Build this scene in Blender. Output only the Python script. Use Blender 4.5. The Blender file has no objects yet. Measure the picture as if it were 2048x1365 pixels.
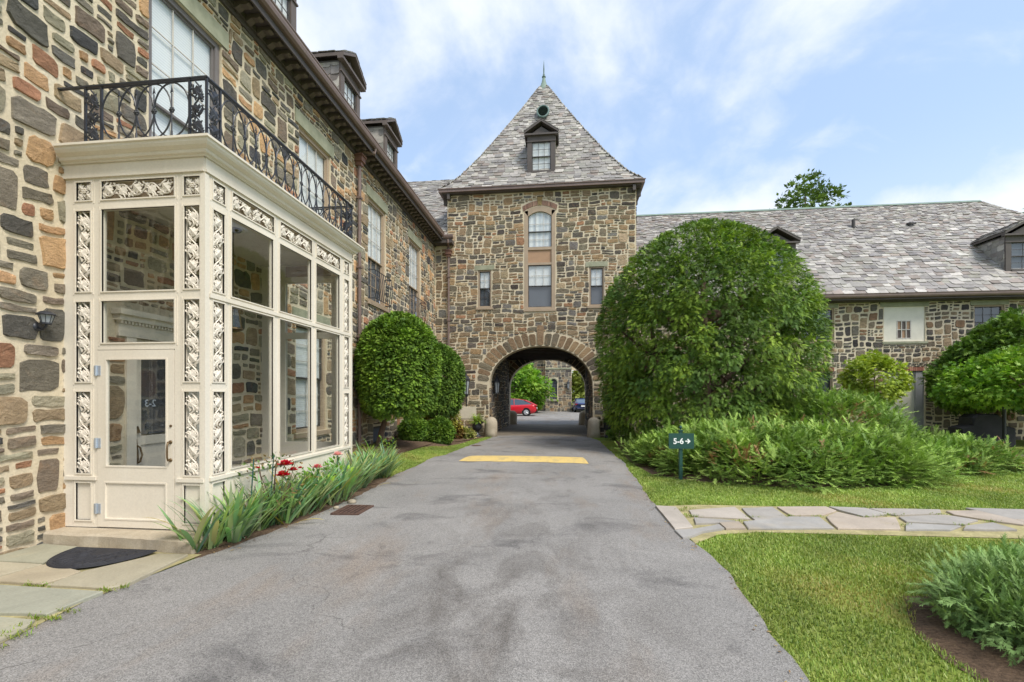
import bpy, bmesh, math, random
import numpy as np
from mathutils import Vector, Matrix

SC = bpy.context.scene
COL = SC.collection
R = math.radians
PI = math.pi

# ------------------------------------------------------------------ camera, sky, sun, exposure
cam_d = bpy.data.cameras.new('camera')
cam = bpy.data.objects.new('camera', cam_d)
COL.objects.link(cam)
cam_d.sensor_width = 36.0
cam_d.lens = 930.0 / 2048.0 * 36.0
cam_d.shift_y = (792.0 - 682.5) / 2048.0
cam_d.clip_start = 0.05
cam_d.clip_end = 2000.0
cam.location = (0, 0, 1.65)
cam.rotation_euler = (R(90), 0, R(6.5))
SC.camera = cam

SUN_EL, SUN_AZ = 52.0, 128.0        # azimuth clockwise from +Y (the drive's direction)
w = bpy.data.worlds.new('World')
SC.world = w
w.use_nodes = True
nt = w.node_tree
nt.nodes.clear()


def N(tree, typ, **kw):
    n = tree.nodes.new(typ)
    for k, v in kw.items():
        setattr(n, k, v)
    return n


def math_node(tree, op, a, b=None):
    n = N(tree, 'ShaderNodeMath', operation=op)
    for i, q in enumerate((a, b)):
        if q is None:
            continue
        if isinstance(q, (int, float)):
            n.inputs[i].default_value = q
        else:
            tree.links.new(q, n.inputs[i])
    return n.outputs[0]


def build_sky():
    L = nt.links.new
    out = N(nt, 'ShaderNodeOutputWorld')
    bg = N(nt, 'ShaderNodeBackground')
    bg.inputs['Strength'].default_value = 0.13
    sky = N(nt, 'ShaderNodeTexSky', sky_type='NISHITA')
    sky.sun_disc = False
    sky.sun_elevation = R(SUN_EL)
    sky.sun_rotation = R(SUN_AZ)
    sky.air_density = 1.0
    sky.dust_density = 1.6
    sky.ozone_density = 1.4
    tc = N(nt, 'ShaderNodeTexCoord')
    nrm = N(nt, 'ShaderNodeVectorMath', operation='NORMALIZE')
    L(tc.outputs['Generated'], nrm.inputs[0])
    sep = N(nt, 'ShaderNodeSeparateXYZ')
    L(nrm.outputs[0], sep.inputs[0])
    zz = math_node(nt, 'ADD', math_node(nt, 'MAXIMUM', sep.outputs['Z'], 0.0), 0.45)
    u = math_node(nt, 'DIVIDE', sep.outputs['X'], zz)
    v = math_node(nt, 'DIVIDE', sep.outputs['Y'], zz)
    cmb = N(nt, 'ShaderNodeCombineXYZ')
    L(u, cmb.inputs[0])
    L(v, cmb.inputs[1])
    cmb.inputs[2].default_value = 13.4
    masks = []
    for sc_, lo, hi, amt, dis in ((1.9, 0.44, 0.64, 0.9, 0.25), (5.0, 0.50, 0.76, 0.4, 0.5)):
        nz = N(nt, 'ShaderNodeTexNoise')
        nz.inputs['Scale'].default_value = sc_
        nz.inputs['Detail'].default_value = 9.0
        nz.inputs['Roughness'].default_value = 0.56
        nz.inputs['Distortion'].default_value = dis
        L(cmb.outputs[0], nz.inputs['Vector'])
        mr = N(nt, 'ShaderNodeMapRange', interpolation_type='SMOOTHSTEP')
        mr.inputs['From Min'].default_value = lo
        mr.inputs['From Max'].default_value = hi
        mr.inputs['To Max'].default_value = amt
        L(nz.outputs['Fac'], mr.inputs['Value'])
        masks.append(mr.outputs['Result'])
    cl = math_node(nt, 'MAXIMUM', masks[0], masks[1])
    haze = N(nt, 'ShaderNodeMapRange', interpolation_type='SMOOTHSTEP')
    haze.inputs['From Min'].default_value = 0.45
    haze.inputs['From Max'].default_value = 0.0
    haze.inputs['To Max'].default_value = 0.6
    L(sep.outputs['Z'], haze.inputs['Value'])
    fac = math_node(nt, 'MAXIMUM', cl, haze.outputs['Result'])
    lift = N(nt, 'ShaderNodeMixRGB')
    lift.inputs['Fac'].default_value = 0.6
    lift.inputs['Color2'].default_value = (1.95, 2.55, 3.45, 1)
    L(sky.outputs[0], lift.inputs['Color1'])
    mix = N(nt, 'ShaderNodeMixRGB')
    mix.inputs['Color2'].default_value = (3.55, 3.7, 3.95, 1)
    L(fac, mix.inputs['Fac'])
    L(lift.outputs[0], mix.inputs['Color1'])
    L(mix.outputs[0], bg.inputs['Color'])
    L(bg.outputs[0], out.inputs['Surface'])


build_sky()

sun_d = bpy.data.lights.new('sun', 'SUN')
sun_d.energy = 1.75
sun_d.angle = R(22)
sun_d.color = (1.0, 0.95, 0.87)
sun = bpy.data.objects.new('sun', sun_d)
COL.objects.link(sun)
_d = Vector((math.sin(R(SUN_AZ)) * math.cos(R(SUN_EL)), math.cos(R(SUN_AZ)) * math.cos(R(SUN_EL)), math.sin(R(SUN_EL))))
sun.rotation_euler = _d.to_track_quat('Z', 'Y').to_euler()
sun.location = (20, -20, 40)

SC.render.engine = 'CYCLES'
SC.view_settings.view_transform = 'Standard'
SC.view_settings.look = 'None'
SC.view_settings.exposure = 1.2
SC.view_settings.gamma = 1.0
SC.cycles.max_bounces = 8
SC.cycles.transparent_max_bounces = 12
SC.cycles.use_denoising = True


# ------------------------------------------------------------------ pixel -> place helpers (directions from the photo, distance from the ground or wall touched)
_c, _s = math.cos(R(6.5)), math.sin(R(6.5))


def ray(px, py):
    r = (px - 1024.0) / 930.0
    return (-_s + r * _c, _c + r * _s, (792.0 - py) / 930.0)


def on_ground(px, py, z=0.0):
    d = ray(px, py)
    t = (z - 1.65) / d[2]
    return d[0] * t, d[1] * t


def sm(x):
    x = min(1.0, max(0.0, x))
    return x * x * (3 - 2 * x)


def gz(x, y):
    """height of the natural ground"""
    z = -0.1 * sm((y - 8.0) / 11.0)
    if x < -3.45:
        z += 0.27 * sm((-3.45 - x) / 1.9) * sm((y - 8.4) / 3.0) * sm((18.6 - y) / 5.0)
    return z


def hsh(*a):
    return random.Random(hash(a)).random()


# ------------------------------------------------------------------ mesh helpers
ROOT = {}      # root name -> world location that its parts' vertices are relative to


def text_mesh(body, size, mat, offset=0.0):
    cu = bpy.data.curves.new('writing', 'FONT')
    cu.body, cu.size, cu.align_x, cu.extrude, cu.offset = body, size, 'CENTER', 0.001, offset
    o = bpy.data.objects.new('writing', cu)
    COL.objects.link(o)
    bpy.context.view_layer.update()
    me = bpy.data.meshes.new_from_object(o.evaluated_get(bpy.context.evaluated_depsgraph_get()))
    bpy.data.objects.remove(o)
    me.materials.clear()
    me.materials.append(mat)
    return me


class Fr:
    """a vertical wall's own frame: a along the wall, b up, c outward"""
    def __init__(s, O, u, n):
        s.O, s.u, s.n = Vector(O), Vector(u), Vector(n)

    def p(s, a, b, c=0.0):
        return s.O + s.u * a + Vector((0, 0, b)) + s.n * c


class MB:
    def __init__(s):
        s.v, s.f, s.c = [], [], []

    def add(s, vs, fs, col=None):
        k = len(s.v)
        s.v.extend(tuple(p) for p in vs)
        s.f.extend(tuple(i + k for i in q) for q in fs)
        s.c.extend([col or (1, 1, 1)] * len(vs))
        return s

    def box(s, x0, x1, y0, y1, z0, z1, col=None):
        v = [(x0, y0, z0), (x1, y0, z0), (x1, y1, z0), (x0, y1, z0), (x0, y0, z1), (x1, y0, z1), (x1, y1, z1), (x0, y1, z1)]
        return s.add(v, [(0, 3, 2, 1), (4, 5, 6, 7), (0, 1, 5, 4), (1, 2, 6, 5), (2, 3, 7, 6), (3, 0, 4, 7)], col)

    def fbox(s, fr, a0, a1, b0, b1, c0, c1, col=None):
        v = [fr.p(a, b, c) for c in (c0, c1) for (a, b) in ((a0, b0), (a1, b0), (a1, b1), (a0, b1))]
        return s.add(v, [(3, 2, 1, 0), (4, 5, 6, 7), (0, 1, 5, 4), (1, 2, 6, 5), (2, 3, 7, 6), (3, 0, 4, 7)], col)

    def tube(s, path, r, n=6, closed=False, col=None):
        path = [Vector(p) for p in path]
        m = len(path)
        rs = r if isinstance(r, (list, tuple)) else [r] * m
        vs = []
        ref = None
        for i, p in enumerate(path):
            if closed:
                t = path[(i + 1) % m] - path[i - 1]
            else:
                t = path[min(i + 1, m - 1)] - path[max(i - 1, 0)]
            t = t.normalized() if t.length > 1e-9 else Vector((0, 0, 1))
            if ref is None:
                ref = Vector((0, 0, 1)) if abs(t.z) < 0.9 else Vector((1, 0, 0))
            x = (ref - t * ref.dot(t))
            x = x.normalized() if x.length > 1e-6 else t.orthogonal().normalized()
            ref = x
            y = t.cross(x)
            for k in range(n):
                a = 2 * PI * k / n
                vs.append(p + (x * math.cos(a) + y * math.sin(a)) * rs[i])
        fs = []
        for i in range(m if closed else m - 1):
            j = (i + 1) % m
            for k in range(n):
                l = (k + 1) % n
                fs.append((i * n + k, i * n + l, j * n + l, j * n + k))
        if not closed:
            fs.append(tuple(range(n - 1, -1, -1)))
            fs.append(tuple((m - 1) * n + k for k in range(n)))
        return s.add(vs, fs, col)

    def lathe(s, prof, cx, cy, n=16, col=None, sx=1.0):
        vs = []
        for (r, z) in prof:
            for k in range(n):
                a = 2 * PI * k / n
                vs.append((cx + r * math.cos(a) * sx, cy + r * math.sin(a), z))
        fs = []
        for i in range(len(prof) - 1):
            for k in range(n):
                l = (k + 1) % n
                fs.append((i * n + k, i * n + l, (i + 1) * n + l, (i + 1) * n + k))
        fs.append(tuple(range(n - 1, -1, -1)))
        fs.append(tuple((len(prof) - 1) * n + k for k in range(n)))
        return s.add(vs, fs, col)

    def prism(s, pts, off, col=None):
        """polygon pts (CCW seen from the side the offset points to) extruded by off"""
        pts = [Vector(p) for p in pts]
        off = Vector(off)
        n = len(pts)
        vs = pts + [p + off for p in pts]
        fs = [tuple(range(n - 1, -1, -1)), tuple(range(n, 2 * n))]
        for i in range(n):
            j = (i + 1) % n
            fs.append((i, j, n + j, n + i))
        return s.add(vs, fs, col)

    def sheet(s, fr, a0, a1, b0, b1, holes, depth=0.15, c=0.0):
        """a wall face with rectangular holes and their reveals"""
        As = sorted({a0, a1} | {h[i] for h in holes for i in (0, 1) if a0 < h[i] < a1})
        Bs = sorted({b0, b1} | {h[i] for h in holes for i in (2, 3) if b0 < h[i] < b1})
        for i in range(len(As) - 1):
            for j in range(len(Bs) - 1):
                ma, mb_ = (As[i] + As[i + 1]) / 2, (Bs[j] + Bs[j + 1]) / 2
                if any(h[0] < ma < h[1] and h[2] < mb_ < h[3] for h in holes):
                    continue
                s.add([fr.p(As[i], Bs[j], c), fr.p(As[i + 1], Bs[j], c), fr.p(As[i + 1], Bs[j + 1], c), fr.p(As[i], Bs[j + 1], c)], [(0, 1, 2, 3)])
        for (h0, h1, h2, h3) in holes:
            q = [(h0, h2), (h1, h2), (h1, h3), (h0, h3)]
            for i in range(4):
                A, B = q[i], q[(i + 1) % 4]
                s.add([fr.p(A[0], A[1], c), fr.p(A[0], A[1], c - depth), fr.p(B[0], B[1], c - depth), fr.p(B[0], B[1], c)], [(0, 3, 2, 1)])
        return s

    def build(s, name, mat, parent=None, smooth=False, base=None, col=False):
        me = bpy.data.meshes.new(name)
        off = Vector((0, 0, 0))
        if parent is not None:
            off = Vector(ROOT.get(root_of(parent).name, (0, 0, 0)))
        elif base is not None:
            off = Vector(base)
        me.from_pydata([(p[0] - off.x, p[1] - off.y, p[2] - off.z) for p in s.v], [], s.f)
        if col:
            at = me.color_attributes.new('Col', 'FLOAT_COLOR', 'POINT')
            buf = np.ones((len(s.v), 4), np.float32)
            buf[:, :3] = np.array(s.c, np.float32)
            at.data.foreach_set('color', buf.ravel())
        if smooth:
            me.polygons.foreach_set('use_smooth', [True] * len(me.polygons))
        me.materials.append(mat)
        me.update()
        o = bpy.data.objects.new(name, me)
        COL.objects.link(o)
        if parent is not None:
            o.parent = parent
        elif base is not None:
            o.location = off
        return o


def root_of(o):
    while o.parent is not None:
        o = o.parent
    return o


def tag(o, label=None, cat=None, group=None, kind=None):
    for k, v in (('label', label), ('category', cat), ('group', group), ('kind', kind)):
        if v:
            o[k] = v
    return o


def thing(name, loc, label, cat, group=None):
    o = bpy.data.objects.new(name, None)
    o.empty_display_size = 0.2
    o.location = loc
    COL.objects.link(o)
    ROOT[o.name] = tuple(loc)
    return tag(o, label, cat, group)


def inst(name, mesh, parent, loc, rot=None, scale=None):
    o = bpy.data.objects.new(name, mesh)
    COL.objects.link(o)
    off = Vector(ROOT.get(root_of(parent).name, (0, 0, 0))) if parent else Vector((0, 0, 0))
    o.location = Vector(loc) - off
    if rot is not None:
        o.rotation_euler = rot
    if scale is not None:
        o.scale = scale
    if parent:
        o.parent = parent
    return o


def fast_mesh(name, V, F, Cv, mat, parent=None, base=(0, 0, 0), smooth=False):
    """numpy mesh: V (n,3), F (m,k), Cv (n,3)"""
    off = np.array(ROOT.get(root_of(parent).name, (0, 0, 0)) if parent else base, np.float64)
    V = (np.asarray(V, np.float64) - off).astype(np.float32)
    F = np.asarray(F, np.int32)
    me = bpy.data.meshes.new(name)
    m, k = F.shape
    me.vertices.add(len(V))
    me.vertices.foreach_set('co', V.ravel())
    me.loops.add(m * k)
    me.loops.foreach_set('vertex_index', F.ravel())
    me.polygons.add(m)
    me.polygons.foreach_set('loop_start', np.arange(m, dtype=np.int32) * k)
    if smooth:
        me.polygons.foreach_set('use_smooth', np.ones(m, bool))
    me.update(calc_edges=True)
    at = me.color_attributes.new('Col', 'FLOAT_COLOR', 'POINT')
    buf = np.ones((len(V), 4), np.float32)
    buf[:, :3] = Cv
    at.data.foreach_set('color', buf.ravel())
    me.materials.append(mat)
    o = bpy.data.objects.new(name, me)
    COL.objects.link(o)
    if parent:
        o.parent = parent
    else:
        o.location = tuple(off)
    return o


# ------------------------------------------------------------------ materials
def lin(r, g, b, k=1.0):
    def q(x):
        x /= 255.0
        return (x / 12.92 if x <= 0.04045 else ((x + 0.055) / 1.055) ** 2.4) * k
    return (q(r), q(g), q(b))


class Mat:
    def __init__(s, name, rough=0.7, spec=0.4, metal=0.0):
        s.m = bpy.data.materials.new(name)
        s.m.use_nodes = True
        s.t = s.m.node_tree
        s.b = s.t.nodes['Principled BSDF']
        s.b.inputs['Roughness'].default_value = rough
        s.b.inputs['Metallic'].default_value = metal
        s.b.inputs['Specular IOR Level'].default_value = spec
        g = N(s.t, 'ShaderNodeNewGeometry')
        s.pos = g.outputs['Position']
        s.geo = g
        s.h = None

    def L(s, a, b):
        s.t.links.new(a, b)

    def noise(s, scale, detail=4, rough=0.55, vec=None, stretch=None, dist=0.0):
        n = N(s.t, 'ShaderNodeTexNoise')
        n.inputs['Scale'].default_value = scale
        n.inputs['Detail'].default_value = detail
        n.inputs['Roughness'].default_value = rough
        n.inputs['Distortion'].default_value = dist
        v = vec or s.pos
        if stretch:
            mp = N(s.t, 'ShaderNodeMapping')
            mp.inputs['Scale'].default_value = stretch
            s.L(v, mp.inputs['Vector'])
            v = mp.outputs[0]
        s.L(v, n.inputs['Vector'])
        return n.outputs['Fac']

    def vor(s, scale, feature='F1', out='Distance'):
        n = N(s.t, 'ShaderNodeTexVoronoi', feature=feature)
        n.inputs['Scale'].default_value = scale
        s.L(s.pos, n.inputs['Vector'])
        return n.outputs[out]

    def rng(s, x, lo, hi, a=0.0, b=1.0):
        m = N(s.t, 'ShaderNodeMapRange')
        m.inputs['From Min'].default_value = lo
        m.inputs['From Max'].default_value = hi
        m.inputs['To Min'].default_value = a
        m.inputs['To Max'].default_value = b
        s.L(x, m.inputs['Value'])
        return m.outputs['Result']

    def mix(s, fac, a, b, mode='MIX'):
        m = N(s.t, 'ShaderNodeMixRGB', blend_type=mode)
        for i, q in ((0, fac), (1, a), (2, b)):
            if isinstance(q, (int, float)):
                m.inputs[i].default_value = q
            elif isinstance(q, tuple):
                m.inputs[i].default_value = (q[0], q[1], q[2], 1)
            else:
                s.L(q, m.inputs[i])
        return m.outputs[0]

    def val(s, x):
        """a grey colour from a value"""
        c = N(s.t, 'ShaderNodeCombineXYZ')
        for i in range(3):
            s.L(x, c.inputs[i])
        return c.outputs[0]

    def attr(s):
        a = N(s.t, 'ShaderNodeVertexColor', layer_name='Col')
        return a.outputs['Color']

    def color(s, c):
        if isinstance(c, tuple):
            s.b.inputs['Base Color'].default_value = (c[0], c[1], c[2], 1)
        else:
            s.L(c, s.b.inputs['Base Color'])
        return s

    def bump(s, h, strength=0.4, dist=0.01):
        b = N(s.t, 'ShaderNodeBump')
        b.inputs['Strength'].default_value = strength
        b.inputs['Distance'].default_value = dist
        s.L(h, b.inputs['Height'])
        if s.h is not None:
            s.L(s.h, b.inputs['Normal'])
        s.h = b.outputs[0]
        s.L(s.h, s.b.inputs['Normal'])
        return s


def plain(name, c, rough=0.6, spec=0.4, metal=0.0, var=0.12, scale=3.0, bump=0.0, fine=40.0):
    m = Mat(name, rough, spec, metal)
    n1 = m.rng(m.noise(scale, 5), 0.3, 0.7, 1.0 - var, 1.0 + var)
    n2 = m.rng(m.noise(fine, 3), 0.3, 0.7, 1.0 - var * 0.5, 1.0 + var * 0.5)
    m.color(m.mix(1.0, m.mix(1.0, c, m.val(n1), 'MULTIPLY'), m.val(n2), 'MULTIPLY'))
    if bump:
        m.bump(m.noise(fine, 4), bump, 0.004)
    return m.m


M = {}


def make_mats():
    # rubble stone: colour comes with each stone, grain and streaks on top
    m = Mat('rubble_stone', 0.86, 0.25)
    base = m.attr()
    g1 = m.rng(m.noise(7.0, 6, 0.65, stretch=(1, 1, 1.9), dist=0.4), 0.3, 0.72, 0.72, 1.25)
    g2 = m.rng(m.noise(85.0, 4, 0.7), 0.3, 0.7, 0.8, 1.2)
    rust = m.rng(m.noise(4.2, 5, 0.6, dist=0.8), 0.56, 0.72, 0.0, 0.35)
    col = m.mix(rust, base, m.mix(0.6, base, lin(176, 128, 78)))
    lich = m.rng(m.noise(11.0, 6, 0.7), 0.62, 0.74, 0.0, 0.5)
    col = m.mix(lich, col, m.mix(0.55, col, lin(188, 182, 160)))
    col = m.mix(1.0, m.mix(1.0, col, m.val(g1), 'MULTIPLY'), m.val(g2), 'MULTIPLY')
    m.color(col)
    m.bump(m.noise(16.0, 8, 0.75, stretch=(1, 1, 1.8)), 1.0, 0.045)
    m.bump(m.noise(120.0, 4, 0.7), 0.5, 0.005)
    M['stone'] = m.m
    # pointing
    m = Mat('mortar', 0.92, 0.15)
    n1 = m.rng(m.noise(1.4, 5), 0.3, 0.7, 0.0, 1.0)
    col = m.mix(n1, lin(218, 202, 172, 0.84), lin(232, 219, 192, 0.84))
    n2 = m.rng(m.noise(30.0, 5, 0.7), 0.3, 0.7, 0.85, 1.1)
    st = m.rng(m.noise(0.9, 6, 0.6, stretch=(1, 1, 0.4)), 0.58, 0.75, 0.0, 0.35)
    col = m.mix(st, m.mix(1.0, col, m.val(n2), 'MULTIPLY'), lin(160, 150, 130, 0.8))
    m.color(col)
    m.bump(m.noise(22.0, 7, 0.7), 0.6, 0.02)
    M['mortar'] = m.m
    # roof slate
    m = Mat('roof_slate', 0.62, 0.45)
    base = m.attr()
    g1 = m.rng(m.noise(9.0, 6, 0.65), 0.3, 0.7, 0.78, 1.18)
    lich = m.rng(m.noise(5.0, 6, 0.65, dist=0.6), 0.6, 0.72, 0.0, 0.5)
    col = m.mix(lich, base, lin(176, 172, 140, 0.85))
    g3 = m.rng(m.noise(0.9, 6, 0.6, stretch=(1.6, 0.5, 0.5)), 0.3, 0.7, 0.8, 1.14)
    col = m.mix(1.0, m.mix(1.0, col, m.val(g1), 'MULTIPLY'), m.val(g3), 'MULTIPLY')
    m.color(col)
    m.bump(m.noise(26.0, 6, 0.7), 0.5, 0.008)
    M['slate'] = m.m
    M['slate_deck'] = plain('slate_shadow_deck', lin(92, 90, 92), 0.8, var=0.25)
    # dressed stone of the lintels and sills
    m = Mat('dressed_stone', 0.85, 0.2)
    n1 = m.rng(m.noise(3.0, 6, 0.6), 0.3, 0.7, 0.0, 1.0)
    m.color(m.mix(n1, lin(150, 152, 128, 0.8), lin(186, 186, 160, 0.8)))
    m.bump(m.noise(60.0, 5), 0.4, 0.004)
    M['lintel'] = m.m
    # porch paint: old cream gloss, a little grime in streaks
    m = Mat('cream_paint', 0.45, 0.4)
    n1 = m.rng(m.noise(2.2, 5, stretch=(1, 1, 0.25)), 0.35, 0.75, 0.0, 0.5)
    n2 = m.rng(m.noise(40, 4), 0.3, 0.7, 0.95, 1.04)
    col = m.mix(n1, lin(240, 231, 214, 0.86), lin(224, 211, 188, 0.82))
    m.color(m.mix(1.0, col, m.val(n2), 'MULTIPLY'))
    m.bump(m.noise(55, 4), 0.12, 0.003)
    M['cream'] = m.m
    M['casting'] = plain('cream_casting', lin(240, 230, 214, 0.86), 0.7, 0.2, var=0.06, bump=0.15)
    M['tan'] = plain('tan_joinery', lin(178, 158, 134, 0.85), 0.55, 0.35, var=0.08)
    M['tanpanel'] = plain('tan_spandrel', lin(180, 146, 116, 0.85), 0.6, 0.3, var=0.08)
    M['brown'] = plain('brown_trim', lin(96, 86, 80), 0.55, 0.35, var=0.12)
    M['greytrim'] = plain('grey_joinery', lin(112, 106, 104), 0.5, 0.4, var=0.1)
    M['darkbrown'] = plain('dark_trim', lin(84, 77, 73), 0.55, 0.35, var=0.12)
    M['gutter'] = plain('gutter_metal', lin(116, 98, 90), 0.45, 0.5, var=0.12)
    M['copper'] = plain('copper_head', lin(132, 98, 84), 0.5, 0.5, 0.25, var=0.2)
    M['verdigris'] = plain('verdigris_copper', lin(140, 160, 146, 0.7), 0.65, 0.35, var=0.16, scale=6)
    M['verdigris_dark'] = plain('dark_patina', lin(92, 112, 106), 0.65, 0.35, var=0.2, scale=8)
    M['iron'] = plain('black_iron', lin(46, 48, 54), 0.42, 0.5, var=0.15, scale=8)
    M['brass'] = plain('aged_brass', lin(112, 92, 66), 0.4, 0.5, 0.6)
    M['zinc'] = plain('zinc_hinge', lin(190, 200, 212), 0.35, 0.5, 0.6)
    M['sash'] = plain('dark_sash', lin(70, 66, 64), 0.5, 0.4)
    M['white_sash'] = plain('pale_sash', lin(206, 200, 190, 0.85), 0.5, 0.4)
    m = Mat('pale_blind', 0.8, 0.2)
    st = N(m.t, 'ShaderNodeSeparateXYZ')
    m.L(m.pos, st.inputs[0])
    wv = math_node(m.t, 'SINE', math_node(m.t, 'MULTIPLY', st.outputs['Z'], 150.0))
    f1 = m.rng(wv, -1, 1, 0.86, 1.0)
    m.color(m.mix(1.0, (0.83, 0.84, 0.85), m.val(f1), 'MULTIPLY'))
    M['blind'] = m.m
    m = Mat('sheer_curtain', 0.85, 0.1)
    st = N(m.t, 'ShaderNodeSeparateXYZ')
    m.L(m.pos, st.inputs[0])
    wv = math_node(m.t, 'SINE', math_node(m.t, 'MULTIPLY', math_node(m.t, 'ADD', st.outputs['X'], st.outputs['Y']), 26.0))
    m.color(m.mix(m.rng(wv, -1, 1), (0.62, 0.65, 0.68), (0.86, 0.87, 0.87)))
    M['curtain'] = m.m
    M['screen'] = plain('insect_screen', lin(94, 98, 106), 0.7, 0.3, var=0.1, scale=2.0)
    M['room'] = plain('dim_room', lin(58, 56, 54), 0.9, 0.1, var=0.2)
    # clear glass: sees through, mirrors more at a slant
    gl = bpy.data.materials.new('window_glass')
    gl.use_nodes = True
    t = gl.node_tree
    t.nodes.clear()
    o = N(t, 'ShaderNodeOutputMaterial')
    mx = N(t, 'ShaderNodeMixShader')
    tr = N(t, 'ShaderNodeBsdfTransparent')
    tr.inputs[0].default_value = (0.93, 0.95, 0.94, 1)
    gs = N(t, 'ShaderNodeBsdfGlossy')
    gs.inputs['Roughness'].default_value = 0.015
    ge = N(t, 'ShaderNodeNewGeometry')
    dt = N(t, 'ShaderNodeVectorMath', operation='DOT_PRODUCT')
    t.links.new(ge.outputs['Normal'], dt.inputs[0])
    t.links.new(ge.outputs['Incoming'], dt.inputs[1])
    co = math_node(t, 'SUBTRACT', 1.0, math_node(t, 'ABSOLUTE', dt.outputs['Value']))
    fq = math_node(t, 'ADD', math_node(t, 'MULTIPLY', math_node(t, 'POWER', co, 5.0), 0.9), 0.09)
    t.links.new(fq, mx.inputs[0])
    t.links.new(tr.outputs[0], mx.inputs[1])
    t.links.new(gs.outputs[0], mx.inputs[2])
    t.links.new(mx.outputs[0], o.inputs['Surface'])
    M['glass'] = gl
    # asphalt: stone chips in worn binder, tyre stains and brownish dust
    m = Mat('asphalt', 0.88, 0.25)
    chips = N(m.t, 'ShaderNodeTexVoronoi')
    chips.inputs['Scale'].default_value = 165.0
    m.L(m.pos, chips.inputs['Vector'])
    sepc = N(m.t, 'ShaderNodeSeparateColor')
    m.L(chips.outputs['Color'], sepc.inputs[0])
    ch = m.rng(sepc.outputs[0], 0.0, 1.0, 0.62, 1.38)
    chb = m.rng(m.noise(40.0, 5, 0.75), 0.3, 0.7, 0.88, 1.12)
    big = m.rng(m.noise(0.55, 6, 0.6, dist=0.7), 0.3, 0.7, 0.0, 1.0)
    col = m.mix(big, lin(138, 135, 131, 0.84), lin(160, 156, 151, 0.84))
    br = m.rng(m.noise(0.8, 5, 0.6, stretch=(1.5, 0.5, 1)), 0.52, 0.7, 0.0, 0.55)
    col = m.mix(br, col, lin(150, 132, 114, 0.8))
    stn = m.rng(m.noise(1.05, 6, 0.62, stretch=(0.8, 1.3, 1), dist=0.5), 0.55, 0.68, 0.0, 0.6)
    col = m.mix(stn, col, lin(84, 82, 82, 0.85))
    st2 = m.rng(m.noise(3.2, 5, 0.62, dist=0.9), 0.62, 0.72, 0.0, 0.4)
    col = m.mix(st2, col, lin(96, 92, 90, 0.85))
    xyz = N(m.t, 'ShaderNodeSeparateXYZ')
    m.L(m.pos, xyz.inputs[0])
    mid = m.rng(math_node(m.t, 'ABSOLUTE', math_node(m.t, 'ADD', xyz.outputs['X'], 0.5)), 0.5, 1.7, 1.0, 0.0)
    nearer = m.rng(xyz.outputs['Y'], 3.5, 9.0, 1.0, 0.15)
    oil = m.rng(m.noise(1.7, 7, 0.66, stretch=(1.0, 0.55, 1), dist=0.9), 0.44, 0.66, 0.0, 0.62)
    oil = math_node(m.t, 'MULTIPLY', math_node(m.t, 'MULTIPLY', oil, mid), nearer)
    col = m.mix(oil, col, lin(92, 86, 80, 0.8))
    dn = N(m.t, 'ShaderNodeVectorMath', operation='ADD')
    nz_ = N(m.t, 'ShaderNodeTexNoise')
    nz_.inputs['Scale'].default_value = 1.4
    nz_.inputs['Detail'].default_value = 6.0
    m.L(m.pos, nz_.inputs['Vector'])
    m.L(m.pos, dn.inputs[0])
    m.L(nz_.outputs['Color'], dn.inputs[1])
    vr = N(m.t, 'ShaderNodeTexVoronoi', feature='DISTANCE_TO_EDGE')
    vr.inputs['Scale'].default_value = 0.34
    m.L(dn.outputs[0], vr.inputs['Vector'])
    ck = math_node(m.t, 'MULTIPLY', m.rng(vr.outputs['Distance'], 0.0, 0.0035, 0.55, 0.0), m.rng(m.noise(0.7, 3), 0.48, 0.6, 0.0, 1.0))
    col = m.mix(ck, col, lin(74, 70, 66, 0.8))
    col = m.mix(1.0, m.mix(1.0, col, m.val(ch), 'MULTIPLY'), m.val(chb), 'MULTIPLY')
    m.color(col)
    m.bump(chips.outputs['Distance'], 0.55, 0.006)
    m.bump(m.noise(10.0, 5), 0.25, 0.01)
    M['asphalt'] = m.m
    # paving of the passage: small setts
    m = Mat('passage_setts', 0.85, 0.25)
    bk = N(m.t, 'ShaderNodeTexBrick')
    bk.inputs['Scale'].default_value = 1.0
    bk.inputs['Brick Width'].default_value = 0.22
    bk.inputs['Row Height'].default_value = 0.11
    bk.inputs['Mortar Size'].default_value = 0.008
    bk.inputs['Color1'].default_value = (*lin(150, 138, 120, 0.85), 1)
    bk.inputs['Color2'].default_value = (*lin(128, 118, 104, 0.85), 1)
    bk.inputs['Mortar'].default_value = (*lin(96, 90, 80, 0.8), 1)
    m.L(m.pos, bk.inputs['Vector'])
    n1 = m.rng(m.noise(1.2, 5), 0.3, 0.7, 0.8, 1.15)
    m.color(m.mix(1.0, bk.outputs['Color'], m.val(n1), 'MULTIPLY'))
    m.bump(m.noise(40, 4), 0.3, 0.004)
    M['setts'] = m.m
    # turf under the blades
    m = Mat('turf', 0.95, 0.1)
    a = m.rng(m.noise(0.75, 6, 0.6), 0.35, 0.68, 0.0, 1.0)
    b = m.rng(m.noise(45.0, 5, 0.7), 0.3, 0.7, 0.6, 1.3)
    c = m.mix(a, lin(120, 144, 60, 0.9), lin(150, 158, 80, 0.9))
    d = m.rng(m.noise(1.9, 5, 0.6), 0.62, 0.76, 0.0, 0.7)
    c = m.mix(d, c, lin(170, 150, 96, 0.8))
    m.color(m.mix(1.0, c, m.val(b), 'MULTIPLY'))
    m.bump(m.noise(60.0, 5, 0.7), 0.8, 0.02)
    M['turf'] = m.m
    M['mulch'] = None
    m = Mat('bark_mulch', 0.95, 0.1)
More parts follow.
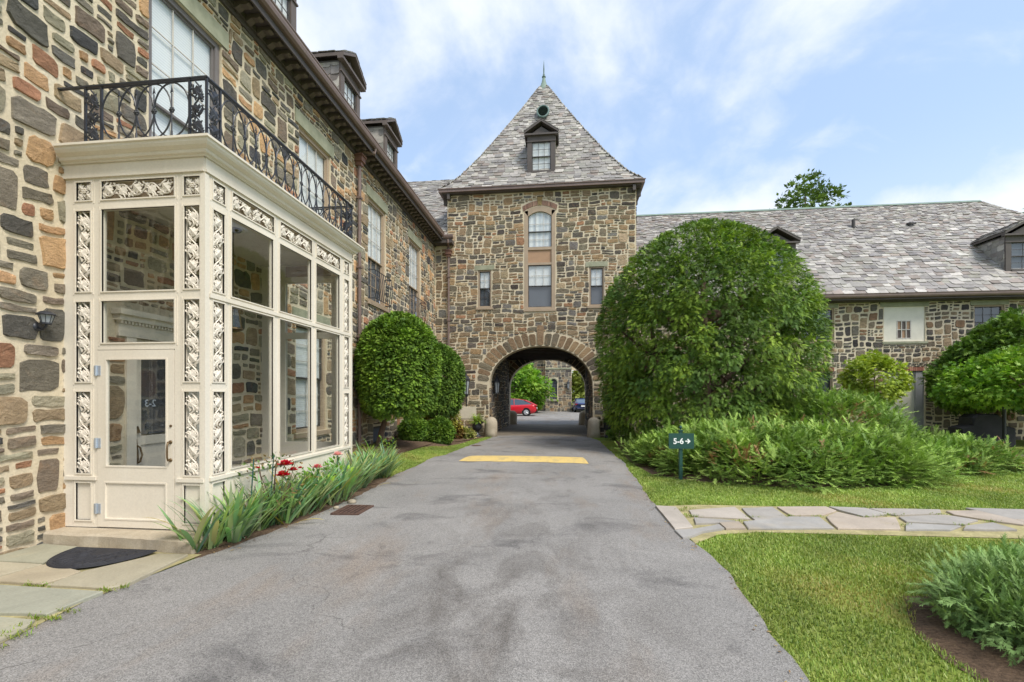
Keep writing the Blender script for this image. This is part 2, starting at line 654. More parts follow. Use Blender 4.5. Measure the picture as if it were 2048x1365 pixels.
    a = m.rng(m.noise(34.0, 6, 0.75, stretch=(1, 1.6, 1)), 0.3, 0.7, 0.0, 1.0)
    m.color(m.mix(a, lin(70, 58, 48), lin(132, 110, 90)))
    m.bump(m.noise(40.0, 6, 0.75), 1.0, 0.03)
    M['mulch'] = m.m
    # flagstones carry their own colour
    m = Mat('flagstone', 0.75, 0.3)
    a = m.rng(m.noise(2.2, 6, 0.6, dist=0.5), 0.3, 0.7, 0.85, 1.15)
    b = m.rng(m.noise(50.0, 4, 0.7), 0.3, 0.7, 0.9, 1.1)
    c = m.mix(m.rng(m.noise(1.2, 5, 0.6), 0.55, 0.75, 0, 0.5), m.attr(), lin(182, 164, 132, 0.85))
    m.color(m.mix(1.0, m.mix(1.0, c, m.val(a), 'MULTIPLY'), m.val(b), 'MULTIPLY'))
    m.bump(m.noise(9.0, 6, 0.6), 0.4, 0.012)
    M['flag'] = m.m
    M['joint'] = plain('path_joint', lin(170, 160, 118, 0.85), 0.95, 0.1, var=0.25, scale=5, bump=0.5)
    # concrete of the doorstep and guard stones
    m = Mat('weathered_concrete', 0.88, 0.2)
    a = m.rng(m.noise(2.6, 6, 0.65, dist=0.4), 0.3, 0.7, 0.0, 1.0)
    b = m.rng(m.noise(70.0, 4, 0.7), 0.3, 0.7, 0.85, 1.12)
    c = m.mix(a, lin(168, 154, 132, 0.85), lin(204, 192, 170, 0.85))
    m.color(m.mix(1.0, c, m.val(b), 'MULTIPLY'))
    m.bump(m.noise(24.0, 6, 0.7), 0.5, 0.01)
    M['concrete'] = m.m
    m = Mat('yellow_paint', 0.7, 0.3)
    a = m.rng(m.noise(3.2, 7, 0.72, stretch=(1.6, 0.5, 1)), 0.48, 0.72, 0.0, 0.7)
    b = m.rng(m.noise(70.0, 4, 0.7), 0.3, 0.7, 0.85, 1.1)
    c = m.mix(a, lin(228, 198, 124, 0.88), lin(172, 158, 128, 0.8))
    m.color(m.mix(1.0, c, m.val(b), 'MULTIPLY'))
    m.bump(m.noise(60, 4), 0.4, 0.006)
    M['yellow'] = m.m
    M['rubber'] = plain('black_rubber', lin(50, 50, 54), 0.75, 0.3, var=0.15, scale=10, bump=0.3)
    M['rust'] = plain('rusty_iron', lin(92, 70, 60), 0.8, 0.3, var=0.3, scale=14, bump=0.4)
    M['white_paint'] = plain('white_paint', lin(238, 232, 214, 0.85), 0.6, 0.3, var=0.06)
    M['plaque'] = plain('pale_panel', lin(222, 212, 190, 0.85), 0.75, 0.2, var=0.08)
    M['grey_paint'] = plain('grey_paint', lin(158, 158, 158, 0.85), 0.6, 0.3, var=0.1)
    M['brick'] = None
    m = Mat('red_brick', 0.85, 0.2)
    m.color(m.mix(1.0, m.attr(), m.val(m.rng(m.noise(30, 5), 0.3, 0.7, 0.8, 1.2)), 'MULTIPLY'))
    m.bump(m.noise(60, 4), 0.4, 0.004)
    M['brick'] = m.m
    M['sign_green'] = plain('sign_green', lin(38, 76, 68), 0.45, 0.4, var=0.06)
    M['sign_white'] = plain('sign_white', (0.85, 0.86, 0.84), 0.5, 0.3, var=0.02)
    M['frost'] = plain('frosted_letters', (0.55, 0.6, 0.66), 0.5, 0.3, var=0.02)
    M['dark_glass'] = plain('lamp_glass', lin(150, 156, 160), 0.15, 0.6, var=0.1)
    M['darkwood'] = plain('dark_beam', lin(62, 54, 48), 0.8, 0.2, var=0.25, scale=4, bump=0.3)
    m = Mat('bark', 0.95, 0.15)
    a = m.rng(m.noise(9.0, 6, 0.7, stretch=(1, 1, 0.25)), 0.3, 0.7, 0.0, 1.0)
    m.color(m.mix(a, lin(74, 62, 54), lin(130, 108, 92)))
    m.bump(m.noise(14.0, 6, 0.7, stretch=(1, 1, 0.2)), 1.0, 0.02)
    M['bark'] = m.m
    # foliage: the leaf's own colour, light passing through
    for nm, tr_, rough in (('leaf', 0.25, 0.5), ('needle', 0.12, 0.6), ('blade', 0.25, 0.5)):
        m = Mat(nm + '_green', rough, 0.3)
        c = m.attr()
        v = m.rng(m.noise(1.6, 4), 0.3, 0.7, 0.85, 1.15)
        c = m.mix(1.0, c, m.val(v), 'MULTIPLY')
        m.color(c)
        tl = N(m.t, 'ShaderNodeBsdfTranslucent')
        m.L(m.mix(1.0, c, (1.25, 1.3, 0.7), 'MULTIPLY'), tl.inputs['Color'])
        mx = N(m.t, 'ShaderNodeMixShader')
        mx.inputs[0].default_value = tr_
        m.L(m.b.outputs[0], mx.inputs[1])
        m.L(tl.outputs[0], mx.inputs[2])
        m.L(mx.outputs[0], m.t.nodes['Material Output'].inputs['Surface'])
        M[nm] = m.m
    M['petal_red'] = plain('red_petal', lin(190, 22, 40), 0.6, 0.3, var=0.2)
    M['petal_pink'] = plain('pink_petal', lin(232, 176, 168), 0.6, 0.3, var=0.15)
    M['petal_rose'] = plain('rose_petal', lin(206, 104, 108), 0.6, 0.3, var=0.15)
    for nm, c in (('car_red', lin(190, 24, 40)), ('car_blue', lin(34, 52, 104))):
        m = Mat(nm + '_paint', 0.28, 0.5)
        m.color(c)
        m.b.inputs['Coat Weight'].default_value = 0.6
        M[nm] = m.m
    M['car_glass'] = plain('tinted_glass', lin(84, 100, 116), 0.08, 0.8, var=0.02)
    M['tyre'] = plain('tyre_rubber', lin(36, 36, 38), 0.85, 0.2)
    M['alloy'] = plain('alloy_rim', lin(196, 198, 202), 0.3, 0.5, 0.5)
    M['lamp_red'] = plain('tail_lamp', lin(150, 16, 20), 0.25, 0.5)


make_mats()


# ------------------------------------------------------------------ masonry
def warp(a, b, k):
    da = 0.018 * math.sin(1.7 * a + 2.3 * b + k) + 0.012 * math.sin(4.1 * a - 3.3 * b + 1.7 * k)
    db = 0.022 * math.sin(2.1 * a - 0.9 * b + 0.6 * k) + 0.014 * math.sin(5.3 * a + 1.9 * b + k)
    return a + da, b + db


def stone_solid(poly, fr, proud, rnd):
    """one rough-faced stone: outline bedded in the mortar, chamfered, uneven face"""
    n = len(poly)
    ca = sum(p[0] for p in poly) / n
    cb = sum(p[1] for p in poly) / n
    sz = max(max(p[0] for p in poly) - min(p[0] for p in poly), max(p[1] for p in poly) - min(p[1] for p in poly))
    vs, fs = [], []
    for (k, c, j) in ((1.0, -0.012, 0), (1.0 - min(0.16, 0.011 / max(sz, 0.05) * 2), proud, 0.006)):
        for (a, b) in poly:
            cc = c + (rnd.uniform(-1, 1) * j if j else 0)
            vs.append(fr.p(ca + (a - ca) * k, cb + (b - cb) * k, cc))
    vs.append(fr.p(ca + rnd.uniform(-0.1, 0.1) * sz, cb, proud + rnd.uniform(-0.006, 0.012)))
    for i in range(n):
        j = (i + 1) % n
        fs.append((i, j, n + j, n + i))
        fs.append((n + i, n + j, 2 * n))
    return vs, fs


def rough_rect(a0, a1, b0, b1, rnd):
    w_, h_ = a1 - a0, b1 - b0
    m_ = min(w_, h_)
    pts = []
    cs = [(a0, b0, 1, 1), (a1, b0, -1, 1), (a1, b1, -1, -1), (a0, b1, 1, -1)]
    ch = [rnd.uniform(0.03, 0.22) * m_ for _ in cs]
    for i, (a, b, sa, sb) in enumerate(cs):
        k1, k2 = ch[i] * rnd.uniform(0.7, 1.3), ch[i] * rnd.uniform(0.7, 1.3)
        if i in (0, 2):
            q = [(a, b + sb * k2), (a + sa * k1, b)]
        else:
            q = [(a + sa * k1, b), (a, b + sb * k2)]
        pts += q
        nx = cs[(i + 1) % 4]
        if abs(nx[0] - a) > 0.26 and i in (0, 2):
            pts.append(((a + nx[0]) / 2 + rnd.uniform(-0.06, 0.06), b + rnd.uniform(-0.012, 0.012)))
    j = 0.03 * m_ + 0.003
    pts = [(a + rnd.uniform(-j, j), b + rnd.uniform(-j, j)) for a, b in pts]
    out = []
    for i, (a, b) in enumerate(pts):
        out.append((a, b))
        c, d = pts[(i + 1) % len(pts)]
        l_ = math.hypot(c - a, d - b)
        if l_ > 0.055 and len(out) < 16:
            t = rnd.uniform(0.35, 0.65)
            k = rnd.uniform(-0.055, 0.085) * l_
            out.append((a + (c - a) * t + (d - b) / l_ * k, b + (d - b) * t - (c - a) / l_ * k))
    return out


def pick(pal, rnd):
    t = rnd.random() * sum(p[0] for p in pal)
    for w_, c in pal:
        t -= w_
        if t <= 0:
            break
    k = rnd.uniform(0.78, 1.2)
    g = sum(c) / 3
    return tuple(min(1.0, (q * 0.72 + g * 0.28) * k * w_ * rnd.uniform(0.98, 1.02)) for q, w_ in zip(c, (1.045, 1.0, 0.94)))


PAL_TOWER = [(3.2, lin(126, 106, 78, 1.30)), (2.0, lin(150, 122, 82, 1.30)), (2.2, lin(90, 84, 76, 1.30)), (2.2, lin(112, 104, 84, 1.30)),
             (1.2, lin(160, 140, 106, 1.30)), (0.6, lin(146, 104, 68, 1.30)), (0.8, lin(104, 102, 98, 1.30)), (0.6, lin(74, 67, 62, 1.30))]
PAL_LEFT = [(2.2, lin(146, 126, 94, 1.36)), (1.8, lin(178, 138, 88, 1.36)), (2.0, lin(118, 112, 98, 1.36)), (1.5, lin(92, 90, 84, 1.36)),
            (1.6, lin(142, 138, 114, 1.36)), (0.7, lin(160, 110, 74, 1.36)), (1.4, lin(120, 106, 90, 1.36)), (0.7, lin(72, 73, 75, 1.36))]
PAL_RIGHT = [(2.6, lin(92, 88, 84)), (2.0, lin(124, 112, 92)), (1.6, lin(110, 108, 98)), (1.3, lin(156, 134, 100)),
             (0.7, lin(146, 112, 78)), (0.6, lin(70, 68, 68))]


def lay_stones(fr, a0, a1, b0, b1, blocked, seed, pal, cell=0.055, wr=(4, 9), hr=(3, 5), mort=0.017, small=0.16):
    """roughly coursed rubble: wandering courses, stones split in two, jumpers through two courses, pinnings"""
    rnd = random.Random(seed)
    wmin, wmax = wr[0] * cell, wr[1] * cell
    hmin, hmax = hr[0] * cell * 1.05, hr[1] * cell * 1.25
    out = []

    def put(A0, A1, B0, B1):
        m_ = mort * rnd.uniform(0.7, 1.35)
        m_ = min(m_, 0.22 * min(A1 - A0, B1 - B0))
        A0, A1, B0, B1 = A0 + m_, A1 - m_, B0 + m_, B1 - m_
        if A1 - A0 < 0.03 or B1 - B0 < 0.025:
            return
        ca, cb, th = (A0 + A1) / 2, (B0 + B1) / 2, rnd.uniform(-0.035, 0.035)
        poly = [warp(ca + (a - ca) - (b - cb) * th, cb + (b - cb) + (a - ca) * th, seed) for a, b in rough_rect(A0, A1, B0, B1, rnd)]
        vs, fs = stone_solid(poly, fr, rnd.uniform(0.008, 0.03), rnd)
        out.append((vs, fs, pick(pal, rnd), fr.p(ca, cb), (A1 - A0) * (B1 - B0), fr.n))

    def fill(L, Rr, b, h, nxt, jumps):
        x = L
        while x < Rr - 0.045:
            w_ = rnd.triangular(wmin, wmax, wmin + 0.4 * (wmax - wmin))
            q = rnd.random()
            if q < small * 0.6 and h > 0.13:
                w_ = rnd.uniform(0.08, 0.15)
            if Rr - (x + w_) < wmin * 0.6:
                w_ = Rr - x if Rr - x < wmax * 1.2 else (Rr - x) / 2
            if q < small * 0.6 and h > 0.13 and w_ < 0.2:
                k = 2 if h < 0.22 else 3
                y = b
                cuts = sorted(rnd.uniform(0.2, 0.8) for _ in range(k - 1))
                cuts = [0] + ([cuts[0]] if k == 2 else [rnd.uniform(0.25, 0.4), rnd.uniform(0.6, 0.75)]) + [1]
                for c0, c1 in zip(cuts, cuts[1:]):
                    put(x, x + w_, b + h * c0, b + h * c1)
            elif nxt and rnd.random() < 0.17 and w_ < 0.42 and not any(blocked(x + w_ * t_, b + h + nxt * u) for t_ in (0.02, 0.5, 0.98) for u in (0.3, 0.75)):
                put(x, x + w_, b, b + h + nxt * 0.5)
                jumps.append((x, x + w_, 0.5))
            elif h < hmin * 1.15 or w_ < 0.17 or rnd.random() < 0.5:
                put(x, x + w_, b, b + h)
            else:
                f_ = rnd.uniform(0.36, 0.64)
                for (c0, c1) in ((0, f_), (f_, 1)):
                    if w_ > wmin * 1.5 and rnd.random() < 0.45:
                        g = rnd.uniform(0.35, 0.65)
                        put(x, x + w_ * g, b + h * c0, b + h * c1)
                        put(x + w_ * g, x + w_, b + h * c0, b + h * c1)
                    else:
                        put(x, x + w_, b + h * c0, b + h * c1)
            x += w_
    hs, b = [], b0
    while b < b1 - 0.07:
        h = min(rnd.uniform(hmin, hmax), b1 - b)
        if b1 - b - h < hmin * 0.6:
            h = b1 - b
        hs.append((b, h))
        b += h
    st = 0.02
    n = int((a1 - a0) / st)
    jumps = []
    for ci, (b, h) in enumerate(hs):
        nxt = hs[ci + 1][1] if ci + 1 < len(hs) else 0
        old, jumps = jumps, []
        state = []
        for i in range(n):
            a = a0 + (i + 0.5) * st
            k = sum(1 for u in (0.06, 0.5, 0.94) if blocked(a, b + h * u))
            if any(j0 <= a <= j1 for j0, j1, _f in old):
                state.append('j')
            else:
                state.append('f' if k == 0 else 'b' if k == 3 else 'p')
        i = 0
        while i < n:
            j = i
            while j < n and state[j] == state[i]:
                j += 1
            L, Rr = a0 + i * st, (a0 + j * st if j < n else a1)
            if state[i] == 'f':
                fill(L, Rr, b, h, nxt, jumps)
            elif state[i] == 'j':
                # what is left above the jumpers from the course below
                for (j0, j1, f_) in old:
                    if L - 0.03 <= j0 and j1 <= Rr + 0.03:
                        if not any(blocked((j0 + j1) / 2, b + h * u) for u in (0.6, 0.95)):
                            put(j0, j1, b + h * f_, b + h)
            elif state[i] == 'p':
                nb = 4
                for q in range(nb):
                    c0, c1 = b + h * q / nb, b + h * (q + 1) / nb
                    x = i
                    while x < j:
                        y = x
                        while y < j and not blocked(a0 + (y + 0.5) * st, c0 + 0.01) and not blocked(a0 + (y + 0.5) * st, c1 - 0.01):
                            y += 1
                        A, B = a0 + x * st, a0 + y * st
                        while B - A > 0.07:
                            w_ = min(B - A, rnd.uniform(0.12, 0.3))
                            if B - A - w_ < 0.07:
                                w_ = B - A
                            put(A, A + w_, c0, c1)
                            A += w_
                        x = y + 1
            i = j
    return out


CAMP = Vector((0, 0, 1.65))


def seen_size(cen, area, n):
    d = cen - CAMP
    dep = -_s * d.x + _c * d.y
    if dep < 0.5:
        return 0.0
    px = 1024 + 930 * (_c * d.x + _s * d.y) / dep
    py = 792 - 930 * d.z / dep
    if not (-20 < px < 2068 and -20 < py < 1385):
        return 0.0
    return area * max(0.0, -d.normalized().dot(n)) / (dep * dep)


def put_pieces(pieces, name, mat, parent, limit=300, rest='stuff', hidden=None):
    """the pieces that show largest as parts of their own, the others joined"""
    def key(p):
        s_ = seen_size(p[3], p[4], p[5])
        if hidden and hidden(p[3]):
            s_ *= 0.02
        return s_
    order = sorted(pieces, key=key, reverse=True)
    for p in order[:limit]:
        mb = MB()
        mb.add(p[0], p[1], p[2])
        mb.build(name, mat, parent, col=True)
    if len(order) > limit:
        mb = MB()
        for p in order[limit:]:
            mb.add(p[0], p[1], p[2])
        tag(mb.build(rest, mat, parent, col=True), kind='stuff')


PAL_SLATE = [(3.0, lin(176, 174, 164, 0.8)), (2.2, lin(156, 153, 150, 0.8)), (1.6, lin(186, 183, 164, 0.8)), (1.0, lin(146, 134, 126, 0.8)),
             (1.0, lin(164, 167, 148, 0.8)), (0.7, lin(170, 150, 130, 0.8)), (1.2, lin(200, 198, 188, 0.8)), (0.6, lin(134, 131, 132, 0.8))]


def lay_slates(pt, nrm, length, xr, exposure, width, seed, thick=0.012, pal=PAL_SLATE):
    """overlapping slates with clipped lower corners; pt(x, s) on the roof plane, s measured up the slope"""
    rnd = random.Random(seed)
    out = []
    s0 = 0.0
    while s0 < length - 0.02:
        e = exposure(s0 / length)
        x0, x1 = xr(s0 + 0.3 * e)
        x = x0 - rnd.uniform(0, width(s0 / length))
        top = min(length, s0 + 1.55 * e)
        n = nrm(s0)
        while x < x1:
            wd = width(s0 / length) * rnd.uniform(0.62, 1.3)
            A, B = max(x, x0), min(x + wd - 0.006, x1)
            x += wd
            if B - A < 0.05:
                continue
            dn = rnd.uniform(-0.16, 0.1) * e
            sb = max(0.0, s0 + dn)
            ch = rnd.uniform(0.05, 0.3) * e
            th = thick * rnd.uniform(0.7, 1.9)
            cw = min(ch, (B - A) * 0.3)
            q = [(A + cw, sb), (B - cw, sb), (B, sb + ch), (B, top), (A, top), (A, sb + ch)]
            tilt = rnd.uniform(-0.004, 0.004)
            vs = []
            for (a, s_) in q:
                l_ = th * 1.5 * (1 - (s_ - sb) / (top - sb)) + th + (tilt if a > (A + B) / 2 else -tilt)
                vs.append(pt(a, s_) + n * l_)
            for (a, s_) in q:
                l_ = th * 1.5 * (1 - (s_ - sb) / (top - sb)) - 0.004
                vs.append(pt(a, s_) + n * l_)
            fs = [(0, 1, 2, 3, 4, 5), (0, 6, 7, 1), (1, 7, 8, 2), (5, 11, 6, 0), (2, 8, 9, 3), (4, 10, 11, 5)]
            c_ = pick(pal, rnd)
            g_ = sum(c_) / 3
            out.append((vs, fs, tuple((q * (0.55 + 0.03 * (1 - k_)) + g_ * 0.45) * 0.86 for k_, q in enumerate(c_)), pt((A + B) / 2, s0 + 0.5 * e), (B - A) * e, n))
        s0 += e
    return out


# ------------------------------------------------------------------ windows, dormers, drain pipes
def window(parent, fr, a0, a1, b0, b1, frame_mat, sash_mat, upper='blind', lower='screen', split=0.5, cols=3, rows=2, lintel=0.0, sill=True, cw=0.07, c=-0.05, lmat='lintel', low_muntins=True):
    """double-hung window set in a hole of the wall"""
    mb = MB()
    for (x0, x1, y0, y1) in ((a0, a0 + cw, b0, b1), (a1 - cw, a1, b0, b1), (a0 + cw, a1 - cw, b1 - cw, b1), (a0 + cw, a1 - cw, b0, b0 + cw)):
        mb.fbox(fr, x0, x1, y0, y1, c - 0.09, c)
    win = mb.build('window', M[frame_mat], parent)
    i0, i1, j0, j1 = a0 + cw, a1 - cw, b0 + cw, b1 - cw
    jm = j0 + (j1 - j0) * split
    for k, (y0, y1, cc, what) in enumerate(((jm - 0.018, j1, c - 0.035, upper), (j0, jm + 0.018, c - 0.07, lower))):
        sb = MB()
        t = 0.032
        for (p0, p1, q0, q1) in ((i0, i0 + t, y0, y1), (i1 - t, i1, y0, y1), (i0 + t, i1 - t, y1 - t, y1), (i0 + t, i1 - t, y0, y0 + t)):
            sb.fbox(fr, p0, p1, q0, q1, cc - 0.032, cc - 0.001)
        sb.build('sash', M[sash_mat], win)
        if k == 0 or low_muntins:
            mm = MB()
            for q in range(1, cols):
                x = i0 + t + (i1 - i0 - 2 * t) * q / cols
                mm.fbox(fr, x - 0.008, x + 0.008, y0 + t, y1 - t, cc - 0.026, cc - 0.008)
            for q in range(1, rows):
                y = y0 + t + (y1 - y0 - 2 * t) * q / rows
                mm.fbox(fr, i0 + t, i1 - t, y - 0.008, y + 0.008, cc - 0.025, cc - 0.009)
            mm.build('glazing_bar', M['white_sash'] if what == 'blind' or what == 'curtain' else M[sash_mat], win)
        g = MB()
        g.add([fr.p(i0 + t * 0.5, y0 + t * 0.5, cc - 0.018), fr.p(i1 - t * 0.5, y0 + t * 0.5, cc - 0.018), fr.p(i1 - t * 0.5, y1 - t * 0.5, cc - 0.018), fr.p(i0 + t * 0.5, y1 - t * 0.5, cc - 0.018)], [(0, 1, 2, 3)])
        g.build('pane', M['glass'], win)
        bb = MB()
        dp = 0.06 if what != 'room' else 0.5
        bb.add([fr.p(i0, y0, cc - dp), fr.p(i1, y0, cc - dp), fr.p(i1, y1, cc - dp), fr.p(i0, y1, cc - dp)], [(0, 1, 2, 3)])
        bb.build({'blind': 'blind', 'curtain': 'curtain', 'screen': 'screen', 'room': 'room_back'}[what], M[what], win)
    if 'room' in (upper, lower):
        bx = MB()
        for (x0, x1, y0, y1) in ((i0 - 0.02, i0, j0, j1), (i1, i1 + 0.02, j0, j1), (i0, i1, j1, j1 + 0.02), (i0, i1, j0 - 0.02, j0)):
            bx.fbox(fr, x0, x1, y0, y1, c - 0.62, c - 0.092)
        bx.build('room_lining', M['room'], win)
    if lintel:
        lb = MB()
        lb.fbox(fr, a0 - 0.14, a1 + 0.14, b1 + 0.003, b1 + lintel, -0.05, 0.024)
        lb.build('lintel', M[lmat], win)
    if sill:
        lb = MB()
        lb.fbox(fr, a0 - 0.08, a1 + 0.08, b0 - 0.1, b0 - 0.003, -0.1, 0.06)
        lb.build('sill', M['lintel' if frame_mat != 'tan' else 'tan'], win)
    return win


def dormer(parent, fr, ac, wd, z0, ze, rise, depth, seed, deck_cut=None, mat='darkbrown'):
    """gabled dormer: face boards, slate-hung cheeks, pediment, little roof"""
    h = wd / 2
    mb = MB()
    for (x0, x1) in ((ac - h, ac - h + 0.2), (ac + h - 0.2, ac + h)):
        mb.fbox(fr, x0, x1, z0, ze - 0.22, -0.06, 0.0)
    mb.fbox(fr, ac - h, ac + h, ze - 0.22, ze, -0.06, 0.002)
    mb.fbox(fr, ac - h + 0.2, ac + h - 0.2, z0, z0 + 0.1, -0.06, 0.03)
    mb.fbox(fr, ac - h - 0.03, ac + h + 0.03, ze - 0.26, ze - 0.22, -0.02, 0.03)
    # tympanum and raking cornice
    ov = 0.13
    mb.prism([fr.p(ac - h, ze, -0.05), fr.p(ac + h, ze, -0.05), fr.p(ac, ze + rise * h / (h + ov), -0.05)], fr.n * 0.03)
    mb.fbox(fr, ac - h - ov, ac + h + ov, ze, ze + 0.07, -0.04, 0.12)
    d = mb.build('dormer', M[mat], parent)
    for sgn in (-1, 1):
        e = ac + sgn * (h + ov)
        rk = MB()
        sl = rise / (h + ov)
        up = Vector((0, 0, 0.09))
        P = [fr.p(e, ze + 0.07, 0.14), fr.p(ac, ze + 0.07 + rise, 0.14)]
        Q = [fr.p(e, ze + 0.07, -depth - 0.3), fr.p(ac, ze + 0.07 + rise, -depth - 0.3)]
        vs = P + Q + [q + up for q in P + Q]
        fs = [(0, 1, 3, 2), (4, 5, 7, 6), (0, 1, 5, 4), (2, 3, 7, 6), (0, 2, 6, 4), (1, 3, 7, 5)]
        rk.add(vs, fs)
        rk.build('raking_cornice', M[mat], d)
        # slates on the slope
        ln = math.hypot(h + ov, rise)
        nn = (fr.u * (sgn * rise / ln) + Vector((0, 0, (h + ov) / ln)))
        base_ = fr.p(e, ze + 0.16, 0.15)
        dirs = (fr.u * (-sgn * (h + ov) / ln) + Vector((0, 0, rise / ln)))
        pcs = lay_slates(lambda x, s_, b=base_, dd=dirs: b - fr.n * x + dd * s_, lambda s_, q=nn: q, ln, lambda s_: (0.0, depth + 0.4), lambda t: 0.14, lambda t: 0.3, seed + sgn)
        sl_ = MB()
        for p in pcs:
            sl_.add(p[0], p[1], tuple(q * 0.75 for q in p[2]))
        tag(sl_.build('roof_slate', M['slate'], d, col=True), kind='stuff')
        # cheek
        ck = MB()
        x = ac + sgn * (h - 0.012)
        q = [fr.p(x, z0 - 0.3, -0.06), fr.p(x, ze + 0.05, -0.06), fr.p(x, ze + 0.05, -depth - 0.3), fr.p(x, z0 - 0.3, -depth - 0.3)]
        ck.add(q, [(0, 1, 2, 3)])
        ck.build('cheek', M['slate_deck'], d)
        hang = MB()
        for p in lay_slates(lambda xx, s_, x=x: fr.p(x, z0 - 0.25 + s_, -0.06 - xx), lambda s_, sg=sgn: fr.u * sg, ze - z0 + 0.25, lambda s_: (0.0, depth + 0.2), lambda t: 0.2, lambda t: 0.3, seed + 7 * sgn, thick=0.006):
            hang.add(p[0], p[1], p[2])
        tag(hang.build('cheek_slate', M['slate'], d, col=True), kind='stuff')
    return d


def dormer_window(d, fr, ac, wd, z0, ze, up='blind', lo='blind'):
    a0, a1, b0, b1 = ac - wd / 2 + 0.2, ac + wd / 2 - 0.2, z0 + 0.1, ze - 0.26
    for k, (y0, y1, cc, what) in enumerate((((b0 + b1) / 2 - 0.02, b1, -0.03, up), (b0, (b0 + b1) / 2 + 0.02, -0.06, lo))):
        sb = MB()
        t = 0.035
        for (p0, p1, q0, q1) in ((a0, a0 + t, y0, y1), (a1 - t, a1, y0, y1), (a0 + t, a1 - t, y1 - t, y1), (a0 + t, a1 - t, y0, y0 + t)):
            sb.fbox(fr, p0, p1, q0, q1, cc - 0.03, cc)
        for q in (1, 2):
            x = a0 + t + (a1 - a0 - 2 * t) * q / 3
            sb.fbox(fr, x - 0.008, x + 0.008, y0 + t, y1 - t, cc - 0.022, cc - 0.006)
        y = (y0 + y1) / 2
        sb.fbox(fr, a0 + t, a1 - t, y - 0.008, y + 0.008, cc - 0.021, cc - 0.007)
        sb.build('sash', M['sash'], d)
        for (nm, dp, mt) in (('pane', 0.015, 'glass'), ('blind' if what == 'blind' else 'screen', 0.07, what)):
            g = MB()
            g.add([fr.p(a0, y0, cc - dp), fr.p(a1, y0, cc - dp), fr.p(a1, y1, cc - dp), fr.p(a0, y1, cc - dp)], [(0, 1, 2, 3)])
            g.build(nm, M[mt], d)


def downspout(parent, top, bottom, out, gut):
    """pipe with a copper conductor head; gut = point on the gutter it hangs from"""
    mb = MB()
    t, b = Vector(top), Vector(bottom)
    o = Vector(out)
    mb.tube([t, b], 0.05, 8)
    mb.tube([Vector(gut), Vector(gut) + Vector((0, 0, -0.12)), t + o * 0.02 + Vector((0, 0, 0.42)), t + Vector((0, 0, 0.2))], 0.05, 8)
    z = t.z - 0.9
    while z > b.z + 0.5:
        mb.box(t.x - 0.065, t.x + 0.065, t.y - 0.065, t.y + 0.065, z, z + 0.05)
        z -= 1.9
    dp = mb.build('downspout', M['gutter'], parent)
    hd = MB()
    hd.box(t.x - 0.12, t.x + 0.12, t.y - 0.12, t.y + 0.12, t.z + 0.1, t.z + 0.24)
    hd.box(t.x - 0.15, t.x + 0.15, t.y - 0.15, t.y + 0.15, t.z + 0.24, t.z + 0.29)
    hd.box(t.x - 0.08, t.x + 0.08, t.y - 0.08, t.y + 0.08, t.z, t.z + 0.1)
    hd.build('conductor_head', M['copper'], dp)


# ------------------------------------------------------------------ ground, drive, paving
def interp(tab, y):
    if y <= tab[0][0]:
        return tab[0][1]
    for (y0, x0), (y1, x1) in zip(tab, tab[1:]):
        if y <= y1:
            return x0 + (x1 - x0) * (y - y0) / (y1 - y0)
    return tab[-1][1]


EDGE_L = [(-6, -3.7), (2.6, -3.72), (3.1, -3.85), (3.44, -3.83), (4.2, -3.72), (4.8, -3.58), (5.7, -3.43), (6.7, -3.38), (9, -3.52), (11.2, -3.45), (14.6, -3.34), (17.6, -3.15), (19.6, -3.0)]
EDGE_R = [(-6, 1.4), (2.85, 1.40), (3.86, 1.45), (4.74, 1.50), (5.43, 1.43), (7.08, 1.34), (8.16, 1.36), (11.35, 1.43), (18.1, 1.33), (19.6, 1.0)]


def edge_l(y):
    return interp(EDGE_L, y) + 0.009 * math.sin(3.1 * y) + 0.012 * math.sin(9.7 * y + 1) + 0.006 * math.sin(27 * y)


def edge_r(y):
    return interp(EDGE_R, y) + 0.009 * math.sin(2.7 * y + 2) + 0.012 * math.sin(8.9 * y) + 0.006 * math.sin(31 * y)


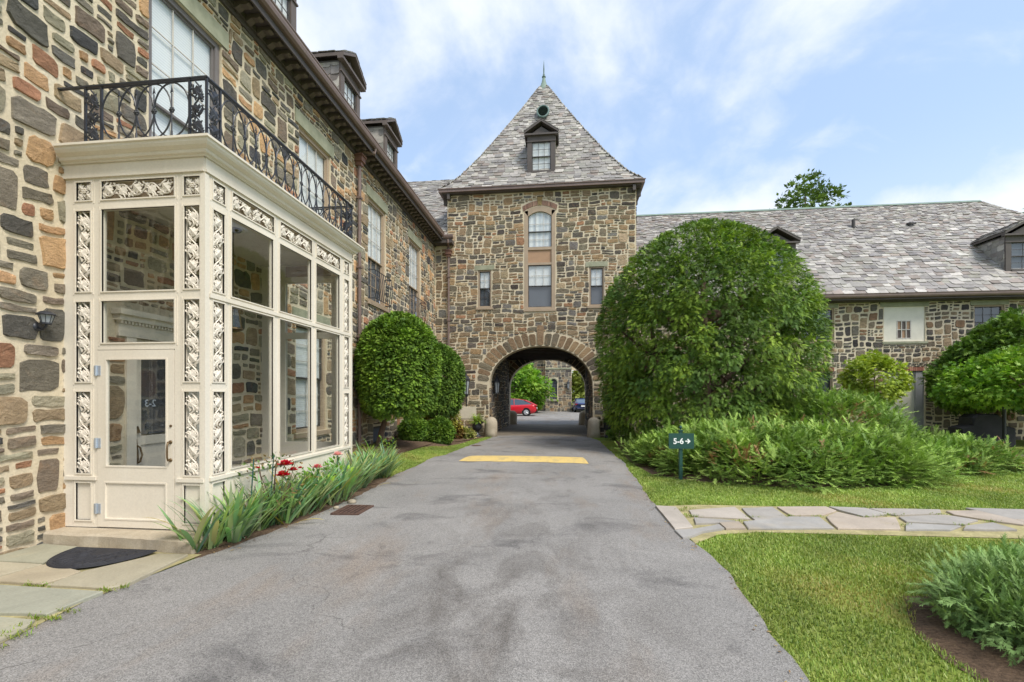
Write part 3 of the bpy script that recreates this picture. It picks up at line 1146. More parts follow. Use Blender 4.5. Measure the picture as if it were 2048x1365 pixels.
def make_ground():
    xs = [-300, -120, -60, -30, -18, -12, -9] + [-7 + 0.35 * i for i in range(15)] + [-1.5, 0, 1.5, 3, 5, 8, 12, 18, 26, 40, 70, 140, 300]
    ys = [-120, -40, -15, -6, -2, 0] + [2 + 0.5 * i for i in range(40)] + [24, 30, 45, 65, 100, 180, 400]
    mb = MB()
    for j in range(len(ys)):
        for i in range(len(xs)):
            mb.v.append((xs[i], ys[j], gz(xs[i], ys[j])))
            mb.c.append((1, 1, 1))
    n = len(xs)
    mb.f = [(j * n + i, j * n + i + 1, (j + 1) * n + i + 1, (j + 1) * n + i) for j in range(len(ys) - 1) for i in range(n - 1)]
    tag(mb.build('lawn', M['turf'], smooth=True), 'mown green lawn around the asphalt drive', 'lawn', kind='structure')
    # drive
    mb = MB()
    yy = [-6 + 0.14 * i for i in range(int(26.0 / 0.14) + 1)]
    nc = 18
    for y in yy:
        l, r_ = edge_l(y), edge_r(y)
        for i in range(nc + 1):
            t = i / nc
            hump = 0.05 * sm(1 - abs(y - 11.85) / 1.3)
            z = gz(0, y) + 0.012 + 0.03 * (1 - (2 * t - 1) ** 2) + hump + 0.006 * math.sin(1.3 * y + 2 * t)
            mb.v.append((l + (r_ - l) * t, y, z))
            mb.c.append((1, 1, 1))
    n = nc + 1
    mb.f = [(j * n + i, j * n + i + 1, (j + 1) * n + i + 1, (j + 1) * n + i) for j in range(len(yy) - 1) for i in range(nc)]
    tag(mb.build('driveway', M['asphalt'], smooth=True), 'worn grey asphalt drive running to the arch', 'driveway', kind='structure')
    # yellow band on the speed hump
    mb = MB()
    for i in range(29):
        t = i / 28
        x = -2.6 + 3.16 * t
        bow = 0.22 * (1 - (2 * t - 1) ** 2)
        for q in range(7):
            u = q / 6
            y0, y1 = 11.2 + 0.02 * math.sin(9 * x), 12.4 + bow * 0.3
            xx = x + (u * 0.1 * (1 - 2 * t))
            y = y0 + (y1 - y0) * u
            l, r_ = edge_l(y), edge_r(y)
            tt = (xx - l) / (r_ - l)
            z = gz(0, y) + 0.012 + 0.03 * (1 - (2 * tt - 1) ** 2) + 0.05 * sm(1 - abs(y - 11.85) / 1.3) + 0.006 * math.sin(1.3 * y + 2 * tt)
            mb.v.append((xx, y, z + 0.006))
            mb.c.append((1, 1, 1))
    mb.f = [(j * 7 + i, (j + 1) * 7 + i, (j + 1) * 7 + i + 1, j * 7 + i + 1) for j in range(28) for i in range(6)]
    tag(mb.build('speed_hump_marking', M['yellow'], smooth=True), 'faded yellow painted band across the drive', 'marking', kind='structure')
    # passage floor and the yard beyond it
    mb = MB()
    mb.add([(-3.284, 19.55, -0.085), (1.176, 19.55, -0.085), (1.176, 28.05, -0.085), (-3.284, 28.05, -0.085)], [(0, 1, 2, 3)])
    tag(mb.build('passage_floor', M['setts']), 'worn paved floor of the arched passage', 'floor', kind='structure')
    mb = MB()
    mb.add([(-45, 28.06, -0.08), (40, 28.06, -0.08), (40, 56, -0.08), (-45, 56, -0.08)], [(0, 1, 2, 3)])
    tag(mb.build('courtyard', M['asphalt']), 'asphalt yard with parked cars beyond the arch', 'courtyard', kind='structure')


make_ground()


def flag_piece(mb, poly, z, th, col, rnd):
    n = len(poly)
    ca = sum(p[0] for p in poly) / n
    cb = sum(p[1] for p in poly) / n
    vs, fs = [], []
    for (k, zz) in ((1.0, z - 0.02), (1.0, z + th - 0.006), (0.985, z + th)):
        for (a, b) in poly:
            vs.append((ca + (a - ca) * k, cb + (b - cb) * k, zz + gz(a, b)))
    for q in (0, 1):
        for i in range(n):
            j = (i + 1) % n
            fs.append((q * n + i, q * n + j, (q + 1) * n + j, (q + 1) * n + i))
    fs.append(tuple(2 * n + i for i in range(n)))
    mb.add(vs, fs, col)


def ccw(p):
    a = sum(p[i][0] * p[(i + 1) % len(p)][1] - p[(i + 1) % len(p)][0] * p[i][1] for i in range(len(p)))
    return p if a > 0 else p[::-1]


def rough_poly(p, rnd, gap=0.97, j=0.012):
    """outline with a few extra points, slightly uneven"""
    n = len(p)
    ca = sum(q[0] for q in p) / n
    cb = sum(q[1] for q in p) / n
    out = []
    for i in range(n):
        A, B = p[i], p[(i + 1) % n]
        d = math.hypot(B[0] - A[0], B[1] - A[1])
        k = 1 if d < 0.35 else 2
        for m_ in range(k):
            t = m_ / k
            out.append((ca + (A[0] + (B[0] - A[0]) * t - ca) * gap + rnd.uniform(-j, j), cb + (A[1] + (B[1] - A[1]) * t - cb) * gap + rnd.uniform(-j, j)))
    return out


def make_paths():
    rnd = random.Random(5)
    zp = lambda x, y: on_ground(1200 + 0.4285 * x, 780 + 0.4285 * y)
    greys = [lin(178, 170, 160, 0.82), lin(172, 166, 158, 0.82), lin(182, 172, 160, 0.82), lin(168, 164, 158, 0.82), lin(186, 172, 156, 0.82)]
    polys = [[(255, 548), (350, 555), (440, 655), (345, 662)], [(348, 668), (440, 660), (560, 638), (580, 657), (480, 676), (390, 706)],
             [(412, 570), (635, 555), (710, 612), (430, 600)], [(432, 606), (560, 614), (640, 622), (550, 630), (440, 634)],
             [(560, 632), (648, 625), (680, 657), (585, 660)], [(655, 560), (810, 555), (878, 610), (722, 618)],
             [(822, 555), (1060, 553), (1108, 573), (1040, 594), (890, 597)], [(668, 625), (890, 602), (1030, 602), (1100, 657), (690, 660)],
             [(1047, 600), (1110, 580), (1230, 607), (1378, 604), (1410, 662), (1110, 659)], [(1068, 555), (1240, 562), (1338, 590), (1230, 602), (1118, 573)],
             [(1255, 562), (1590, 568), (1600, 586), (1380, 594), (1345, 588)], [(1388, 602), (1610, 592), (1770, 618), (1700, 640), (1425, 626)],
             [(1424, 632), (1690, 646), (1640, 664), (1420, 664)], [(1612, 574), (1900, 569), (1979, 590), (1979, 640), (1840, 623), (1650, 592)],
             [(1705, 646), (1830, 630), (1950, 664), (1700, 664)]]
    root = MB()
    pts = [(1.36, 7.12), (1.44, 5.36), (1.8, 5.74), (2.3, 5.9), (6, 6.0), (14, 6.46), (14, 8.0), (6, 7.38), (2, 7.28)]
    root.add([(x, y, gz(x, y) + 0.008) for x, y in pts], [tuple(range(len(pts)))])
    path = tag(root.build('flagstone_path', M['joint']), 'irregular grey flagstone path crossing the lawn from the drive', 'path', kind='structure')
    world = [ccw([zp(*q) for q in P]) for P in polys]
    x = 5.75
    while x < 13.5:
        wd = rnd.uniform(0.7, 1.2)
        ym = 6.75 + 0.06 * (x - 6) + rnd.uniform(-0.12, 0.12)
        lo, hi = 6.0 + 0.06 * (x - 6), 7.45 + 0.08 * (x - 6)
        k = rnd.uniform(-0.15, 0.15)
        world += [[(x, lo), (x + wd, lo), (x + wd + k, ym), (x + k, ym)], [(x + k, ym), (x + wd + k, ym), (x + wd, hi), (x, hi)]]
        x += wd
    for P in world:
        mb = MB()
        flag_piece(mb, rough_poly(P, rnd, 0.975), 0.012, 0.018 + rnd.uniform(0, 0.006), (lambda k_, c_: tuple(q * k_ for q in c_))(rnd.uniform(0.9, 1.08), rnd.choice(greys)), rnd)
        mb.build('flagstone', M['flag'], path, col=True)
    # terrace by the porch
    zq = lambda x, y: on_ground(40 + 0.2930 * x, 960 + 0.2930 * y)
    polys = [[(-170, 545), (-20, 505), (152, 458), (405, 477), (255, 545), (165, 595), (-170, 575)], [(-170, 583), (150, 602), (-170, 690)],
             [(-170, 700), (145, 606), (190, 602), (425, 650), (330, 690), (150, 740), (-170, 722)],
             [(178, 748), (445, 648), (960, 527), (1150, 532), (720, 745), (590, 772)], [(-170, 740), (575, 788), (190, 950), (-170, 945)], [(-170, 965), (110, 985), (40, 1040), (-170, 1150)]]
    mb = MB()
    pts = [(-5.7, 4.5), (-5.7, -3), (-3.66, -3), (-3.66, 2.4), (-3.80, 3.3), (-3.72, 4.4)]
    mb.add([(x, y, 0.014) for x, y in pts], [tuple(range(len(pts)))])
    ter = tag(mb.build('flagstone_terrace', M['joint']), 'greenish flagstone terrace in front of the glazed porch', 'paving', kind='structure')
    tones = [lin(176, 167, 144, 0.82), lin(168, 165, 144, 0.82), lin(182, 169, 144, 0.82), lin(164, 163, 146, 0.82)]
    world = [ccw([(max(-5.68, p[0]), p[1]) for p in [zq(*q) for q in P]]) for P in polys]
    y = 2.5
    while y > -2.8:
        h_ = rnd.uniform(0.6, 0.9)
        xm = -4.7 + rnd.uniform(-0.2, 0.2)
        world += [[(-5.68, y - h_), (xm, y - h_), (xm, y), (-5.68, y)], [(xm, y - h_), (-3.74, y - h_), (-3.74, y), (xm, y)]]
        y -= h_
    for P in world:
        mb = MB()
        flag_piece(mb, rough_poly(P, rnd, 0.985, 0.008), 0.014, 0.02 + rnd.uniform(0, 0.008), (lambda k_, c_: tuple(q * k_ for q in c_))(rnd.uniform(0.9, 1.08), rnd.choice(tones)), rnd)
        mb.build('flagstone', M['flag'], ter, col=True)
    # a scrap of path by the far end of the lawn
    mb = MB()
    pts = [(11.3, 14.2), (22, 16.4), (22, 17.2), (11.5, 14.75)]
    mb.add([(x, y, gz(x, y) + 0.01) for x, y in pts], [(0, 1, 2, 3)])
    tag(mb.build('concrete_path', M['concrete']), 'narrow pale path beyond the spreading juniper', 'path', kind='structure')


make_paths()


def mulch_bed(name, label, pts, z=0.006, hump=0.05):
    n = len(pts)
    ca = sum(p[0] for p in pts) / n
    cb = sum(p[1] for p in pts) / n
    rnd = random.Random(int(ca * 100))
    fine = []
    for i in range(n):
        A, B = pts[i], pts[(i + 1) % n]
        k = max(2, int(math.hypot(B[0] - A[0], B[1] - A[1]) / 0.15))
        for q in range(k):
            t = q / k
            fine.append((A[0] + (B[0] - A[0]) * t + rnd.uniform(-0.03, 0.03), A[1] + (B[1] - A[1]) * t + rnd.uniform(-0.03, 0.03)))
    mb = MB()
    vs = []
    rings = (1.0, 0.85, 0.6, 0.3)
    for r_ in rings:
        for (x, y) in fine:
            X, Y = ca + (x - ca) * r_, cb + (y - cb) * r_
            vs.append((X, Y, gz(X, Y) + z + hump * (1 - r_) + (rnd.uniform(0, 0.02) if r_ < 1 else 0)))
    vs.append((ca, cb, gz(ca, cb) + z + hump))
    m_ = len(fine)
    fs = [(q * m_ + i, q * m_ + (i + 1) % m_, (q + 1) * m_ + (i + 1) % m_, (q + 1) * m_ + i) for q in range(3) for i in range(m_)]
    fs += [(3 * m_ + i, 3 * m_ + (i + 1) % m_, 4 * m_) for i in range(m_)]
    mb.add(vs, fs)
    return tag(mb.build(name, M['mulch'], smooth=True), label, 'mulch', kind='structure')


mulch_bed('mulch_bed', 'brown mulch strip under the irises beside the porch', [(-3.94, 4.42), (-3.66, 4.3), (-3.5, 4.9), (-3.34, 5.9), (-3.3, 6.8), (-3.45, 9.1), (-4.6, 9.6), (-4.6, 8.3), (-3.94, 8.3)])
mulch_bed('mulch_bed', 'brown mulch around the clipped yews along the stone wing', [(-5.68, 9.7), (-4.7, 9.6), (-4.35, 11.5), (-4.5, 13.2), (-4.2, 14.6), (-3.9, 15.2), (-3.7, 16.2), (-3.6, 18.2), (-3.3, 19.3), (-3.4, 19.95), (-5.68, 19.95)])
mulch_bed('mulch_bed', 'brown mulch showing under the great spreading juniper', [(1.75, 15.4), (1.62, 12), (1.8, 10), (2.6, 9.25), (4, 8.8), (5.6, 9.0), (8.2, 11.1), (10.7, 12.6), (11, 14), (8, 18), (2, 19.4)])
mulch_bed('mulch_bed', 'brown mulch under the bluish juniper on the near lawn', [(2.35, 3.0), (2.4, 2.5), (3.4, 2.3), (4.4, 2.8), (4.5, 3.9), (3.6, 4.4), (2.75, 4.15), (2.4, 3.55)], hump=0.02)


# ------------------------------------------------------------------ gatehouse tower
XA, AW, SPR, RISE, AEXP = -1.054, 2.23, 2.05, 1.74, 2.12      # the arch
TX0, TX1, TXC, TYC = -5.134, 2.965, -1.085, 24.05
TF = Fr((0, 20, 0), (1, 0, 0), (0, -1, 0))


def arch_pt(t, grow=0.0):
    """t 0..pi from the right springing to the left"""
    ct, st = math.cos(t), math.sin(t)
    k = 2.0 / AEXP
    return (XA + (AW + grow) * math.copysign(abs(ct) ** k, ct), SPR + (RISE + grow) * abs(st) ** k)


def in_arch(a, b, grow=0.0):
    if abs(a - XA) > AW + grow:
        return False
    if b < SPR:
        return True
    return (abs(a - XA) / (AW + grow)) ** AEXP + ((b - SPR) / (RISE + grow)) ** AEXP < 1


def arch_wall(mb, fr, a0, a1, b0, b1, holes, sgn=1):
    """wall face with the drive arch cut out"""
    mb.sheet(fr, a0, a1, b0, b1, holes + [(XA - AW, XA + AW, b0 - 1, SPR + RISE)], 0.0001)
    n = 28
    pts = [arch_pt(PI * i / n) for i in range(n + 1)]
    for i in range(n):
        (xa, za), (xb, zb) = pts[i], pts[i + 1]
        mb.add([fr.p(xb, zb), fr.p(xa, za), fr.p(xa, SPR + RISE), fr.p(xb, SPR + RISE)], [(0, 1, 2, 3)])


def make_tower():
    t = thing('gatehouse_tower', (TXC, 20, -0.1), 'square stone gatehouse with drive-through arch and steep slate pyramid roof', 'tower')
    rnd = random.Random(3)
    cw = (-1.74, -0.41, 5.37, 9.62)
    wl, wr = (-3.77, -3.185, 5.50, 7.13), (1.02, 1.655, 5.47, 7.13)
    mb = MB()
    arch_wall(mb, TF, TX0, TX1, -0.15, 10.55, [cw, wl, wr])
    # arch soffit and passage
    n = 28
    arc = [(XA + AW, -0.15)] + [arch_pt(PI * i / n) for i in range(n + 1)] + [(XA - AW, -0.15)]
    for (y0, y1) in ((20.0, 20.62), (27.3, 28.1)):
        for (xa, za), (xb, zb) in zip(arc, arc[1:]):
            mb.add([(xa, y0, za), (xa, y1, za), (xb, y1, zb), (xb, y0, zb)], [(0, 1, 2, 3)])
    FI = Fr((0, 27.3, 0), (1, 0, 0), (0, -1, 0))
    BI = Fr((0, 20.62, 0), (1, 0, 0), (0, -1, 0))
    arch_wall(mb, FI, XA - AW - 0.02, XA + AW + 0.02, -0.15, 4.1, [])
    arch_wall(mb, BI, XA - AW - 0.02, XA + AW + 0.02, -0.15, 4.1, [])
    FB = Fr((0, 28.1, 0), (1, 0, 0), (0, -1, 0))
    arch_wall(mb, FB, TX0, TX1, -0.15, 10.55, [])
    for x in (XA - AW, XA + AW):
        mb.add([(x, 20.6, -0.15), (x, 27.3, -0.15), (x, 27.3, 4.1), (x, 20.6, 4.1)], [(0, 1, 2, 3)])
    for x in (TX0, TX1):
        mb.add([(x, 20, -0.15), (x, 28.1, -0.15), (x, 28.1, 10.55), (x, 20, 10.55)], [(0, 1, 2, 3)])
    mb.build('wall', M['mortar'], t)
    # rubble
    holes = [cw, wl, wr]

    def blocked(a, b):
        if in_arch(a, b, 0.60):
            return b > SPR + 0.16 or in_arch(a, b, 0.03)
        for h in holes:
            if h[0] - 0.02 < a < h[1] + 0.02 and h[2] - 0.12 < b < h[3] + 0.02:
                return True
        if cw[0] - 0.1 < a < cw[1] + 0.1 and 9.5 < b < 10.07 - 0.55 * (a + 1.075) ** 2 * 0.6:
            return True
        for h in (wl, wr):
            if h[0] - 0.16 < a < h[1] + 0.16 and h[3] < b < h[3] + 0.22:
                return True
        if -4.64 < a < -3.82 and 0.62 < b < 1.19:
            return True
        return False
    pcs = lay_stones(TF, TX0 + 0.01, TX1 - 0.01, -0.12, 10.42, blocked, 11, PAL_TOWER, wr=(5, 11), hr=(3, 4), mort=0.024, small=0.16)
    # voussoirs
    k = 25
    key = 12
    for i in range(k):
        t0, t1 = PI * (0.035 + 0.93 * i / k), PI * (0.035 + 0.93 * (i + 1) / k)
        ln = 0.9 if i == key else rnd.uniform(0.54, 0.68)
        g = 0.006
        P = [arch_pt(t0 + g, 0.015), arch_pt(t0 + g, ln), arch_pt(t1 - g, ln + rnd.uniform(-0.03, 0.03)), arch_pt(t1 - g, 0.015)]
        if i == key:
            c0, c1 = P[0][0], P[3][0]
            P = [P[0], (c0 + 0.02, SPR + RISE + ln), (c1 - 0.02, SPR + RISE + ln), P[3]]
        m_ = 0.014
        ca = sum(p[0] for p in P) / 4
        cb = sum(p[1] for p in P) / 4
        poly = []
        for q in range(4):
            A, B = P[q], P[(q + 1) % 4]
            d = math.hypot(B[0] - A[0], B[1] - A[1])
            for s_ in (0.06 / max(d, 0.1), 1 - 0.06 / max(d, 0.1)):
                s_ = min(0.85, max(0.15, s_)) if d < 0.2 else s_
                x, y = A[0] + (B[0] - A[0]) * s_, A[1] + (B[1] - A[1]) * s_
                dd = math.hypot(x - ca, y - cb)
                poly.append((x + (ca - x) / dd * m_, y + (cb - y) / dd * m_))
        vs, fs = stone_solid(poly, TF, rnd.uniform(0.012, 0.03), rnd)
        mb = MB()
        mb.add(vs, fs, pick([(3, lin(140, 114, 82)), (2, lin(158, 130, 90)), (2, lin(120, 110, 90)), (1, lin(104, 96, 84))], rnd))
        mb.build('voussoir', M['stone'], t, col=True)
    put_pieces(pcs, 'stone', M['stone'], t, 300, 'small_stones', hidden=lambda c: 1.5 < c.x and c.z < 5.5)
    # inside of the passage
    inn = []
    fl = Fr((XA - AW, 0, 0), (0, 1, 0), (1, 0, 0))
    fr_ = Fr((XA + AW, 0, 0), (0, -1, 0), (-1, 0, 0))
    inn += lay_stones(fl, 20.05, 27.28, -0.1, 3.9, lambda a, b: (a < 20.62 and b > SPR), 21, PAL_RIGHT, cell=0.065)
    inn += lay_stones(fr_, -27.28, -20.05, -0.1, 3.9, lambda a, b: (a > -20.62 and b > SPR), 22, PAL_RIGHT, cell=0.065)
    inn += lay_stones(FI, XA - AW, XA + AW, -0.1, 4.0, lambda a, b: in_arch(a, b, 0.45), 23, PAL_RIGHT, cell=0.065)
    for i in range(25):
        t0, t1 = PI * (0.02 + 0.96 * i / 25), PI * (0.02 + 0.96 * (i + 1) / 25)
        P = [arch_pt(t0 + 0.008, 0.015), arch_pt(t0 + 0.008, 0.45), arch_pt(t1 - 0.008, 0.45), arch_pt(t1 - 0.008, 0.015)]
        P = [(min(max(p[0], XA - AW + 0.01), XA + AW - 0.01), p[1]) for p in P]
        vs, fs = stone_solid(P, FI, 0.02, rnd)
        inn.append((vs, fs, pick(PAL_RIGHT, rnd), FI.p(XA, 3), 0.1, FI.n))
    for fs_ in (Fr((TX0, 0, 0), (0, -1, 0), (-1, 0, 0)),):
        inn += lay_stones(fs_, -28.1, -20.0, 8.3, 10.4, lambda a, b: False, 24, PAL_TOWER, cell=0.07)
    fs_ = Fr((TX1, 0, 0), (0, 1, 0), (1, 0, 0))
    inn += lay_stones(fs_, 20.0, 28.1, 5.6, 10.4, lambda a, b: False, 25, PAL_TOWER, cell=0.07)
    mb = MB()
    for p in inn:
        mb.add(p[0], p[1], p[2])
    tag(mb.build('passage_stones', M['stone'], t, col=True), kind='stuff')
    mb = MB()
    mb.box(XA - AW, XA + AW, 20.6, 27.3, 4.0, 4.08)
    mb.build('ceiling', M['darkwood'], t)
    for i in range(9):
        y = 20.9 + 0.76 * i
        mb = MB()
        mb.box(XA - AW, XA + AW, y, y + 0.2, 3.74, 4.0)
        mb.build('beam', M['darkwood'], t)
    # pale patch of render by the lantern
    mb = MB()
    mb.fbox(TF, -4.62, -3.84, 0.65, 1.17, -0.02, 0.018)
    mb.build('render_patch', M['plaque'], t)
    # slit windows
    window(t, TF, *wl, 'tan', 'sash', 'blind', 'screen', 0.52, 2, 2, lintel=0.2, cw=0.06, c=-0.03)
    window(t, TF, *wr, 'tan', 'sash', 'blind', 'screen', 0.52, 2, 2, lintel=0.2, cw=0.06, c=-0.03, low_muntins=False)
    # tall arched stair window
    a0, a1, b0, b1 = cw
    w_ = 0.16
    mb = MB()
    mb.fbox(TF, a0, a0 + w_, b0, b1, -0.1, 0.01)
    mb.fbox(TF, a1 - w_, a1, b0, b1, -0.1, 0.01)
    mb.fbox(TF, a0 - 0.04, a1 + 0.04, b0 - 0.09, b0 - 0.002, -0.1, 0.05)
    mb.fbox(TF, a0 + w_, a1 - w_, b0, b0 + 0.1, -0.09, 0.0)
    mb.fbox(TF, a0 + w_, a1 - w_, 7.28, 7.38, -0.09, 0.0)
    mb.fbox(TF, a0 + w_, a1 - w_, 7.93, 8.05, -0.09, 0.003)
    # segmental head
    sg = []
    for i in range(13):
        u = i / 12
        a = a0 + (a1 - a0) * u
        sg.append((a, 9.58 + 0.22 * (1 - (2 * u - 1) ** 2)))
    inner = []
    for i in range(13):
        u = i / 12
        a = a0 + w_ + (a1 - a0 - 2 * w_) * u
        inner.append((a, 9.38 + 0.2 * (1 - (2 * u - 1) ** 2)))
    for i in range(12):
        P = [inner[i], inner[i + 1], sg[i + 1], sg[i]]
        mb.prism([TF.p(a, b, -0.1) for a, b in P], TF.n * 0.11)
    win = mb.build('stair_window', M['tan'], t)
    mb = MB()
    mb.fbox(TF, a0 + w_, a1 - w_, 7.38, 7.93, -0.09, -0.045)
    mb.build('spandrel_panel', M['tanpanel'], win)
    i0, i1 = a0 + w_, a1 - w_
    for (y0, y1, what, cc, bars) in ((5.47, 6.4, 'screen', -0.07, False), (6.37, 7.28, 'blind', -0.045, True), (8.05, 8.74, 'curtain', -0.07, True), (8.71, 9.4, 'curtain', -0.045, True)):
        sb = MB()
        tt = 0.03
        for (p0, p1, q0, q1) in ((i0, i0 + tt, y0, y1), (i1 - tt, i1, y0, y1), (i0 + tt, i1 - tt, y1 - tt, y1), (i0 + tt, i1 - tt, y0, y0 + tt)):
            if y1 > 9.3 and q0 > y1 - 0.05:
                continue
            sb.fbox(TF, p0, p1, q0, q1, cc - 0.03, cc)
        sb.build('sash', M['sash'], win)
        top = y1 + (0.2 if y1 > 9.3 else 0)
        if bars:
            mm = MB()
            for q in (1, 2):
                x = i0 + (i1 - i0) * q / 3
                mm.fbox(TF, x - 0.008, x + 0.008, y0 + tt, top - 0.04, cc - 0.024, cc - 0.008)
            y = (y0 + y1) / 2
            mm.fbox(TF, i0 + tt, i1 - tt, y - 0.008, y + 0.008, cc - 0.023, cc - 0.009)
            mm.build('glazing_bar', M['white_sash'], win)
        for (nm, dp, mt) in (('pane', 0.016, 'glass'), (what, 0.055, what)):
            g = MB()
            g.add([TF.p(i0, y0, cc - dp), TF.p(i1, y0, cc - dp), TF.p(i1, top, cc - dp), TF.p(i0, top, cc - dp)], [(0, 1, 2, 3)])
            g.build(nm, M[mt], win)
    # brick head with stone key
    mb = MB()
    nb = 30
    for i in range(nb):
        u0, u1 = (i + 0.12) / nb, (i + 0.88) / nb
        if 0.44 < (u0 + u1) / 2 < 0.56:
            continue
        P = []
        for u, h_ in ((u0, 0), (u1, 0), (u1, 0.21), (u0, 0.21)):
            a = a0 - 0.05 + (a1 - a0 + 0.1) * (0.5 + (u - 0.5) * (1 + h_ * 0.28))
            P.append((a, 9.6 + 0.235 * (1 - (2 * u - 1) ** 2) + h_))
        c_ = pick([(2, lin(150, 108, 90)), (1, lin(168, 130, 108)), (1, lin(134, 94, 80))], rnd)
        mb.prism([TF.p(a, b, -0.03) for a, b in P], TF.n * 0.05, c_)
    tag(mb.build('brick_arch', M['brick'], t, col=True), kind='stuff')
    mb = MB()
    mb.prism([TF.p(-1.15, 9.84, -0.03), TF.p(-1.0, 9.84, -0.03), TF.p(-0.95, 10.2, -0.03), TF.p(-1.2, 10.2, -0.03)], TF.n * 0.065, lin(150, 128, 88))
    mb.build('keystone', M['stone'], t, col=True)
    # eaves: soffit and gutter
    mb = MB()
    mb.box(TXC - 4.26, TXC + 4.26, TYC - 4.26, TYC + 4.26, 10.43, 10.47)
    mb.build('soffit', M['darkbrown'], t)
    gm = MB()
    g0, g1 = 4.25, 4.37
    for (x0, x1, y0, y1) in ((-g1, g1, -g1, -g0), (-g1, g1, g0, g1), (-g1, -g0, -g0, g0), (g0, g1, -g0, g0)):
        gm.box(TXC + x0, TXC + x1, TYC + y0, TYC + y1, 10.47, 10.6)
    gm.box(TXC - 4.4, TXC + 4.4, TYC - 4.4, TYC - 4.36, 10.585, 10.62)
    gm.build('gutter', M['gutter'], t)
    br = MB()
    for x in (TX0 + 0.1, TX1 - 0.1):
        br.box(x - 0.06, x + 0.06, 19.74, 19.98, 10.2, 10.43)
    for y in (20.3, 21.2):
        br.box(TX0 - 0.24, TX0 - 0.01, y - 0.07, y + 0.07, 10.15, 10.43)
        br.box(TX1 + 0.01, TX1 + 0.24, y - 0.07, y + 0.07, 10.15, 10.43)
    br.build('eaves_bracket', M['darkbrown'], t)
    # roof: bell-cast pyramid
    prof = [(4.34, 10.62), (4.0, 10.93), (3.65, 11.36), (2.9, 12.53), (2.06, 14.0), (1.13, 15.7), (0.25, 17.4), (0.02, 17.72)]
    arcs = [0.0]
    for (w0, z0), (w1, z1) in zip(prof, prof[1:]):
        arcs.append(arcs[-1] + math.hypot(w1 - w0, z1 - z0))

    def wz(s_):
        s_ = min(max(s_, 0.0), arcs[-1])
        for i in range(len(arcs) - 1):
            if s_ <= arcs[i + 1] + 1e-9:
                q = (s_ - arcs[i]) / (arcs[i + 1] - arcs[i])
                return (prof[i][0] + (prof[i + 1][0] - prof[i][0]) * q, prof[i][1] + (prof[i + 1][1] - prof[i][1]) * q, i)
        return (prof[-1][0], prof[-1][1], len(prof) - 2)
    deck = MB()
    for (ux, uy, nx, ny) in ((1, 0, 0, -1), (0, 1, 1, 0), (-1, 0, 0, 1), (0, -1, -1, 0)):
        for (w0, z0), (w1, z1) in zip(prof, prof[1:]):
            w0, w1 = w0 - 0.02, w1 - 0.02 if w1 > 0.03 else 0.001
            deck.add([(TXC + ux * -w0 + nx * w0, TYC + uy * -w0 + ny * w0, z0), (TXC + ux * w0 + nx * w0, TYC + uy * w0 + ny * w0, z0),
                      (TXC + ux * w1 + nx * w1, TYC + uy * w1 + ny * w1, z1), (TXC - ux * w1 + nx * w1, TYC - uy * w1 + ny * w1, z1)], [(0, 1, 2, 3)])
    roof = deck.build('roof', M['slate_deck'], t)
    allp = []
    for fi, (ux, uy, nx, ny) in enumerate(((1, 0, 0, -1), (0, 1, 1, 0), (0, -1, -1, 0))):
        def pt(x, s_):
            w0, z, _i = wz(s_)
            return Vector((TXC + ux * x + nx * w0, TYC + uy * x + ny * w0, z))

        def nr(s_):
            i = wz(s_)[2]
            (w0, z0), (w1, z1) = prof[i], prof[i + 1]
            l_ = math.hypot(w1 - w0, z1 - z0)
            return Vector((nx * (z1 - z0) / l_, ny * (z1 - z0) / l_, (w0 - w1) / l_))
        p_ = lay_slates(pt, nr, arcs[-1] - 0.1, lambda s_: (-wz(s_)[0], wz(s_)[0]), lambda q: 0.215 - 0.07 * q, lambda q: 0.36 - 0.12 * q, 31 + fi)
        allp += p_
    put_pieces(allp, 'slate', M['slate'], roof, 300, 'roof_slate_rest')
    # dormer
    dfr = Fr((0, 20.45, 0), (1, 0, 0), (0, -1, 0))
    d = dormer(t, dfr, -1.035, 1.23, 11.45, 13.08, 0.5, 1.3, 41)
    dormer_window(d, dfr, -1.035, 1.23, 11.45, 13.08)
    # oval louvre
    ang = math.atan2(2.06 - 1.13, 15.7 - 14.0)
    cx, cy, cz = -1.06, 22.58, 15.42
    up = Vector((0, math.sin(ang), math.cos(ang)))
    nn = Vector((0, -math.cos(ang), math.sin(ang)))
    c0 = Vector((cx, cy, cz)) + nn * 0.03
    mb = MB()
    mb.tube([c0 + Vector((0.27 * math.cos(q), 0, 0)) + up * (0.46 * math.sin(q)) for q in [2 * PI * i / 28 for i in range(28)]], 0.05, 6, closed=True)
    lv = mb.build('oval_louvre', M['verdigris_dark'], t, smooth=True)
    mb = MB()
    mb.add([c0 - nn * 0.02 + Vector((0.26 * math.cos(2 * PI * i / 24), 0, 0)) + up * (0.45 * math.sin(2 * PI * i / 24)) for i in range(24)], [tuple(range(24))])
    mb.build('louvre_back', M['sash'], lv)
    mb = MB()
    for i in range(-5, 6):
        v_ = i * 0.066
        hw = 0.25 * math.sqrt(max(0.02, 1 - (v_ / 0.39) ** 2))
        a_, b_ = c0 + up * v_ + nn * 0.05, c0 + up * (v_ + 0.05) - nn * 0.01
        mb.add([a_ - Vector((hw, 0, 0)), a_ + Vector((hw, 0, 0)), b_ + Vector((hw, 0, 0)), b_ - Vector((hw, 0, 0))], [(0, 1, 2, 3)])
    mb.build('louvre_slat', M['verdigris_dark'], lv)
    # finial
    mb = MB()
    mb.lathe([(0.42, 17.15), (0.30, 17.4), (0.19, 17.62), (0.11, 17.85), (0.075, 18.02), (0.07, 18.06)], TXC, TYC, 14)
    fn = mb.build('finial', M['verdigris'], t, smooth=True)
    mb = MB()
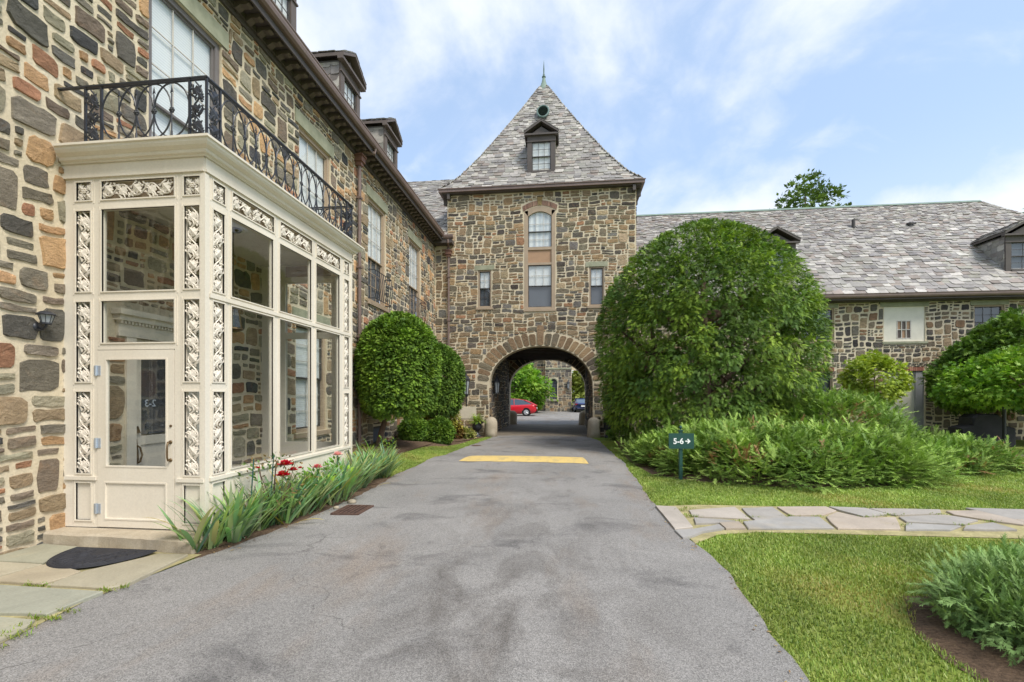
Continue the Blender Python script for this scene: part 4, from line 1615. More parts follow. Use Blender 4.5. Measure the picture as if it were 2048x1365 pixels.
    mb.lathe([(0.05, 18.05), (0.1, 18.09), (0.1, 18.13), (0.05, 18.17), (0.055, 18.24), (0.032, 18.28), (0.034, 18.5), (0.012, 18.85), (0.003, 18.98)], TXC, TYC, 10)
    mb.build('spike', M['verdigris_dark'], fn, smooth=True)
    return t


make_tower()


# ------------------------------------------------------------------ left wing
XW = -5.70
LF = Fr((XW, 0, 0), (0, 1, 0), (1, 0, 0))


def make_left_wing():
    t = thing('stone_wing', (XW, 10, 0), 'long two-storey stone wing with bracketed brown eaves beside the drive', 'building')
    ups = [(5.80, 7.17, 4.46, 7.50), (9.43, 10.80, 4.46, 7.50), (12.98, 14.32, 4.43, 7.48), (16.57, 17.95, 4.43, 7.48)]
    gnd = [(9.33, 10.62, 0.84, 3.25), (13.0, 14.3, 0.95, 3.2), (16.6, 17.9, 0.95, 3.2)]
    base = (13.35, 14.2, 0.2, 0.72)
    door = (5.45, 6.75, 0.16, 2.42)
    holes = ups + gnd + [base, door]
    mb = MB()
    mb.sheet(LF, -4.0, 20.0, -0.2, 8.3, holes, 0.16)
    CF = Fr((0, 20.0, 0), (1, 0, 0), (0, -1, 0))
    mb.sheet(CF, XW, TX0, -0.2, 8.3, [], 0.1)
    # the rest of the block, out of sight
    mb.add([(XW, -4, -0.2), (XW, -4, 8.3), (-15, -4, 8.3), (-15, -4, -0.2)], [(0, 1, 2, 3)])
    mb.add([(-15, -4, -0.2), (-15, -4, 8.3), (-15, 30, 8.3), (-15, 30, -0.2)], [(0, 1, 2, 3)])
    mb.build('wall', M['mortar'], t)

    def blocked(a, b):
        for h in holes:
            if h[0] - 0.01 < a < h[1] + 0.01 and h[2] - 0.02 < b < h[3] + 0.01:
                return True
            if h in ups and h[0] - 0.15 < a < h[1] + 0.15 and h[3] < b < h[3] + 0.3:
                return True
            if h in gnd and h[0] - 0.15 < a < h[1] + 0.15 and (h[3] < b < h[3] + 0.3 or h[2] - 0.12 < b < h[2]):
                return True
        if 5.2 < a < 7.0 and 2.4 < b < 2.85:
            return True
        return False
    pcs = lay_stones(LF, -3.9, 19.99, -0.15, 8.2, blocked, 51, PAL_LEFT, cell=0.055, wr=(4, 8.5), hr=(3, 5), mort=0.024, small=0.2)
    pcs += lay_stones(CF, XW + 0.02, TX0, -0.15, 8.1, lambda a, b: False, 52, PAL_TOWER, wr=(4, 7), hr=(3, 5), mort=0.026)
    put_pieces(pcs, 'stone', M['stone'], t, 300, 'small_stones')
    # windows
    for i, h in enumerate(ups):
        window(t, LF, *h, 'greytrim' if i == 0 else 'tan', 'greytrim' if i == 0 else 'tan', 'blind' if i < 2 else 'curtain', 'blind' if i == 0 else 'screen', 0.44, 3, 3, lintel=0.29, cw=0.09, c=-0.04, sill=(i > 1))
    for h in gnd:
        window(t, LF, *h, 'tan', 'sash', 'blind', 'blind', 0.5, 2, 3, lintel=0.28, cw=0.08, c=-0.05)
    mb = MB()
    a0, a1, b0, b1 = base
    for (x0, x1, y0, y1) in ((a0, a0 + 0.06, b0, b1), (a1 - 0.06, a1, b0, b1), (a0 + 0.06, a1 - 0.06, b1 - 0.06, b1), (a0 + 0.06, a1 - 0.06, b0, b0 + 0.06)):
        mb.fbox(LF, x0, x1, y0, y1, -0.1, -0.03)
    bw = mb.build('basement_window', M['sash'], t)
    mb = MB()
    mb.fbox(LF, a0 + 0.06, a1 - 0.06, b0 + 0.06, b1 - 0.06, -0.1, -0.08)
    mb.build('pane', M['screen'], bw)
    # inner house door behind the porch glass
    a0, a1, b0, b1 = door
    mb = MB()
    mb.fbox(LF, a0 + 0.001, a0 + 0.14, b0, b1, -0.12, 0.03)
    mb.fbox(LF, a1 - 0.14, a1 - 0.001, b0, b1, -0.12, 0.03)
    mb.fbox(LF, a0 - 0.12, a1 + 0.12, b1, b1 + 0.16, -0.1, 0.04)
    mb.fbox(LF, a0 - 0.16, a1 + 0.16, b1 + 0.2, b1 + 0.27, -0.1, 0.1)
    mb.fbox(LF, a0 - 0.19, a1 + 0.19, b1 + 0.27, b1 + 0.34, -0.1, 0.15)
    q = a0 - 0.12
    while q < a1 + 0.1:
        mb.fbox(LF, q, q + 0.028, b1 + 0.162, b1 + 0.198, -0.1, 0.075)
        q += 0.05
    dc = mb.build('door_case', M['cream'], t)
    x0, x1 = a0 + 0.14, a1 - 0.14
    mb = MB()
    for (p0, p1, q0, q1) in ((x0, x0 + 0.15, b0, b1), (x1 - 0.15, x1, b0, b1), (x0 + 0.15, x1 - 0.15, b1 - 0.13, b1), (x0 + 0.15, x1 - 0.15, b0, b0 + 0.22), (x0 + 0.15, x1 - 0.15, 0.98, 1.1)):
        mb.fbox(LF, p0, p1, q0, q1, -0.1, -0.055)
    mb.fbox(LF, x0 + 0.15, x1 - 0.15, b0 + 0.22, 0.98, -0.095, -0.08)
    dr = mb.build('house_door', M['cream'], t)
    mb = MB()
    mb.add([LF.p(x0 + 0.15, 1.1, -0.078), LF.p(x1 - 0.15, 1.1, -0.078), LF.p(x1 - 0.15, b1 - 0.13, -0.078), LF.p(x0 + 0.15, b1 - 0.13, -0.078)], [(0, 1, 2, 3)])
    mb.build('pane', M['glass'], dr)
    mb = MB()
    mb.add([LF.p(x0 + 0.15, 1.1, -0.3), LF.p(x1 - 0.15, 1.1, -0.3), LF.p(x1 - 0.15, b1 - 0.13, -0.3), LF.p(x0 + 0.15, b1 - 0.13, -0.3)], [(0, 1, 2, 3)])
    mb.build('hall_back', M['screen'], dr)
    mb = MB()
    mb.tube([LF.p(x0 + 0.08, 0.98, -0.05), LF.p(x0 + 0.08, 0.95, 0.0), LF.p(x0 + 0.1, 0.85, 0.012), LF.p(x0 + 0.08, 0.76, 0.0), LF.p(x0 + 0.08, 0.73, -0.05)], 0.012, 8)
    mb.prism([LF.p(x0 + 0.08, 0.72, -0.055), LF.p(x0 + 0.11, 0.78, -0.055), LF.p(x0 + 0.08, 1.06, -0.055), LF.p(x0 + 0.05, 0.78, -0.055)], LF.n * 0.012)
    mb.prism([LF.p(x0 + 0.04, 1.14, -0.055), LF.p(x0 + 0.12, 1.14, -0.055), LF.p(x0 + 0.08, 1.24, -0.055)], LF.n * 0.03)
    mb.build('handle', M['brass'], dr)
    cu = text_mesh('2-3', 0.14, M['frost'])
    o = bpy.data.objects.new('door_number', cu)
    COL.objects.link(o)
    o.parent = dr
    mx = Matrix(((0, 0, 1), (-1, 0, 0), (0, 1, 0)))      # reads backwards from outside, as in the photo
    o.matrix_local = Matrix.Translation(LF.p(5.90, 1.50, -0.072) - Vector(ROOT[t.name])) @ mx.to_4x4()
    # eaves
    mb = MB()
    mb.fbox(LF, -4.0, 20.0, 8.2, 8.36, -0.02, 0.05)
    mb.fbox(LF, -4.0, 20.0, 8.30, 8.40, 0.05, 0.09)
    mb.fbox(LF, -4.0, 19.62, 8.41, 8.45, -0.05, 0.41)
    mb.fbox(LF, -4.0, 19.62, 8.33, 8.46, 0.41, 0.44)
    cor = mb.build('cornice', M['darkbrown'], t)
    md = MB()
    md.add([(0.09, -0.06, 0.07), (0.36, -0.06, 0.07), (0.36, -0.06, 0.0), (0.30, -0.06, -0.02), (0.2, -0.06, -0.005), (0.12, -0.06, -0.05), (0.09, -0.06, -0.06),
            (0.09, 0.06, 0.07), (0.36, 0.06, 0.07), (0.36, 0.06, 0.0), (0.30, 0.06, -0.02), (0.2, 0.06, -0.005), (0.12, 0.06, -0.05), (0.09, 0.06, -0.06)],
           [(0, 1, 2, 3, 4, 5, 6), (13, 12, 11, 10, 9, 8, 7)] + [(i, (i + 1) % 7 + 0, (i + 1) % 7 + 7, i + 7) for i in range(7)])
    o0 = md.build('modillion', M['brown'], cor)
    me = o0.data
    for v_ in me.vertices:                      # mesh was written relative to its own spot
        v_.co = v_.co + Vector(ROOT[t.name])
    o0.location = Vector((XW, 19.3, 8.335)) - Vector(ROOT[t.name])
    y = 19.3 - 0.29
    while y > -3.8:
        inst('modillion', me, cor, (XW, y, 8.335))
        y -= 0.29
    gm = MB()
    # gutter with a rounded lip
    prof = [(0.44, 8.46), (0.5, 8.46), (0.54, 8.5), (0.555, 8.56), (0.555, 8.6), (0.57, 8.62), (0.57, 8.645), (0.535, 8.645), (0.53, 8.6)]
    n = len(prof)
    vs = [LF.p(-4.0, z, c) for c, z in prof] + [LF.p(19.5, z, c) for c, z in prof]
    gm.add(vs, [(i, i + 1, n + i + 1, n + i) for i in range(n - 1)])
    prof = [(0.40, 8.46), (0.46, 8.46), (0.5, 8.5), (0.515, 8.56), (0.515, 8.62), (0.49, 8.645)]
    n = len(prof)
    vs = [CF.p(XW + 0.5, z - 0.06, c) for c, z in prof] + [CF.p(TX0 + 0.36, z - 0.06, c) for c, z in prof]
    gm.add(vs, [(i, i + 1, n + i + 1, n + i) for i in range(n - 1)])
    gm.add([v_ for v_ in vs[n:]], [tuple(range(n))])
    gm.build('gutter', M['gutter'], t)
    mb = MB()
    mb.box(XW, TX0 + 0.3, 19.55, 19.995, 8.24, 8.4)
    mb.build('eaves_return', M['darkbrown'], t)
    # roof planes
    RX0, RZ0, K = -5.2, 8.63, 0.93
    mb = MB()
    mb.add([(RX0, -4.2, RZ0), (RX0, 25, RZ0), (RX0 - 5.2, 25, RZ0 + 5.2 * K), (RX0 - 5.2, -4.2, RZ0 + 5.2 * K)], [(0, 1, 2, 3)])
    mb.add([(RX0 - 10.4, -4.2, RZ0), (RX0 - 10.4, 25, RZ0), (RX0 - 5.2, 25, RZ0 + 5.2 * K), (RX0 - 5.2, -4.2, RZ0 + 5.2 * K)], [(0, 3, 2, 1)])
    mb.add([(RX0, -4.2, RZ0), (RX0 - 5.2, -4.2, RZ0 + 5.2 * K), (RX0 - 10.4, -4.2, RZ0)], [(0, 1, 2)])
    CY, CZ, CL = 19.55, 8.42, 5.75
    kk = (13.65 - CZ) / CL
    mb.add([(-16, CY, CZ), (TX0, CY, CZ), (TX0, CY + CL, 13.65), (-16, CY + CL, 13.65)], [(0, 1, 2, 3)])
    mb.add([(-16, CY + 2 * CL, CZ), (TX0, CY + 2 * CL, CZ), (TX0, CY + CL, 13.65), (-16, CY + CL, 13.65)], [(0, 3, 2, 1)])
    roof = mb.build('roof', M['slate_deck'], t)
    ln = math.hypot(CL, 13.65 - CZ)
    nn = Vector((0, -(13.65 - CZ) / ln, CL / ln))
    pcs = lay_slates(lambda x, s_: Vector((x, CY + s_ * CL / ln, CZ + s_ * (13.65 - CZ) / ln)), lambda s_: nn, ln, lambda s_: (-10.5, TX0), lambda q: 0.24 - 0.1 * q, lambda q: 0.4 - 0.12 * q, 61)
    put_pieces(pcs, 'slate', M['slate'], roof, 260, 'roof_slate_rest', hidden=lambda c: c.x < -9.4)
    ln2 = 5.2 * math.hypot(1, K)
    n2 = Vector((K / math.hypot(1, K), 0, 1 / math.hypot(1, K)))
    pcs = lay_slates(lambda x, s_: Vector((RX0 - s_ * 5.2 / ln2, x, RZ0 + s_ * 5.2 * K / ln2)), lambda s_: n2, ln2, lambda s_: (-4.2, 20.0), lambda q: 0.3 - 0.1 * q, lambda q: 0.5, 62)
    mb = MB()
    for p in pcs:
        mb.add(p[0], p[1], p[2])
    tag(mb.build('drive_slope_slate', M['slate'], roof, col=True), kind='stuff')
    # dormers
    dfr = Fr((-5.95, 0, 0), (0, 1, 0), (1, 0, 0))
    for i, yc in enumerate((9.18, 12.42, 15.48)):
        d = dormer(t, dfr, yc, 1.16, 8.75, 10.6, 0.45, 2.1, 70 + i, mat='brown')
        dormer_window(d, dfr, yc, 1.16, 8.75, 10.6, 'blind', 'blind')
    downspout(t, (XW + 0.1, 12.2, 7.95), (XW + 0.1, 12.2, 0.1), (1, 0, 0), (XW + 0.48, 12.35, 8.47))
    downspout(t, (-5.06, 19.9, 7.72), (-5.06, 19.9, -0.08), (0, -1, 0), (-5.0, 19.55, 8.38))
    # wrought-iron balconets on the two far windows
    for (a0, a1, b0, b1) in ups[2:]:
        mb = MB()
        z0, z1 = 4.5, 5.33
        for z in (z0, z1):
            mb.tube([LF.p(a0 + 0.02, z, -0.02), LF.p(a0 + 0.02, z, 0.2), LF.p(a1 - 0.02, z, 0.2), LF.p(a1 - 0.02, z, -0.02)], 0.014, 5)
        bal = mb.build('balconet', M['iron'], t)
        bar = MB()
        pth = [LF.p(0, z0 + (z1 - z0) * q / 8, 0.2 + 0.05 * math.sin(PI * q / 8) ** 2) for q in range(9)]
        bar.tube(pth, 0.011, 5)
        scr = []
        nb = 9
        first = None
        for i in range(nb):
            y = a0 + 0.06 + (a1 - a0 - 0.12) * i / (nb - 1)
            if first is None:
                o = bar.build('bar', M['iron'], bal)
                first = o.data
                o.location = (0, y, 0)
            else:
                o = bpy.data.objects.new('bar', first)
                COL.objects.link(o)
                o.parent = bal
                o.location = (0, y, 0)
    return t


make_left_wing()


# ------------------------------------------------------------------ right wing
RY = 20.6
RF = Fr((0, RY, 0), (1, 0, 0), (0, -1, 0))


def make_right_wing():
    t = thing('slate_roofed_wing', (12, RY, -0.1), 'low stone wing with a broad multicoloured slate roof and dormers', 'building')
    rnd = random.Random(8)
    w1 = (9.75, 11.06, 3.92, 5.28)
    board = (12.95, 14.49, 3.86, 5.28)
    w3 = (16.28, 17.38, 3.92, 5.28)
    w0 = (5.2, 6.5, 3.92, 5.28)
    w5 = (20.3, 21.5, 3.92, 5.28)
    door = (12.95, 14.46, -0.1, 2.66)
    gw = (9.8, 11.0, 0.9, 2.66)
    holes = [w1, board, w3, w0, w5, door, gw]
    mb = MB()
    mb.sheet(RF, TX1, 25.0, -0.2, 5.55, holes, 0.18)
    mb.add([(25, RY, -0.2), (25, 30, -0.2), (25, 30, 5.55), (25, RY, 5.55)], [(0, 1, 2, 3)])
    mb.add([(25, 30, -0.2), (TX1, 30, -0.2), (TX1, 30, 5.55), (25, 30, 5.55)], [(0, 1, 2, 3)])
    mb.build('wall', M['mortar'], t)

    def blocked(a, b):
        for h in holes:
            if h[0] - 0.01 < a < h[1] + 0.01 and h[2] - (0.1 if h[2] > 1 else 0) < b < h[3] + 0.01:
                return True
            if h[0] - 0.15 < a < h[1] + 0.15 and h[3] < b < h[3] + (0.2 if h[3] > 4 else 0.17):
                return True
        return False
    pcs = lay_stones(RF, TX1 + 0.01, 25.0, -0.15, 5.46, blocked, 81, PAL_RIGHT, wr=(4, 8), hr=(3, 5), mort=0.031, small=0.2)
    put_pieces(pcs, 'stone', M['stone'], t, 300, 'small_stones', hidden=lambda c: c.x < 10.2 or c.z < 2.2)
    for h in (w1, w3, w0, w5):
        window(t, RF, *h, 'tan', 'sash', 'screen', 'room', 0.5, 3, 2, lintel=0.17, cw=0.06, c=-0.05)
    window(t, RF, *gw, 'tan', 'sash', 'screen', 'room', 0.5, 3, 2, cw=0.06, c=-0.05)
    # boarded opening with a small six-pane light
    mb = MB()
    a0, a1, b0, b1 = board
    sm_ = (13.46, 13.97, 3.99, 4.70)
    mb.sheet(RF, a0, a1, b0, b1, [sm_], 0.05, c=-0.03)
    bp = mb.build('infill_panel', M['white_paint'], t)
    mb = MB()
    for (x0, x1, y0, y1) in ((a0 - 0.14, a1 + 0.14, b1 + 0.002, b1 + 0.18),):
        mb.fbox(RF, x0, x1, y0, y1, -0.05, 0.02)
    mb.build('lintel', M['lintel'], t)
    mb = MB()
    mb.fbox(RF, a0 - 0.08, a1 + 0.08, b0 - 0.09, b0 - 0.002, -0.05, 0.05)
    mb.build('sill', M['lintel'], t)
    mb = MB()
    s0, s1, s2, s3 = sm_
    for q in range(4):
        x = s0 + (s1 - s0) * q / 3
        mb.fbox(RF, x - 0.018, x + 0.018, s2 - 0.018, s3 + 0.018, -0.06, -0.022)
    for q in range(3):
        z = s2 + (s3 - s2) * q / 2
        mb.fbox(RF, s0, s1, z - 0.018, z + 0.018, -0.06, -0.023)
    mb.build('small_sash', M['white_sash'], bp)
    mb = MB()
    for q in range(3):
        for r_ in range(2):
            x0, x1 = s0 + (s1 - s0) * q / 3, s0 + (s1 - s0) * (q + 1) / 3
            z0, z1 = s2 + (s3 - s2) * r_ / 2, s2 + (s3 - s2) * (r_ + 1) / 2
            mb = MB()
            mb.add([RF.p(x0, z0, -0.055), RF.p(x1, z0, -0.055), RF.p(x1, z1, -0.055), RF.p(x0, z1, -0.055)], [(0, 1, 2, 3)])
            mb.build('pane', M['tanpanel' if (q + r_) % 2 else 'brown'], bp)
    # doorway
    mb = MB()
    d0, d1, d2, d3 = door
    mb.fbox(RF, d0, d0 + 0.12, d2, d3, -0.16, -0.05)
    mb.fbox(RF, d1 - 0.3, d1 - 0.001, d2, d3, -0.16, -0.03)
    mb.fbox(RF, d0 + 0.12, d1 - 0.3, d3 - 0.12, d3, -0.16, -0.05)
    dd = mb.build('door_frame', M['grey_paint'], t)
    mb = MB()
    mb.fbox(RF, d0 + 0.12, d1 - 0.3, d2, d3 - 0.12, -0.16, -0.11)
    mb.fbox(RF, d0 + 0.25, d1 - 0.45, 0.3, 1.0, -0.11, -0.1)
    mb.fbox(RF, d0 + 0.25, d1 - 0.45, 1.2, 2.2, -0.11, -0.1)
    mb.build('door', M['white_paint'], dd)
    for (x0, x1) in ((d0 - 0.12, d1 + 0.02), (gw[0] - 0.1, gw[1] + 0.1)):
        mb = MB()
        x = x0
        while x < x1 - 0.05:
            mb.fbox(RF, x, x + 0.055, d3 + 0.004, d3 + 0.16, -0.04, 0.015 + rnd.uniform(-0.004, 0.004), pick([(2, lin(158, 92, 72)), (1, lin(172, 116, 92)), (1, lin(136, 82, 68))], rnd))
            x += 0.068
        tag(mb.build('brick_lintel', M['brick'], t, col=True), kind='stuff')
    # eaves
    mb = MB()
    mb.box(TX1, 25.5, 20.12, RY - 0.01, 5.5, 5.54)
    mb.box(TX1, 25.5, 20.3, RY - 0.012, 5.47, 5.5)
    mb.build('soffit', M['darkbrown'], t)
    gm = MB()
    prof = [(0.46, 5.56), (0.52, 5.55), (0.57, 5.59), (0.585, 5.64), (0.585, 5.70), (0.6, 5.715), (0.6, 5.735), (0.56, 5.735)]
    n = len(prof)
    vs = [RF.p(TX1, z, c) for c, z in prof] + [RF.p(25.4, z, c) for c, z in prof]
    gm.add(vs, [(i, i + 1, n + i + 1, n + i) for i in range(n - 1)])
    gm.build('gutter', M['gutter'], t)
    # roof
    Y0, Z0, D, ZR = 20.12, 5.72, 5.18, 11.2
    xr0, xr1 = TX1, 25.4
    xh = 20.26
    mb = MB()
    mb.add([(xr0, Y0, Z0), (xr1, Y0, Z0), (xh, Y0 + D, ZR), (xr0, Y0 + D, ZR)], [(0, 1, 2, 3)])
    mb.add([(xr1, Y0, Z0), (xr1, Y0 + 2 * D, Z0), (xh, Y0 + D, ZR)], [(0, 1, 2)])
    mb.add([(xr1, Y0 + 2 * D, Z0), (xr0, Y0 + 2 * D, Z0), (xr0, Y0 + D, ZR), (xh, Y0 + D, ZR)], [(0, 1, 2, 3)])
    roof = mb.build('roof', M['slate_deck'], t)
    ln = math.hypot(D, ZR - Z0)
    nn = Vector((0, -(ZR - Z0) / ln, D / ln))
    pcs = lay_slates(lambda x, s_: Vector((x, Y0 + s_ * D / ln, Z0 + s_ * (ZR - Z0) / ln)), lambda s_: nn, ln, lambda s_: (xr0, xr1 - (xr1 - xh) * s_ / ln), lambda q: 0.24 - 0.13 * min(1, q * 1.15), lambda q: 0.38 - 0.14 * min(1.0, q * 1.2), 91, thick=0.012,
                     pal=[(2.6, lin(184, 181, 174, 0.8)), (2.4, lin(160, 155, 157, 0.8)), (1.2, lin(202, 201, 193, 0.8)), (1.0, lin(168, 168, 148, 0.8)), (1.0, lin(160, 140, 129, 0.8)), (0.8, lin(176, 154, 136, 0.8)), (0.7, lin(142, 138, 142, 0.8))])
    put_pieces(pcs, 'slate', M['slate'], roof, 300, 'roof_slate_rest', hidden=lambda c: c.x < 9.5)
    mb = MB()
    mb.prism([(xr0, Y0 + D - 0.13, ZR - 0.05), (xr0, Y0 + D, ZR + 0.07), (xr0, Y0 + D + 0.13, ZR - 0.05)], (xh - xr0, 0, 0))
    mb.build('ridge_cap', M['verdigris'], roof)
    for (x, s_, h_, r_) in ((13.62, 5.35, 0.42, 0.075), (16.05, 5.3, 0.16, 0.09)):
        mb = MB()
        y, z = Y0 + s_ * D / ln, Z0 + s_ * (ZR - Z0) / ln
        if h_ > 0.3:
            mb.lathe([(r_, z - 0.2), (r_, z + h_), (r_ * 0.8, z + h_)], x, y, 10)
        else:
            mb.lathe([(r_, z - 0.2), (r_, z + h_ * 0.6), (r_ * 1.5, z + h_ * 0.7), (r_ * 1.4, z + h_ * 1.1), (r_ * 0.5, z + h_ * 1.3)], x, y, 10)
            mb.tube([(x, y, z + 0.1), (x + 0.25, y - 0.02, z + 0.16)], 0.05, 6)
        mb.build('vent_pipe', M['sash'], roof, smooth=False)
    for i, (xc, wd) in enumerate(((8.95, 1.6), (18.62, 1.72))):
        dfr = Fr((0, 21.0, 0), (1, 0, 0), (0, -1, 0))
        d = dormer(t, dfr, xc, wd, 6.66, 8.12, 0.56, 2.3, 95 + i)
        dormer_window(d, dfr, xc, wd, 6.66, 8.12, 'screen', 'screen')
    return t


make_right_wing()


# ------------------------------------------------------------------ glazed porch
def relief_leaf(mb, x, y, ang, size, h, z0=0.0):
    half = [(0.0, 0.0), (0.04, 0.20), (-0.06, 0.36), (0.16, 0.33), (0.22, 0.50), (0.36, 0.33), (0.50, 0.42), (0.54, 0.24), (0.74, 0.28), (0.76, 0.12), (1.0, 0.0)]
    out = half + [(a, -b) for a, b in reversed(half[1:-1])]
    ca, sa = math.cos(ang), math.sin(ang)

    def P(u, v, z):
        return (x + size * (u * ca - v * sa), y + size * (u * sa + v * ca), z0 + z)
    n = len(out)
    vs = [P(u, v, 0.25 * h) for u, v in out] + [P(0.4 + (u - 0.4) * 0.97, v * 0.97, -0.004) for u, v in out]
    vs += [P(0.15, 0, 0.8 * h), P(0.45, 0, h), P(0.75, 0, 0.7 * h)]
    fs = []
    for i in range(n):
        j = (i + 1) % n
        m_ = (out[i][0] + out[j][0]) / 2
        k = 2 * n + (0 if m_ < 0.28 else 1 if m_ < 0.62 else 2)
        fs.append((i, j, k)[::-1])
        fs.append((i, j, n + j, n + i))
    fs += [(2 * n, 2 * n + 1, 5)[::-1], (2 * n, 2 * n + 1, n - 5), (2 * n + 1, 2 * n + 2, 7)[::-1], (2 * n + 1, 2 * n + 2, n - 7)]
    mb.add(vs, fs)


def relief_ball(mb, x, y, z, r):
    vs = [(x + r, y, z), (x, y + r, z), (x - r, y, z), (x, y - r, z), (x, y, z + r)]
    q = r * 0.72
    vs += [(x + q, y + q, z), (x - q, y + q, z), (x - q, y - q, z), (x + q, y - q, z)]
    k = r * 0.55
    vs += [(x + k, y, z + r * 0.8), (x, y + k, z + r * 0.8), (x - k, y, z + r * 0.8), (x, y - k, z + r * 0.8)]
    fs = []
    ring = [0, 5, 1, 6, 2, 7, 3, 8]
    for i, t in enumerate((9, 10, 11, 12)):
        fs += [(ring[2 * i - 1], ring[2 * i], t), (ring[2 * i], ring[2 * i + 1], t), (t, 9 + (i + 1) % 4, 4), (ring[2 * i + 1], 9 + (i + 1) % 4, t)]
    mb.add(vs, fs)


def fix_normals(me):
    bm = bmesh.new()
    bm.from_mesh(me)
    bmesh.ops.recalc_face_normals(bm, faces=bm.faces)
    for f in bm.faces:                  # open shells: make every leaf face outwards
        if f.normal.z < -0.2 and f.calc_center_median().z > 0.012:
            f.normal_flip()
    bm.to_mesh(me)
    bm.free()


def vine_mesh(length, width, nrep, name='vine_casting', mat=None):
    """pierced casting: winding stem, lobed leaves, berry clusters; x across, y along, z out"""
    rnd = random.Random(int(length * 1000) + nrep)
    mb = MB()
    A = width * 0.32
    st = [(A * math.sin(2 * PI * nrep / 2 * q / 40 + 0.4), -length / 2 + length * q / 40, 0.012) for q in range(41)]
    mb.tube(st, 0.0095, 5)
    for i in range(nrep):
        yy = -length / 2 + length * (i + 0.42) / nrep
        sd = 1 if i % 2 == 0 else -1
        relief_leaf(mb, -sd * width * 0.36, yy - 0.055, PI / 2 - sd * 0.85 + rnd.uniform(-0.1, 0.1), min(0.165, length / nrep * 0.9), 0.018, 0.014)
        relief_leaf(mb, sd * width * 0.02, yy - 0.02, -PI / 2 + sd * 0.75 + rnd.uniform(-0.1, 0.1), min(0.11, length / nrep * 0.62), 0.014, 0.008)
        bx, by = -sd * width * 0.3, yy + 0.045
        for q in range(9):
            relief_ball(mb, bx + rnd.uniform(-0.026, 0.026), by + rnd.uniform(-0.035, 0.035), 0.014, rnd.uniform(0.009, 0.0125))
    mb.box(-width / 2, width / 2, -length / 2 - 0.006, -length / 2, -0.002, 0.01)
    me = bpy.data.meshes.new(name)
    me.from_pydata(mb.v, [], mb.f)
    fix_normals(me)
    me.materials.append(mat or M['casting'])
    return me


def square_mesh(size):
    mb = MB()
    for q in range(4):
        a = PI / 4 + q * PI / 2
        relief_leaf(mb, 0.02 * math.cos(a), 0.02 * math.sin(a), a, size * 0.56, 0.017, 0.008)
    for q in range(7):
        a = q * 2 * PI / 6
        r_ = 0 if q == 6 else 0.022
        relief_ball(mb, r_ * math.cos(a), r_ * math.sin(a) + 0.01, 0.022, 0.011)
    for q in (-1, 1):
        mb.tube([(q * size * 0.48, -size * 0.3, 0.008), (0, 0, 0.012), (q * size * 0.3, size * 0.48, 0.008)], 0.008, 5)
    me = bpy.data.meshes.new('square_casting')
    me.from_pydata(mb.v, [], mb.f)
    fix_normals(me)
    me.materials.append(M['casting'])
    return me


def frame_rot(fr, turned=False):
    """local x across, y up, z out -> the wall frame (turned: y runs along the wall)"""
    u, n, z = fr.u, fr.n, Vector((0, 0, 1))
    if turned:
        m = Matrix((-z, u, n)).transposed()
    else:
        m = Matrix((u, z, n)).transposed()
    return m.to_euler()


PF = Fr((0, 4.705, 0), (1, 0, 0), (0, -1, 0))
PS = Fr((-3.94, 0, 0), (0, 1, 0), (1, 0, 0))
PB = Fr((0, 8.24, 0), (-1, 0, 0), (0, 1, 0))


